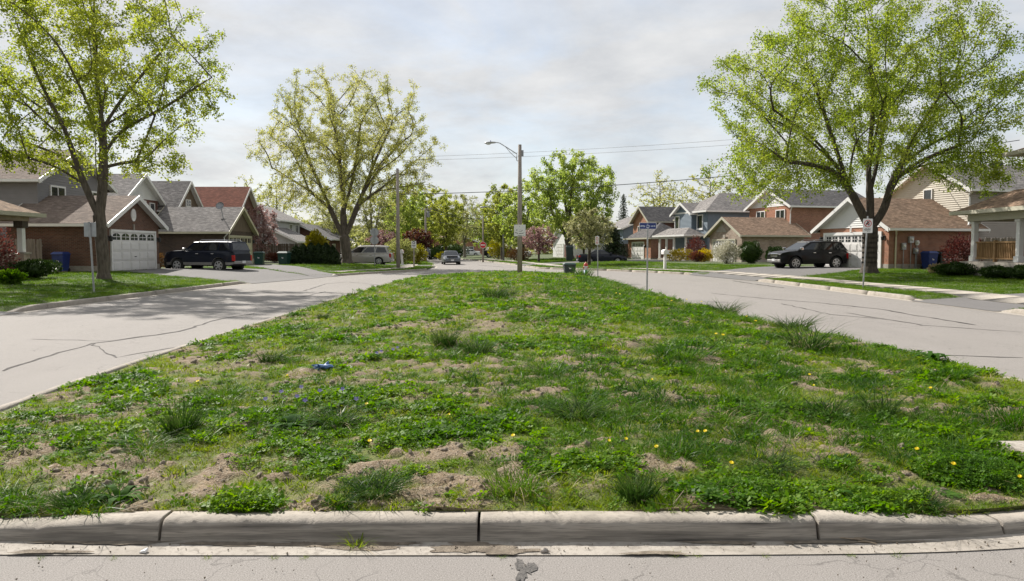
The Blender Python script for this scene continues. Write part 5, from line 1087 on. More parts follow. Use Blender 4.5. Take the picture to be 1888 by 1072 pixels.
MB().lathe([(.17, 0), (.17, .04), (.12, .06), (.12, .26)], 14).build('base', M['hyd_blue'], t, True); MB().lathe([(.118, .261), (.115, .48), (.15, .49), (.15, .52)], 14).build('barrel', M['sign_white'], t, True)
MB().lathe([(.14, .521), (.14, .58), (.11, .68), (.05, .73), (.035, .735), (.035, .79)], 14).build('bonnet', M['hyd_red'], t, True)
for s_ in (-1, 1): MB().lathe([(.06, .09), (.06, .17), (.045, .18)] if s_ > 0 else [(.06, -.09), (.06, -.17), (.045, -.18)], 10, (0, 0, .42), 'x').build('outlet', M['hyd_red'], t)
# dish on the left garage roof
t = thing('satellite_dish', 'grey satellite dish on mast on the shingled garage roof', 'satellite dish', (-22.4, 57.35, 4.25), R(15))
MB().tube([(.1, 0, -.35), (.0, 0, .2), (-.08, 0, .58)], .035, 6).build('mast', M['metal_grey'], t)
d = MB().lathe([(.02, .0), (.13, .02), (.24, .065), (.30, .12), (.31, .125), (.24, .085), (.13, .04), (.02, .02)], 18).build('reflector', M['metal_grey'], t, True); d.location = (-.10, -.06, .66); d.rotation_euler = (R(62), R(-28), 0)
MB().tube([(-.08, -.05, .5), (.10, -.42, .62)], .016, 6).bevel_box(.06, .15, -.47, -.38, .58, .68, .01).build('feed_arm', M['metal_grey'], t)
MB().box(-.05, .35, -.2, .2, -.42, -.3).build('mount', M['lamp_black'], t)
# ================================================================ trees
def colonize(stems, att, step, kill, infl, iters=120, seed=0, bias=(0, 0, .04)):
    """grow branches from the given stems towards the attractor points (space colonisation)"""
    rng = np.random.default_rng(seed); pos = []; par = []
    for st in stems:                                   # (parent_xyz or None, polyline)
        P, _ = resample3(st, step)
        if not pos: pos.append(P[0]); par.append(-1); prev = 0; P = P[1:]
        else:
            prev = int(np.argmin(np.linalg.norm(np.array(pos) - P[0], axis=1))); P = P[1:]
        for p in P: pos.append(p); par.append(prev); prev = len(pos) - 1
    A = att.copy(); P = np.array(pos); near = np.full(len(A), -1); nd = np.full(len(A), 1e9)
    for s in range(0, len(P), 400):
        D = np.linalg.norm(A[:, None] - P[None, s:s + 400], axis=2); j = D.argmin(1); d = D[np.arange(len(A)), j]; u = d < nd; nd[u] = d[u]; near[u] = j[u] + s
    alive = nd > kill; bias = np.array(bias)
    for it in range(iters):
        m = alive & (nd < infl)
        if not m.any(): break
        ids = near[m]; dv = A[m] - P[ids]; dv /= np.linalg.norm(dv, axis=1)[:, None]
        acc = np.zeros((len(P), 3)); np.add.at(acc, ids, dv); src = np.unique(ids)
        d = acc[src]; d /= np.linalg.norm(d, axis=1)[:, None] + 1e-9; d = d + bias + rng.normal(0, .16, d.shape); d /= np.linalg.norm(d, axis=1)[:, None]
        new = P[src] + d * step; k0 = len(P); P = np.vstack([P, new]); par += list(src)
        D = np.linalg.norm(A[:, None] - new[None], axis=2) if len(new) * len(A) < 4e7 else None
        j = D.argmin(1); q = D[np.arange(len(A)), j]; u = q < nd; nd[u] = q[u]; near[u] = j[u] + k0; alive &= nd > kill
        if len(P) > 16000: break
    return P, np.array(par)
def resample3(P, step):
    P = np.array(P, float)
    # gentle curve through the points
    t = np.linspace(0, len(P) - 1, max(2, len(P) * 6)); 
    def cr(t):
        i = np.clip(t.astype(int), 0, len(P) - 2); f = (t - i)[:, None]; p0 = P[np.clip(i - 1, 0, len(P) - 1)]; p1 = P[i]; p2 = P[i + 1]; p3 = P[np.clip(i + 2, 0, len(P) - 1)]
        return .5 * ((2 * p1) + (-p0 + p2) * f + (2 * p0 - 5 * p1 + 4 * p2 - p3) * f ** 2 + (-p0 + 3 * p1 - 3 * p2 + p3) * f ** 3)
    C = cr(t); d = np.r_[0, np.cumsum(np.linalg.norm(np.diff(C, axis=0), axis=1))]; n = max(2, int(d[-1] / step) + 1); s = np.linspace(0, d[-1], n)
    return np.stack([np.interp(s, d, C[:, k]) for k in range(3)], 1), s
def radii(P, par, rt, tip):
    n = len(P); c = np.zeros(n); has = np.zeros(n, bool); has[par[par >= 0]] = True; c[~has] = 1
    for i in range(n - 1, 0, -1): c[par[i]] += c[i]
    e = math.log(max(c[0], 2)) / math.log(rt / tip); return tip * c ** (1 / e), ~has
def branch_mesh(name, P, par, r, m, flare=1.35):
    V = []; F = []; off = 0
    i = np.arange(1, len(P)); a, b = P[par[i]], P[i]; ra, rb = r[par[i]], r[i]; ra = np.minimum(ra, rb * 1.5)
    base = a[:, 2] < .9; ra = np.where((a[:, 2] < .25), ra * flare, ra)
    for lo, hi, k in ((.10, 9, 10), (.035, .10, 6), (0, .035, 3)):
        q = (rb >= lo) & (rb < hi)
        if not q.any(): continue
        A, B, RA, RB = a[q], b[q], ra[q], rb[q]; d = B - A; d /= np.linalg.norm(d, axis=1)[:, None] + 1e-9
        ref = np.where(np.abs(d[:, 2:3]) < .9, np.array([[0, 0, 1.]]), np.array([[1., 0, 0]])); u = np.cross(d, ref); u /= np.linalg.norm(u, axis=1)[:, None]; w = np.cross(d, u)
        B = B + d * RB[:, None] * .25
        an = 2 * np.pi * np.arange(k) / k; cs, sn = np.cos(an), np.sin(an)
        ra_ = A[:, None] + RA[:, None, None] * (u[:, None] * cs[None, :, None] + w[:, None] * sn[None, :, None]); rb_ = B[:, None] + RB[:, None, None] * (u[:, None] * cs[None, :, None] + w[:, None] * sn[None, :, None])
        n = len(A); V.append(np.concatenate([ra_, rb_], 1).reshape(-1, 3)); st = off + np.arange(n)[:, None] * 2 * k; kk = np.arange(k)[None]
        F.append(np.stack([st + kk, st + (kk + 1) % k, st + k + (kk + 1) % k, st + k + kk], 2).reshape(-1, 4)); off += n * 2 * k
    return np_mesh(name, np.concatenate(V), np.concatenate(F), m, True)
def leaf_mesh(name, C, S, m, seed=0, up=.0, narrow=.62, fold=.18):
    rng = np.random.default_rng(seed); n = len(C); d = rng.normal(0, 1, (n, 3)); d[:, 2] += up; d /= np.linalg.norm(d, axis=1)[:, None]
    r = rng.normal(0, 1, (n, 3)); u = np.cross(d, r); u /= np.linalg.norm(u, axis=1)[:, None]; w = np.cross(d, u); S = S[:, None]
    V = np.stack([C - d * S * .5, C + u * S * narrow * .5 + w * S * fold, C + d * S * .5, C - u * S * narrow * .5 + w * S * fold], 1).reshape(-1, 3)
    return np_mesh(name, V, np.arange(n * 4).reshape(-1, 4), m)
def ell(n, c, r, seed, power=.42, zmin=-99, gap=.0):
    rng = np.random.default_rng(seed); d = rng.normal(0, 1, (n * 3, 3)); d /= np.linalg.norm(d, axis=1)[:, None]; q = rng.random((n * 3, 1)) ** power
    k = 1 + .11 * np.sin(d[:, :1] * 4 + seed) * np.sin(d[:, 1:2] * 4.4 + 2 * seed) + .10 * np.sin(d[:, 2:3] * 7 + seed)
    P = np.array(c) + d * q * k * np.array(r); P = P[P[:, 2] > zmin]
    if gap: P = P[fbm(P[:, 0] * .55 + 7 * seed, P[:, 1] * .55 + P[:, 2] * .8, seed, 2) > gap]
    return P[:n]
def rays(stems, c, rad, n, seed, zf, zmin=3.5, up=.8):
    """add long secondary limbs that fan out from the main stems to the edge of the crown"""
    rng = np.random.default_rng(seed); out = list(stems); sk = np.concatenate([resample3(s, .3)[0] for s in stems]); sk = sk[sk[:, 2] > zf]; sz = [sk]
    g = (1 + 5 ** .5) / 2
    for i in range(n):
        u = 1 - 1.55 * (i + .5) / n; a = 2 * np.pi * i / g + rng.normal(0, .15); q = math.sqrt(max(0, 1 - u * u)); T_ = np.array(c) + np.array(rad) * np.array([q * math.cos(a), q * math.sin(a), u]) * rng.uniform(.86, 1.0)
        if T_[2] < zmin: continue
        S_ = np.concatenate(sz); hd = np.linalg.norm(S_[:, :2] - T_[:2], axis=1); dz = T_[2] - S_[:, 2]; ok = dz > (up if u > .0 else (.45 * up if u > -.35 else .12)) * hd
        if not ok.any(): continue
        B = S_[ok][np.argmin(np.linalg.norm(S_[ok] - T_, axis=1) + 1.1 * np.abs(dz[ok] - .8 * hd[ok]))]; D_ = T_ - B; L_ = np.linalg.norm(D_)
        if L_ < 1.2: continue
        P_2 = [tuple(B), tuple(B + D_ * .33 + rng.normal(0, .05 * L_, 3) + [0, 0, .05 * L_]), tuple(B + D_ * .68 + rng.normal(0, .05 * L_, 3) + [0, 0, .04 * L_]), tuple(T_)]
        out.append(P_2); sz.append(resample3(P_2, .4)[0])
    return out
def tree_parts(stems, att, step, kill, infl, rt, tip, nleaf, lsz, lm, bm, seed, spread=.16, thr=2.6, up=.25, flare=1.35, tipbias=.6):
    P, par = colonize(stems, att, step, kill, infl, seed=seed); r, tips = radii(P, par, rt, tip); rng = np.random.default_rng(seed + 50)
    tm = branch_mesh('trunk', P, par, r, bm, flare); cand = np.where(r < tip * thr)[0]; wt_ = np.where(tips[cand], 1.0 / (1 - tipbias + 1e-6), 1.0) * (.5 + fbm(P[cand, 0] * .9, P[cand, 2] * .9 + P[cand, 1], seed, 3)); wt_ /= wt_.sum()
    id_ = rng.choice(cand, nleaf // 4 + 1, p=wt_); C = P[id_] + (P[par[id_]] - P[id_]) * rng.random((len(id_), 1)) + rng.normal(0, spread * .35, (len(id_), 3)); C = np.repeat(C, 4, 0)[:nleaf] + rng.normal(0, spread * .55, (nleaf, 3)); S = lsz * (.6 + .8 * rng.random(nleaf))
    return tm, leaf_mesh('crown', C, S, lm, seed, up)
def tree(label, x, y, parts, group=None, sc=1.0, rz=0.0, z=None, name='tree', cat='tree'):
    t = thing(name, label, cat, (x, y, (lz(x, y) if z is None else z) - .03), rz, group); t.scale = (sc, sc, sc) if not hasattr(sc, '__len__') else sc
    link('trunk', parts[0], t); link('crown', parts[1], t); return t

# --- the big maple on the left
st = [[(0, 0, -.2), (.0, 0, .8), (-.06, 0, 1.9), (-.12, 0, 2.75)], [(-.12, 0, 2.75), (.0, .02, 3.6), (.06, .1, 4.7), (.03, .2, 6.6), (-.2, .25, 9.0), (-.25, .3, 11.4), (-.1, .3, 13.3)], [(-.12, 0, 2.75), (-.42, -.05, 3.5), (-.85, -.1, 4.7), (-1.5, -.2, 6.8), (-2.3, -.3, 8.5), (-3.2, -.4, 11.1), (-3.5, -.4, 12.4)],
      [(.05, .12, 5.3), (1.05, -.2, 6.4), (3.1, -.5, 7.4), (5.2, -.7, 8.6)], [(.03, .2, 6.6), (.9, .5, 8.1), (2.2, .9, 9.9), (3.2, 1.2, 11.6)], [(-.85, -.1, 4.7), (-2.3, .3, 5.6), (-4.6, .7, 6.4)], [(.02, .2, 7), (-.4, 1.2, 8.2), (-.6, 2.7, 9.6)], [(.02, .15, 6), (.3, -1.2, 7.2), (.4, -2.7, 8.6)], [(-1.5, -.2, 6.8), (-3.2, -.9, 8.2), (-5.0, -1.2, 9.4)], [(-.6, -.05, 4.1), (-1.6, -.8, 4.9), (-3.0, -1.3, 5.3)], [(.06, .1, 4.9), (1.1, .5, 5.2), (2.6, .7, 5.2)]]
att = np.concatenate([ell(1500, (-.4, 0, 9.3), (5.9, 5.0, 5.3), 1, .5, 4.1), ell(160, (4.2, -.5, 8.0), (1.9, 1.5, 1.2), 2, .6), ell(110, (-3.0, -.8, 5.2), (1.7, 1.3, .8), 3, .6), ell(60, (2.0, .5, 4.9), (1.4, .8, .6), 5, .6)])
tree('large two-stemmed maple with golden green spring leaves at left', -17.9, 32.4, tree_parts(rays(st, (-.4, 0, 9.3), (5.9, 5.0, 5.3), 46, 1, 3.6), att, .22, .40, 2.6, .255, .0072, 60000, .108, M['leaf_gold'], M['bark'], 11, .19))
# --- the big maple on the right
st = [[(0, 0, -.2), (0, 0, .8), (0, 0, 1.7), (0, 0, 2.35)], [(0, 0, 2.35), (-.55, -.05, 3.3), (-1.35, -.1, 4.7), (-2.1, -.2, 5.8), (-3.3, -.4, 7.0), (-5.4, -.6, 8.4)], [(-.95, -.05, 4.0), (-1.5, .3, 5.8), (-2.2, .7, 8.3), (-3.0, .9, 10.6)], [(0, 0, 2.35), (.0, .1, 3.9), (-.1, .15, 5.6), (.05, .2, 9), (-.3, .2, 12.6)], [(0, 0, 2.35), (.65, -.05, 3.4), (1.1, -.1, 5.0), (2.1, -.3, 7.3), (3.8, -.5, 10.2)], [(0, .12, 4.2), (.6, .7, 5.9), (1.3, 1.4, 8.4), (1.6, 2, 10.5)], [(1.3, -.12, 5.5), (3.2, .2, 6.8), (5.6, .5, 7.8)], [(-.08, .15, 5.2), (-.5, -1.4, 7.2), (-.8, -3, 9)], [(0, .1, 4.6), (.3, 1.6, 6.4), (.2, 3.3, 8.0)], [(-1.35, -.1, 4.7), (-2.8, -1.0, 5.4), (-5.0, -1.4, 5.7)], [(1.1, -.1, 5.0), (2.2, -1.2, 5.9), (3.8, -2.2, 6.6)]]
att = np.concatenate([ell(2300, (-.1, 0, 9.4), (8.3, 6.3, 6.0), 7, .5, 4.7), ell(330, (-5.6, -.8, 4.9), (3.0, 2.4, 1.4), 8, .6), ell(120, (-2.8, -.8, 4.6), (1.8, 1.6, .6), 18, .6), ell(240, (5.6, 0, 5.7), (2.8, 2.2, 1.7), 9, .6)])
tree('large spreading maple with dense yellow-green leaves behind right prohibition sign', 18.7, 38.7, tree_parts(rays(st, (-.1, 0, 9.0), (8.3, 6.3, 6.2), 64, 2, 3.4, 3.2), att, .24, .42, 2.8, .37, .0078, 125000, .105, M['leaf_maple'], M['bark_dark'], 12, .24))
# --- the bud-green tree left of centre
st = [[(0, 0, -.2), (-.05, 0, 1), (-.2, 0, 2.2)], [(-.2, 0, 2.2), (-.9, 0, 3.6), (-1.9, -.1, 6), (-3.2, -.3, 9.2), (-4.1, -.4, 12.5)], [(-.2, 0, 2.2), (-.3, .1, 4.2), (-.5, .3, 7), (-.9, .4, 10.5), (-1.1, .5, 14)], [(-.2, 0, 2.2), (.5, 0, 3.8), (1.4, -.1, 6.0), (2.4, -.2, 8.4), (3.9, -.3, 11.6)], [(1.2, -.08, 5.5), (2.4, .3, 7.6), (4.3, .5, 10.0), (6.2, .6, 11.4)], [(-.3, .1, 4.4), (.4, .9, 7.5), (1.0, 1.4, 12)], [(-1.3, -.05, 4.6), (-3.2, .3, 6.2), (-6.4, .5, 8.2)], [(-.3, .1, 4), (.0, -1.5, 6.5), (.2, -3, 9)], [(-.3, .1, 4.6), (-.6, 1.8, 7.4), (-1.0, 3.4, 10)]]
att = np.concatenate([ell(2500, (.1, 0, 9.9), (7.6, 6.0, 6.2), 21, .5, 4.6), ell(150, (-4.8, 0, 5.6), (2.6, 2.4, 1.2), 22, .6), ell(130, (5.2, 0, 6.6), (2.4, 2, 1.4), 23, .6)])
tree('broad fan-shaped tree in pale bud left of the road centre', -13.95, 62.6, tree_parts(rays(st, (.1, 0, 9.9), (7.7, 6.0, 6.3), 56, 3, 3.4), att, .25, .42, 3.0, .42, .011, 80000, .112, M['leaf_bud'], M['bark'], 13, .2))
# --- bright green tree right of centre
st = [[(0, 0, -.2), (-.1, 0, 1.2), (-.3, 0, 2.4)], [(-.3, 0, 2.4), (-1.6, 0, 4.6), (-3.2, -.2, 7.6)], [(-.3, 0, 2.4), (-.1, .2, 5), (.3, .3, 9.5)], [(-.3, 0, 2.4), (1.2, 0, 4.6), (3.2, 0, 8)], [(-.2, .1, 4), (-.8, 1, 8), (-1, 1.2, 10)]]
att = ell(900, (0, 0, 7.5), (5.6, 4.6, 5.3), 31, .5, 2.6)
GREEN = tree_parts(rays(st, (0, 0, 7.5), (5.6, 4.6, 5.3), 30, 4, 3, 2.6), att, .32, .52, 3.2, .42, .015, 26000, .215, M['leaf_fresh'], M['bark_dark'], 14, .26)
tree('tall bright green rounded tree behind the pale blossom tree', 6.7, 85, GREEN)
# --- smaller prototypes for the rows behind
st = [[(0, 0, -.2), (.03, 0, 1.1), (0, 0, 2.0)], [(0, 0, 2), (-.5, .1, 4), (-1.2, .2, 7)], [(0, 0, 2), (.5, 0, 4.2), (1.2, .1, 7.4)], [(0, 0, 2), (0, .3, 5), (.1, .4, 9)]]
LIME = tree_parts(st, ell(520, (0, 0, 6.2), (3.4, 3.2, 4.5), 41, .5, 1.8), .3, .5, 3, .2, .014, 10000, .24, M['leaf_lime'], M['bark_dark'], 15, .22)
LIME2 = tree_parts(st, ell(520, (0, 0, 5.6), (4.0, 3.4, 4.2), 46, .5, 1.6), .3, .5, 3, .2, .014, 10000, .24, M['leaf_fresh'], M['bark_dark'], 25, .24)
OLIVE = tree_parts(st, ell(620, (0, 0, 6.6), (4.4, 3.8, 4.8), 42, .5, 2.0), .3, .5, 3, .24, .013, 7500, .21, M['leaf_olive'], M['bark_pale'], 16, .26)
BARE_ = tree_parts(st, ell(760, (0, 0, 6.4), (4.2, 3.8, 5.0), 43, .55, 2.0), .3, .46, 3, .22, .013, 3200, .20, M['leaf_bud'], M['bark_pale'], 17, .2)
st2 = [[(0, 0, -.1), (0, 0, .7), (.03, 0, 1.25)], [(.03, 0, 1.25), (-.5, 0, 2.0), (-1.1, .1, 2.8)], [(.03, 0, 1.25), (.5, 0, 2.0), (1.1, -.1, 2.9)], [(.03, 0, 1.25), (.05, .4, 2.2), (0, .5, 3.4)], [(.03, 0, 1.25), (0, -.5, 2.1), (-.1, -.9, 2.8)]]
BLOSS = tree_parts(st2, ell(700, (0, 0, 3.0), (2.15, 2.0, 1.75), 44, .5, 1.35), .16, .28, 1.6, .13, .008, 9000, .15, M['leaf_pale'], M['bark_dark'], 18, .14)
PINK = tree_parts(st2, ell(560, (0, 0, 2.5), (2.2, 2.0, 1.5), 45, .5, .9), .16, .3, 1.6, .12, .009, 4600, .15, M['leaf_pink'], M['bark_dark'], 19, .14)
MAROON = tree_parts(st2, ell(560, (0, 0, 2.6), (2.1, 2.0, 1.75), 47, .5, 1.0), .16, .3, 1.6, .12, .009, 6500, .17, M['leaf_maroon'], M['bark_dark'], 20, .15)
REDL = tree_parts(st2, ell(420, (0, 0, 2.5), (1.35, 1.3, 2.0), 48, .5, .8), .16, .28, 1.6, .08, .008, 3800, .13, M['leaf_pink'], M['bark_dark'], 22, .14)
def shared(parts, m):                              # the same growth in another leaf
    c = parts[1].copy(); c.materials.clear(); c.materials.append(m); return parts[0], c
tree('small pale blossom tree in front of the black sedan', 6.55, 62.8, BLOSS, sc=1.02)
tree('low pink blossom tree on right lawn beyond the street lamp', 2.9, 80, PINK, sc=1.0)
tree('maroon-leaved round tree by the transformer pole', -11.2, 88.5, MAROON, sc=.95)
tree('slim red-leaved ornamental tree beside dark board fence', -23.2, 68.6, REDL, sc=1.25)
tree('pink blossom shrub-tree behind the stop sign', -15.6, 90, shared(PINK, M['leaf_pink']), sc=(1.25, 1, .95), rz=2)
tree('lime green upright tree behind the approaching grey sedan', -9.6, 108, LIME, sc=.92)
tree('tall pale olive tree with visible stem at street end', -8.2, 128, OLIVE, sc=1.0, rz=1)
tree('lime green tree overhanging road right of second street lamp', -1.3, 99, LIME, sc=1.0, rz=2.2)
tree('bright green tree between street lamp and tall green tree', 1.4, 93, LIME2, sc=.98, rz=.7)
tree('dark-stemmed green tree left of the transformer pole', -14.8, 106, LIME2, sc=(1.15, 1, 1.12), rz=1.2)
tree('loose olive tree behind the tall wooden utility pole', -18.5, 98, OLIVE, sc=1.0, rz=3)
tree('lime crowned tree left of the maroon tree', -12.8, 116, LIME, sc=1.1, rz=4)
tree('olive tree behind low brick house and minivan', -25, 104, OLIVE, sc=.85, rz=5)
tree('bare pale tree showing above the rust red roof', -34, 108, BARE_, sc=1.05, rz=1)
tree('bare pale tree above the grey left roofs', -40, 112, BARE_, sc=1.1, rz=2.6)
tree('bare pale tree above the left roofs, beside the rust roof end', -29, 118, BARE_, sc=1.0, rz=.6)
tree('pale budding tree behind the dark-roofed right houses', 23.5, 120, shared(BARE_, M['leaf_bud']), sc=1.25, rz=4)
tree('taller bare tree behind the blue house roof', 32, 122, BARE_, sc=1.35, rz=5)
tree('budding tree behind blue house, right of the bare one', 37, 118, OLIVE, sc=1.15, rz=2)
tree('thin bare tree behind orange brick house', 27.5, 126, BARE_, sc=1.15, rz=.2)
tree('green tree closing the view right of do-not-enter sign', -5.2, 140, LIME2, sc=1.0, rz=3)
tree('small lime tree beyond the do-not-enter sign', -2.8, 126, LIME, sc=.7, rz=5)
tree('olive tree far right of the bungalow', -12.5, 150, OLIVE, sc=1.0, rz=.4)
tree('green tree left of the far bungalow', -21, 140, LIME2, sc=1.1, rz=4.4)
tree('lime tree behind far left pink shrub', -19.5, 120, LIME, sc=1.0, rz=1.7)
tree('green tree hiding pale house behind pink blossom', 9.5, 98, LIME2, sc=.8, rz=2)
# dark evergreen
def conifer(label, x, y, H, rad):
    rng = np.random.default_rng(5); m = MB().tube([(0, 0, -.2), (0, 0, H)], [.16, .02], 7); C = []; S = []
    for k in range(150):
        z = .9 + (H - 1) * (k / 150); L = rad * (1 - (z / H)) ** .8 * rng.uniform(.75, 1.1) + .1; a = k * 2.4
        m.tube([(0, 0, z), (L * math.cos(a), L * math.sin(a), z - .18 * L)], [.025, .008], 3, cap=False)
        for q in np.linspace(.15, 1, int(6 + L * 9)): C.append((L * q * math.cos(a) + rng.normal(0, .07), L * q * math.sin(a) + rng.normal(0, .07), z - .18 * L * q - .05 + rng.normal(0, .05))); S.append(rng.uniform(.18, .34))
    t = thing('evergreen_tree', label, 'tree', (x, y, lz(x, y))); m.build('trunk', M['bark_dark'], t); link('crown', leaf_mesh('crown', np.array(C), np.array(S), M['leaf_cedar'], 3, -.5, .4), t); return t
conifer('dark pointed evergreen beside slate blue house', 17.4, 116, 9.9, 2.0); conifer('dark evergreen shrub mass right of pale blossom tree', 10.6, 77, 3.6, 1.9)

# ================================================================ shrubs
def shrub(label, x, y, r, n, lsz, lm, seed=0, cat='shrub', name='shrub', shape='round', stem=True, core=None, z=None, group=None, rz=0):
    rng = np.random.default_rng(seed); rx, ry, rz_ = r; t = thing(name, label, cat, (x, y, lz(x, y) if z is None else z), rz, group)
    d = rng.normal(0, 1, (n, 3)); d /= np.linalg.norm(d, axis=1)[:, None]; q = rng.random((n, 1)) ** (.22 if core else .45)
    k = 1 + .13 * np.sin(d[:, :1] * 5 + seed) * np.sin(d[:, 1:2] * 5 + 2 * seed) + .09 * np.sin(d[:, 2:3] * 9 + seed + d[:, :1] * 6)
    C = d * q * k * np.array([rx, ry, rz_ / 2]); C[:, 2] += rz_ / 2
    if shape == 'cone':
        z_ = rng.random(n) ** 1.5; a = rng.random(n) * 6.283; R_ = (1 - z_ ** 3.2) * (.78 + .3 * rng.random(n)) + .02; R_ *= (1 + .12 * np.sin(3 * a + seed) + .1 * np.sin(z_ * 14 + a * 2)); C = np.stack([R_ * rx * np.cos(a), R_ * ry * np.sin(a), z_ * rz_], 1)
    C[:, 2] = np.maximum(C[:, 2], .02)
    if stem:
        m = MB()
        for k in range(9): p = C[rng.integers(n)]; m.tube([(p[0] * .1, p[1] * .1, -.05), (p[0] * .5, p[1] * .5, p[2] * .6), tuple(p)], [.025, .015, .005], 4, cap=False)
        m.build('stems', M['bark_dark'], t)
    if core: MB().blob((0, 0, rz_ * .47), (rx * .72, ry * .72, rz_ * .40), seed, 2, .12).build('inner_growth', M[core], t, True) if shape == 'round' else MB().lathe([(rx * .7, .05), (rx * .66, rz_ * .4), (rx * .35, rz_ * .75), (.03, rz_ * .95)], 10).build('inner_growth', M[core], t, True)
    link('foliage', leaf_mesh('foliage', C, lsz * (.6 + .8 * rng.random(n)), M[lm], seed, .5 if shape != 'cone' else 1.6, .6 if shape != 'cone' else .4), t); return t
xs_ = [-16.55, -15.7, -14.95, -14.1, -13.4]
for i, (px, hh, w) in enumerate([(546, 1.5, .55), (560, 1.6, .62), (574, 1.7, .62), (588, 1.65, .62), (602, 1.7, .62), (614, 1.5, .5)]):
    y = 58.6; x = (px - 944) * y / FPX
    shrub(['leftmost dark cedar of the clipped hedge row', 'second dark cedar from left in the hedge row', 'third cedar of the hedge row, the tallest', 'fourth cedar of the hedge row', 'fifth cedar of hedge row near the tree trunk', 'rightmost small cedar of the hedge row'][i], x, y, (w, w, hh), 2600, .15, 'leaf_cedar', 60 + i, 'cedar', 'cedar_shrub', 'cone', False, 'leaf_cedar', group='cedars of the clipped hedge')
shrub('bright yellow-green shrub rising above the cedar hedge', -15.7, 59.4, (.95, .7, 2.75), 3600, .17, 'leaf_yellow_green', 70)
shrub('round yellow-green bush right of minivan by utility pole', -10.9, 72.5, (1.7, 1.4, 2.5), 4200, .16, 'leaf_olive', 71)
shrub('golden forsythia-like bush near the second mailbox', -9.6, 74.5, (1.1, 1.0, 2.0), 2200, .15, 'leaf_yellow_green', 72)
shrub('red-leaved shrub at left edge by porch pier', -20.35, 28.8, (1.0, 1.0, 2.2), 1700, .11, 'leaf_red', 73)
shrub('low dark bush under the left porch', -20.4, 31.2, (1.0, .9, .75), 2600, .09, 'leaf_box', 74, core='leaf_box')
shrub('low dark bush in front of wooden fence on the left', -22.4, 35.2, (.9, .8, .7), 2000, .09, 'leaf_box', 75, core='leaf_box')
shrub('clump of upright spring bulbs leaves in left flower bed', -18.5, 27.3, (.5, .4, .55), 500, .16, 'g_lawn', 76, 'plant', 'bulb_plant', stem=False)
shrub('small orange-brown shrub at brown garage corner', -22.0, 46.2, (.45, .4, 1.0), 500, .11, 'leaf_brown', 77)
shrub('low red shrub at foot of the slim red-leaved tree', -21.2, 66.3, (.9, .8, .95), 1000, .13, 'leaf_maroon', 78)
shrub('low green shrub by the board fence', -20.0, 66.8, (.7, .6, .8), 800, .13, 'leaf_fresh', 79)
shrub('red japanese maple shrub against right brick wall', 24.25, 39.9, (1.05, 1.0, 2.0), 2200, .12, 'leaf_red', 80)
shrub('clipped bright boxwood mound before right porch', 20.25, 33.7, (.95, .6, .62), 4200, .065, 'leaf_box', 81, core='leaf_box')
shrub('low dark bush below the right porch steps', 20.35, 31.0, (.6, .75, .55), 2600, .07, 'leaf_box', 82, core='leaf_box')
shrub('small dry brown grass plant beside the boxwood', 21.2, 37.0, (.4, .3, .5), 300, .14, 'straw', 90, 'plant', 'dry_plant', stem=False)
shrub('second low dark bush at right frame edge under porch', 20.6, 29.6, (.6, .7, .6), 2400, .07, 'leaf_box', 96, core='leaf_box')
shrub('white blossom bush in front of tan stone garage', 18.0, 62.0, (1.2, 1.1, 1.9), 3400, .12, 'leaf_white', 83)
shrub('large round dark green bush beside white blossom bush', 20.35, 63.2, (1.0, 1.0, 1.9), 5200, .10, 'leaf_box', 84, core='leaf_box')
shrub('smaller round dark green bush behind black vehicle', 22.9, 64.5, (.85, .8, 1.45), 3600, .10, 'leaf_box', 85, core='leaf_box')
shrub('bright yellow forsythia bush by blue house porch', 16.85, 75.0, (1.5, .8, 1.3), 1800, .13, 'leaf_yellow', 86)
shrub('yellow and green bush in bed right of porch', 18.6, 71.5, (.85, .7, 1.25), 1500, .13, 'leaf_yellow', 87)
shrub('purple brown shrub beside the yellow bush', 17.75, 70.9, (.75, .6, 1.05), 1200, .12, 'leaf_maroon', 88)
shrub('red leaved shrub in front of blue house door', 19.0, 76.5, (1.1, .8, 2.6), 1400, .14, 'leaf_red', 89)
shrub('rusty round shrub on lawn by second street lamp', .8, 88, (1.5, 1.2, 1.6), 1800, .16, 'leaf_brown', 91)
shrub('yellow-green bush beyond the second street lamp', -1.9, 106, (1.7, 1.5, 3.0), 2200, .2, 'leaf_yellow_green', 92)
shrub('dark green hedge mass left of grey sedan', -11.6, 112, (2.4, 1.4, 2.0), 2600, .18, 'leaf_box', 93, core='leaf_box')
shrub('dark evergreen bush at far end of street', -11, 134, (3.2, 2, 2.6), 2600, .22, 'leaf_box', 94, core='leaf_box')
shrub('yellow-green shrub by the left transformer pole', -8.9, 96, (1.0, .9, 1.2), 1200, .16, 'leaf_yellow_green', 95)
rng = np.random.default_rng(78); n = 16000; X = rng.uniform(-70, 70, n); Y = rng.uniform(-34, -26, n); top = 4.5 + 7.0 * fbm(X * .16, X * 0 + 3, 63, 4); zz = top * rng.random(n) ** .8
tag(link('added_shade_wood', leaf_mesh('added_shade_wood', np.stack([X, Y, zz], 1), .7 + .9 * rng.random(n), M['leaf_box'], 6)), kind='stuff')  # unseen trees added behind the camera to darken shade and car reflections
# a far wood that closes the horizon behind every street
rng = np.random.default_rng(77); n = 30000; a = rng.uniform(-math.pi * .42, math.pi * .42, n); D = rng.uniform(175, 205, n); top = 5.0 + 5.5 * fbm(a * 14, a * 3, 61, 4); zz = top * rng.random(n) ** .75
C = np.stack([D * np.sin(a) , D * np.cos(a), zz], 1); tag(link('far_wood', leaf_mesh('far_wood', C, .9 + 1.1 * rng.random(n), M['leaf_olive'], 5)), kind='stuff')
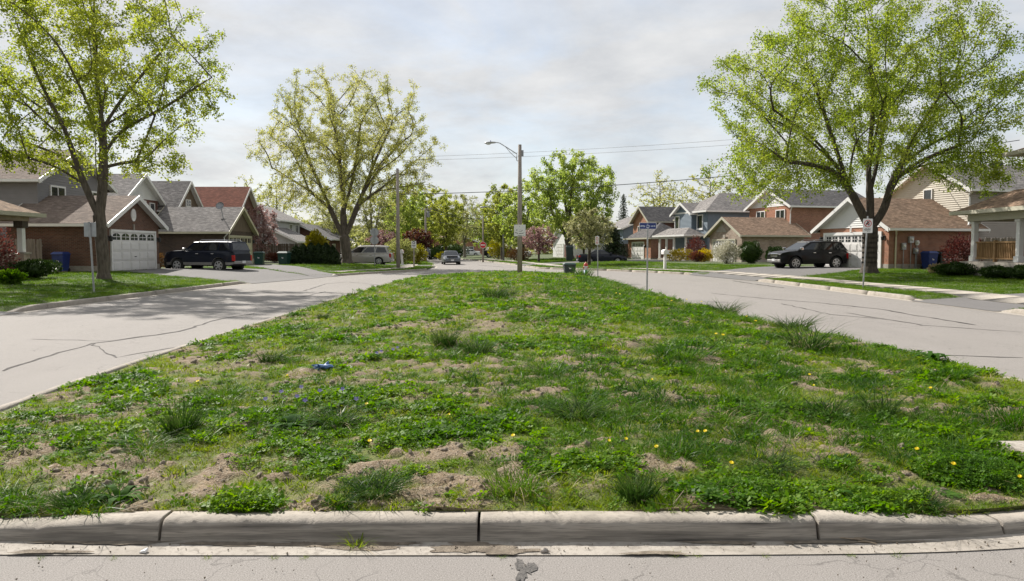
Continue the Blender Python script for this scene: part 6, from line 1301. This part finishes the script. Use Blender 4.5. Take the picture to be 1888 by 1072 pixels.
# ================================================================ grass and weeds
def blade_arrays(n, R_, h0, h1, w, droop, seed, lean=.25, seg=3):
    rng = np.random.default_rng(seed); a = rng.random(n) * 6.283; q = R_ * rng.random(n) ** .6; b = np.stack([q * np.cos(a), q * np.sin(a), np.full(n, -.008)], 1)
    az = a + rng.normal(0, .9, n); h = h0 + (h1 - h0) * rng.random(n) ** 1.2; ln = np.abs(rng.normal(lean, .22, n)); dr = droop * (.4 + rng.random(n)); V = np.zeros((n, seg + 1, 2, 3)); fw = rng.random(n) * 6.283
    for k in range(seg + 1):
        t = k / seg; out = h * (ln * t + dr * t ** 2.2); up = h * t * (1 - .55 * np.minimum(dr, 1.2) * t ** 1.6); c = b + np.stack([np.cos(az) * out, np.sin(az) * out, up], 1); ww = w * (1 - t ** 1.6) * (.7 + .6 * rng.random(n)) + .0006
        s = np.stack([np.cos(fw) * ww, np.sin(fw) * ww, np.zeros(n)], 1) * .5; V[:, k, 0] = c - s; V[:, k, 1] = c + s
    base = np.arange(n)[:, None] * (seg + 1) * 2 + np.arange(seg)[None] * 2; F = np.stack([base, base + 1, base + 3, base + 2], 2).reshape(-1, 4); return V.reshape(-1, 3), F
def clover_arrays(n, R_, h, ls, seed):
    """creeping weed: small leaves held out flat on short stalks"""
    rng = np.random.default_rng(seed); a = rng.random(n) * 6.283; q = R_ * rng.random(n) ** .55; z = h * (1 - (q / R_) ** 2 * .7) * (.35 + .65 * rng.random(n)); c = np.stack([q * np.cos(a), q * np.sin(a), z], 1)
    V = []; tilt = rng.normal(0, .42, (n, 2)); ph = rng.random(n) * 6.283; s = ls * (.6 + .8 * rng.random(n))
    for j in range(3):
        w = ph + j * 2.094; d = np.stack([np.cos(w), np.sin(w), tilt[:, 0] * np.cos(w) + tilt[:, 1] * np.sin(w)], 1) * s[:, None]; e = np.stack([-np.sin(w), np.cos(w), -tilt[:, 0] * np.sin(w) + tilt[:, 1] * np.cos(w)], 1) * s[:, None]
        V.append(np.stack([c + d * .06, c + d * .6 + e * .36 + [0, 0, .001], c + d * 1.02, c + d * .6 - e * .36], 1))
    V = np.stack(V, 1).reshape(-1, 3); return V, np.arange(len(V)).reshape(-1, 4)
def rosette_arrays(n, L, w, seed, up=.45):
    rng = np.random.default_rng(seed); V = []; F = []
    for i in range(n):
        a = 6.283 * i / n + rng.normal(0, .25); l = L * rng.uniform(.6, 1.1); tilt = rng.uniform(.25, 1.0) * up; ww = w * rng.uniform(.7, 1.1); k0 = len(V); d = np.array([math.cos(a), math.sin(a), 0]); e = np.array([-math.sin(a), math.cos(a), 0])
        for k in range(6):
            t = k / 5; p = d * l * t * (1 - .1 * t) + np.array([0, 0, l * (tilt * 2.0 * t - tilt * 1.7 * t * t) + .004]); q = ww * math.sin(math.pi * min(1, .12 + .86 * t)) ** .7 * (.8 + .3 * (k % 2)); V += [p - e * q + [0, 0, .25 * q], p + e * q + [0, 0, .25 * q]]
            if k: F.append((k0 + 2 * k - 2, k0 + 2 * k - 1, k0 + 2 * k + 1, k0 + 2 * k))
    return np.array(V), np.array(F)
def proto(name, VF, m): return bpy.data.objects.new(name, np_mesh(name, VF[0], VF[1], M[m]))   # shape that is scattered, not itself placed
def scatter(name, P, rot, scl, idx, protos, label=None):
    me = bpy.data.meshes.new(name); me.vertices.add(len(P)); me.vertices.foreach_set('co', np.asarray(P, np.float32).ravel())
    me.attributes.new('rot', 'FLOAT_VECTOR', 'POINT').data.foreach_set('vector', np.asarray(rot, np.float32).ravel()); me.attributes.new('scl', 'FLOAT', 'POINT').data.foreach_set('value', np.asarray(scl, np.float32)); me.attributes.new('idx', 'INT', 'POINT').data.foreach_set('value', np.asarray(idx, np.int32)); me.update()
    o = link(name, me); tag(o, kind='stuff'); g = bpy.data.node_groups.new(name, 'GeometryNodeTree'); g.interface.new_socket('Geometry', in_out='INPUT', socket_type='NodeSocketGeometry'); g.interface.new_socket('Geometry', in_out='OUTPUT', socket_type='NodeSocketGeometry')
    N, L = g.nodes, g.links; gi = N.new('NodeGroupInput'); go = N.new('NodeGroupOutput'); j = N.new('GeometryNodeJoinGeometry'); ip = N.new('GeometryNodeInstanceOnPoints')
    for p in protos:
        oi = N.new('GeometryNodeObjectInfo'); oi.inputs['Object'].default_value = p; oi.inputs['As Instance'].default_value = True; L.new(oi.outputs['Geometry'], j.inputs[0])
    def na(nm, ty):
        q = N.new('GeometryNodeInputNamedAttribute'); q.data_type = ty; q.inputs['Name'].default_value = nm; return q.outputs['Attribute']
    L.new(gi.outputs[0], ip.inputs['Points']); L.new(j.outputs[0], ip.inputs['Instance']); ip.inputs['Pick Instance'].default_value = True; L.new(na('idx', 'INT'), ip.inputs['Instance Index'])
    e = N.new('FunctionNodeEulerToRotation'); L.new(na('rot', 'FLOAT_VECTOR'), e.inputs[0]); L.new(e.outputs[0], ip.inputs['Rotation']); L.new(na('scl', 'FLOAT'), ip.inputs['Scale']); L.new(ip.outputs[0], go.inputs[0])
    md = o.modifiers.new('scatter', 'NODES'); md.node_group = g; return o
def median_points(n, seed, p=1.0, y1=45.8):
    rng = np.random.default_rng(seed); y0 = 4.13; u = rng.random(n)
    Y = y0 * (y1 / y0) ** u if p == 1 else (y0 ** (1 - p) + u * (y1 ** (1 - p) - y0 ** (1 - p))) ** (1 / (1 - p))
    a = np.maximum(MXL(Y) + .10, -.72 * Y - 1.2); b = np.minimum(MXR(Y) - .03, .72 * Y + 1.2); X = a + (b - a) * rng.random(n); k = ~inpoly(X, Y, PADP); return X[k], Y[k], rng
def fill(name, n, seed, accept, protos, s0, far=.5, tiltn=.12, p=1.0, zoff=0.0, smax=2.6, big=0, tall=0):
    X, Y, rng = median_points(n, seed, p); F = fields(X, Y); k = rng.random(len(X)) < accept(X, Y, *F); X, Y = X[k], Y[k]; Z = medz(X, Y) + zoff; m = len(X)
    rot = np.stack([rng.normal(0, tiltn, m), rng.normal(0, tiltn, m), rng.random(m) * 6.283], 1); scl = s0 * ((.65 + .7 * rng.random(m)) if not big else (.4 + 3.2 * rng.random(m) ** 5)) * np.minimum((np.maximum(Y, 5) / 5) ** far, smax) * (1 if big else .45 + 1.05 * fbm(X * 3.3, Y * 3.3, 87, 3)) * (1.0 if not tall else .68 + .45 * F[1][k])
    return scatter(name, np.stack([X, Y, Z], 1), rot, scl, rng.integers(0, len(protos), m), protos)

SHORT = [proto('grass_blades', blade_arrays(15, .045, .020, .052, .0056, .5, 100 + i, .45), 'g_short') for i in range(5)]
LONGP = [proto('grass_blades', blade_arrays(14, .05, .06, .14, .0062, .85, 120 + i, .35), 'g_long') for i in range(5)]
CLOVP = [proto('clover_leaves', clover_arrays(21, .075, .042, .0215, 140 + i), 'clover') for i in range(5)]
STRAWP = [proto('straw_blades', blade_arrays(8, .05, .025, .06, .0040, 1.4, 160 + i, 1.2), 'straw') for i in range(3)]
RICH = lambda X: .55 + .45 * sstep(-4, 2, X)
fill('short_grass', 56000, 201, lambda X, Y, b, l, c, s: np.clip((1 - .90 * b) * (.9 - .45 * c) * (.35 + .9 * fbm(X * 2.3, Y * 2.3, 71, 3)) * sstep(.2, .45, fbm(X * 6, Y * 6, 73, 3)), 0, 1), SHORT, 1.0, .42)
fill('long_grass', 31000, 202, lambda X, Y, b, l, c, s: np.clip((1 - b) * (l * 1.15 + .07) * (.4 + .9 * fbm(X * 1.9, Y * 1.9, 75, 3)) * RICH(X), 0, 1), LONGP, .85, .36, tall=1)
fill('clover_cover', 44000, 203, lambda X, Y, b, l, c, s: np.clip(c * (1 - .75 * b) * 1.2 + .05 * (1 - b), 0, 1) * sstep(.28, .46, fbm(X * 4.2, Y * 4.2, 77, 3)), CLOVP, 1.0, .36, .16)
fill('dead_straw', 10000, 204, lambda X, Y, b, l, c, s: np.clip(.22 + .6 * s + .35 * b, 0, 1), STRAWP, .8, .38, .3)
# clods of loose earth
CLOD = []
for i in range(4):
    m = MB().blob((0, 0, 0), (1, .8, .55), i, 2, .4); o = bpy.data.objects.new('earth_clod', m.mesh('earth_clod', M['dirt'], True)); CLOD.append(o)
fill('earth_clods', 26000, 205, lambda X, Y, b, l, c, s: np.clip(b * 1.2 - .05, 0, 1), CLOD, .0085, .5, .6, big=1)
# grit in the gutter
rng = np.random.default_rng(9); n = 420; X = rng.uniform(-3.2, 3.2, n); Y = 3.78 + .16 * rng.random(n) ** .6; Y[:120] = rng.uniform(3.40, 3.78, 120)
scatter('gutter_grit', np.stack([X, Y, np.full(n, .012)], 1), rng.random((n, 3)) * 6, .0022 + .004 * rng.random(n) ** 3, rng.integers(0, 4, n), CLOD)
# lawns on both sides
LAWN = [proto('lawn_blades', blade_arrays(26, .16, .045, .085, .0085, .5, 180 + i, .4), 'g_lawn') for i in range(4)]
pts = []
rng = np.random.default_rng(12)
for side, n in ((-1, 17000), (1, 19000)):
    Y = 14 * (95 / 14) ** rng.random(n); t = .2 + 11.5 * rng.random(n) ** 1.15; X = XL(Y) - t if side < 0 else XR(Y) + t; k = np.abs(X) < .78 * Y + 3
    for P in DPOLY: k &= ~inpoly(X, Y, P)
    if side > 0: k &= ~((t > 1.5) & (t < 2.8) & (Y < 110))
    else: k &= ~((t > 1.45) & (t < 2.65) & (Y > 47) & (Y < 71))
    X, Y = X[k], Y[k]; k = rng.random(len(X)) < .35 + fbm(X * .8, Y * .8, 81, 3); X, Y = X[k], Y[k]; pts.append(np.stack([X, Y, lawnz(X, Y)], 1))
P = np.concatenate(pts); n = len(P); scatter('lawn_grass', P, np.stack([rng.normal(0, .1, n), rng.normal(0, .1, n), rng.random(n) * 6.28], 1), (.7 + .6 * rng.random(n)) * (P[:, 1] / 22) ** .45, rng.integers(0, 4, n), LAWN)

# ---------------------------------------------------------------- tufts one can point at
def med_at(px, py):
    X, Y = at(px, py, .2)
    for _ in range(4): X, Y = at(px, py, mz(X, Y))
    X = float(np.clip(X, MXL(Y) + .12, MXR(Y) - .10))
    return X, Y, mz(X, Y)
TUFT = [np_mesh('blades', *blade_arrays(nb_, rr__, .08, hh_, .0050, dr_, 300 + i, ln_, 4), M[mm__]) for i, (nb_, rr__, hh_, dr_, ln_, mm__) in enumerate([(260, .10, .26, .75, .42, 'g_tuft'), (200, .13, .19, .55, .30, 'g_long'), (320, .085, .24, .35, .22, 'g_tuft'), (170, .14, .22, 1.0, .55, 'g_long'), (240, .12, .27, .9, .4, 'g_tuft')])]
TUFTD = [np_mesh('dead_blades', *blade_arrays(40, .10, .07, .18, .004, 1.2, 320 + i, .7, 4), M['straw']) for i in range(2)]
ROS = [np_mesh('leaves', *rosette_arrays(18, .17, .018, 340 + i, .8), M['broad']) for i in range(2)]
BROAD = [np_mesh('leaves', *rosette_arrays(16, .12, .020, 350 + i, .55), M['broad']) for i in range(2)]
def tuft(label, px, py, sc, i=0, dead=True, name='grass_tuft', parts=None, cat='grass tuft', group='tall grass tufts on the median'):
    X, Y, Z = med_at(px, py); t = thing(name, label, cat, (X, Y, Z - .01), px * .37 % 6.28, group); sc *= 1.12; t.scale = (sc * (.85 + .06 * (px % 7)), sc * (.85 + .05 * (py % 7)), sc * (.72 + .07 * ((px + py) % 8)))
    link('blades' if name == 'grass_tuft' else 'leaves', (parts or TUFT)[i % len(parts or TUFT)], t)
    if dead: link('dead_blades', TUFTD[i % 2], t)
    return t
for k, (lab, px, py, sc) in enumerate([('big spiky grass tuft on bare earth just left of front centre', 697, 912, .95), ('broad yellowish grass tuft right of front centre, dead blades at base', 945, 900, 1.15), ('silvery-edged grass tuft near the kerb right of centre', 1172, 922, .85), ('dark tall tuft alone in the lush right half, biggest there', 1343, 778, 1.25), ('wide dark tuft right of the biggest one, second in its row', 1530, 770, 1.15), ('dark spreading tuft, third in the row on the right', 1625, 765, 1.1), ('dark tuft at right frame edge above the concrete slab', 1862, 785, 1.3),
        ('upright tuft in the middle of median below the pale mounds', 820, 640, 1.45), ('bushy dark tuft right of the largest earth mound', 1265, 660, 1.9), ('pale-bladed tuft near the right median edge', 1490, 645, 1.9), ('neat round dark tuft, left one of a pair near blue litter', 498, 668, 1.0), ('neat round dark tuft, right one of a pair near blue litter', 540, 668, 1.15), ('small dark tuft high on left slope', 596, 588, 1.1), ('dark flat tuft among pale mounds near mid-top', 970, 590, 2.0), ('small dark tuft near the far end left of the lamp', 910, 550, 2.2),
        ('small dark tuft second from the lamp', 935, 546, 1.7), ('tuft on the far crest beneath the narrow sign', 1105, 510, 3.0), ('tall thin tuft with orange litter on the left', 335, 800, 1.15), ('thin dark tuft left of orange-littered tuft', 270, 830, .95), ('bright green tuft below the violets, right side', 618, 785, 1.15), ('pale wispy tuft in the centre-right grass', 1062, 770, 1.35), ('dark low tuft at the left front corner', 60, 935, .75), ('dark low tuft close to kerb left of the broad-leaved weed', 145, 935, .9), ('small dark tuft in the left clover', 420, 730, 1.0), ('tuft on right slope beside yellow flowers', 1375, 580, 2.0), ('long dark tuft at the right verge', 1465, 608, 2.0), ('low dark tuft by the right median edge', 1760, 700, 1.2), ('dense dark tuft centre of median by small earth heap', 880, 650, 1.4), ('fine tuft below the centre heaps', 1010, 690, 1.2), ('loose tuft halfway along the front right', 1420, 860, .9), ('scruffy tuft at the right front near kerb', 1700, 935, .75)]):
    tuft(lab, px, py, sc, k, k % 3 != 2)
for k, (lab, px, py, sc, pr) in enumerate([('bright broad-leaved weed close to the kerb at left', 222, 925, 1.1, ROS), ('broad-leaved weed with blue flowers, left of centre', 540, 790, 1.35, ROS), ('broad-leaved weed right of front centre among grass', 1555, 840, 1.25, BROAD), ('leafy weed at right edge of median by the road', 1718, 668, 1.9, ROS), ('dandelion leaf rosette near right front kerb', 1745, 912, 1.0, BROAD), ('leafy weed among clover near front right', 1540, 915, 1.0, BROAD), ('pale leafy weed at left front', 660, 850, .9, BROAD), ('leafy weed on far crest right of lamp pole', 1215, 545, 2.4, BROAD), ('leafy weed in grass, lower centre-right', 1170, 840, .9, BROAD), ('dark leafy weed behind the violets', 610, 755, 1.3, BROAD)]):
    tuft(lab, px, py, sc, k, False, 'leafy_weed', pr, 'weed', 'broad-leaved weeds on the median')
# mossy cushions
for lab, px, py, rx, ry, h in [('thick clover mound spilling over the kerb left of centre', 455, 938, .19, .10, .07), ('large bright clover mound by right front kerb', 1390, 912, .33, .20, .08), ('clover mound at front right corner', 1640, 925, .24, .13, .07), ('dark clover bank in front of concrete slab', 1790, 868, .40, .28, .09), ('clover mound right of front centre tuft', 1090, 858, .30, .12, .06)]:
    X, Y, Z = med_at(px, py); n = int(2400 * rx * ry / .05 + 300); V, F = clover_arrays(n, 1.0, 1.0, .05, int(px)); c = V.reshape(-1, 12, 3).mean(1, keepdims=True); loc = (V.reshape(-1, 12, 3) - c) * np.array([.30, .30, .30]); V = (c * np.array([rx, ry, h]) + loc).reshape(-1, 3)
    V[:, 2] += (medz(X + V[:, 0], Y + V[:, 1]) - Z) * .9
    t = thing('clover_mound', lab, 'clover', (X, Y, Z), 0, 'clover mounds on the median'); link('leaves', np_mesh('leaves', V, F, M['clover']), t)
# dandelions
dh = MB(); n = 22
for ringk, (r, z, w) in enumerate(((.019, .002, .0045), (.014, .007, .0042), (.008, .011, .004))):
    for k in range(n - ringk * 5): a = 2 * P_ * k / (n - ringk * 5) + ringk; c, s_ = math.cos(a), math.sin(a); dh.add([(.002 * c, .002 * s_, z - .003), (r * .7 * c - w * s_ * .5, r * .7 * s_ + w * c * .5, z), (r * c, r * s_, z + .002), (r * .7 * c + w * s_ * .5, r * .7 * s_ - w * c * .5, z)], [(0, 1, 2, 3)])
DH = dh.mesh('flower_head', M['petal'], fix=False); DS = MB().tube([(0, 0, -1), (.0, 0, 0)], .0022, 5).mesh('stem', M['g_short'])
dpos = [(828, 787), (946, 822), (682, 836), (1154, 838), (1210, 842), (1123, 832), (1300, 812), (1286, 815), (1690, 846), (1757, 878), (1880, 884), (1348, 885), (1143, 550), (1136, 549), (1238, 566), (1320, 628), (1333, 630), (1300, 562), (1335, 568), (1376, 594), (1393, 603), (1492, 706), (1500, 718), (1715, 733), (1202, 716), (676, 760), (530, 704), (365, 720), (988, 514), (420, 924), (1746, 737), (1100, 548), (1660, 676), (905, 708), (1540, 700), (1410, 600), (1255, 822), (780, 762), (1185, 865), (1610, 880), (1830, 905), (590, 838), (990, 765), (1230, 690), (740, 690)]
for px, py in dpos[:28]:
    X, Y, Z = med_at(px, py); h = .07 + .05 * ((px * 7) % 10) / 10; s_ = (.62 + .07 * (px % 6)) if py > 650 else 1.25 + .1 * (px % 5)
    t = thing('dandelion', 'yellow dandelion flower on the far slope of the median' if py < 650 else ('yellow dandelion flower in the near left half of the median' if px < 944 else 'yellow dandelion flower in the near right half of the median'), 'flower', (X, Y, Z + h * (1 if py > 650 else 1.5)), px % 6, 'dandelions on the far slope' if py < 650 else ('dandelions near left' if px < 944 else 'dandelions near right')); t.scale = (s_, s_, 1)
    t.rotation_euler = (.35, .1 * ((px % 5) - 2), 0); link('flower_head', DH, t); o = link('stem', DS, t); o.scale.z = h * 1.5
# violets, white heads, litter
vb = MB()
for k in range(5): a = 2 * P_ * k / 5; c, s_ = math.cos(a), math.sin(a); vb.add([(0, 0, 0), (.013 * c - .007 * s_, .013 * s_ + .007 * c, .004), (.021 * c, .021 * s_, .006), (.013 * c + .007 * s_, .013 * s_ - .007 * c, .004)], [(0, 1, 2, 3)])
VH = vb.mesh('flower_head', M['violet'], fix=False)
for px, py in [(490, 749), (519, 734), (548, 744), (563, 752), (556, 725), (590, 732), (632, 729), (657, 749), (695, 656), (703, 653), (725, 648), (733, 645)]:
    X, Y, Z = med_at(px, py + 14); t = thing('violet', 'small violet-blue flower above the broad-leaved weeds left of centre' if py > 700 else 'small violet-blue flower in the short grass right of the blue litter', 'flower', (X, Y, Z + .13), px % 6, 'violets above the weeds' if py > 700 else 'violets beside the litter'); t.rotation_euler = (.7, .2, 0); t.scale = (1.15,) * 3; link('flower_head', VH, t); o = link('stem', DS, t); o.scale.z = .14
X, Y, Z = med_at(592, 681); t = thing('litter', 'crumpled blue plastic scrap lying in the grass', 'litter', (X, Y, Z + .02)); MB().blob((-.05, 0, .02), (.06, .05, .035), 3, 2, .6).blob((.05, .02, .025), (.07, .05, .04), 8, 2, .6).build('scrap', M['litter'], t); 
# gutter weeds, stone, twigs
GW = np_mesh('blades', *blade_arrays(46, .045, .05, .13, .0042, .8, 401, .5, 4), M['g_short']); GS = np_mesh('blades', *blade_arrays(22, .035, .015, .045, .0035, .7, 402, .6, 3), M['g_short'])
t = thing('weed_tuft', 'spiky green weed growing from gutter against the kerb', 'weed', (at(657, 1008)[0], at(657, 1008)[1] - .005, .006)); link('blades', GW, t); link('dead_blades', np_mesh('dead_blades', *blade_arrays(24, .07, .02, .06, .0032, 1.3, 403, 1.3, 3), M['straw']), t)
for lab, px, py in [('tiny grass sprout at left end of the gutter seam', 75, 1031), ('tiny grass sprout left of pale leaf in gutter seam', 210, 1030), ('tiny grass sprout in gutter seam below the left kerb block', 382, 1030), ('pair of tiny sprouts in gutter seam left of middle', 505, 1030), ('small sprout next to that pair in gutter seam', 560, 1030), ('small sprout near the middle kerb joint', 902, 1018), ('small bright sprout right of middle joint', 925, 1028), ('larger sprout in gutter seam right of stone', 1247, 1024), ('low sprout right of the larger seam sprout', 1285, 1026), ('faint sprout midway along right gutter seam', 1410, 1026), ('spiky sprout in the right gutter seam', 1655, 1024), ('low yellow sprout near right end of gutter', 1570, 1026)]:
    x, y = at(px, py); t = thing('weed_sprout', lab, 'weed', (x, y, .004), px % 6, 'sprouts in the gutter seam'); t.scale = (1.0 if px in (1247, 1655) else .62,) * 3; link('blades', GS, t)
x, y = at(1004, 1021); tag(MB().blob((x, y, .014), (.021, .017, .014), 4, 2, .4).build('stone', M['stone'], None, True), 'small brown stone lying in the gutter near centre', 'stone')
x, y = at(265, 1021); tag(MB().hexa([(x - .02, y - .012, .010), (x + .018, y - .016, .010), (x + .02, y + .012, .012), (x - .014, y + .014, .010), (x - .018, y - .010, .014), (x + .016, y - .014, .024), (x + .018, y + .010, .03), (x - .012, y + .012, .014)]).build('paper_scrap', M['sign_white']), 'small white scrap of paper in the left gutter', 'litter')
t = thing('twig', 'dry forked twigs lying in gutter at right', 'twig', (*at(1580, 1002), .014))
for a, b in (((-.09, .02, .01), (.09, -.03, .0)), ((-.08, .025, .0), (.05, .01, .012)), ((-.02, .01, .006), (.10, -.005, .004)), ((.0, -.01, .0), (.09, -.045, .0))): MB().tube([a, tuple((p + q) / 2 + .004 for p, q in zip(a, b)), b], [.004, .0035, .002], 5).build('stick', M['twig'], t)
t = thing('twig', 'long dry stalk leaning over clover near front right', 'twig', med_at(1225, 935)); MB().tube([(-.13, .03, .03), (0, 0, .015), (.14, -.04, .02)], [.004, .004, .002], 5).tube([(.05, -.01, .02), (.13, .08, .07)], [.003, .002], 5).build('stick', M['twig'], t)
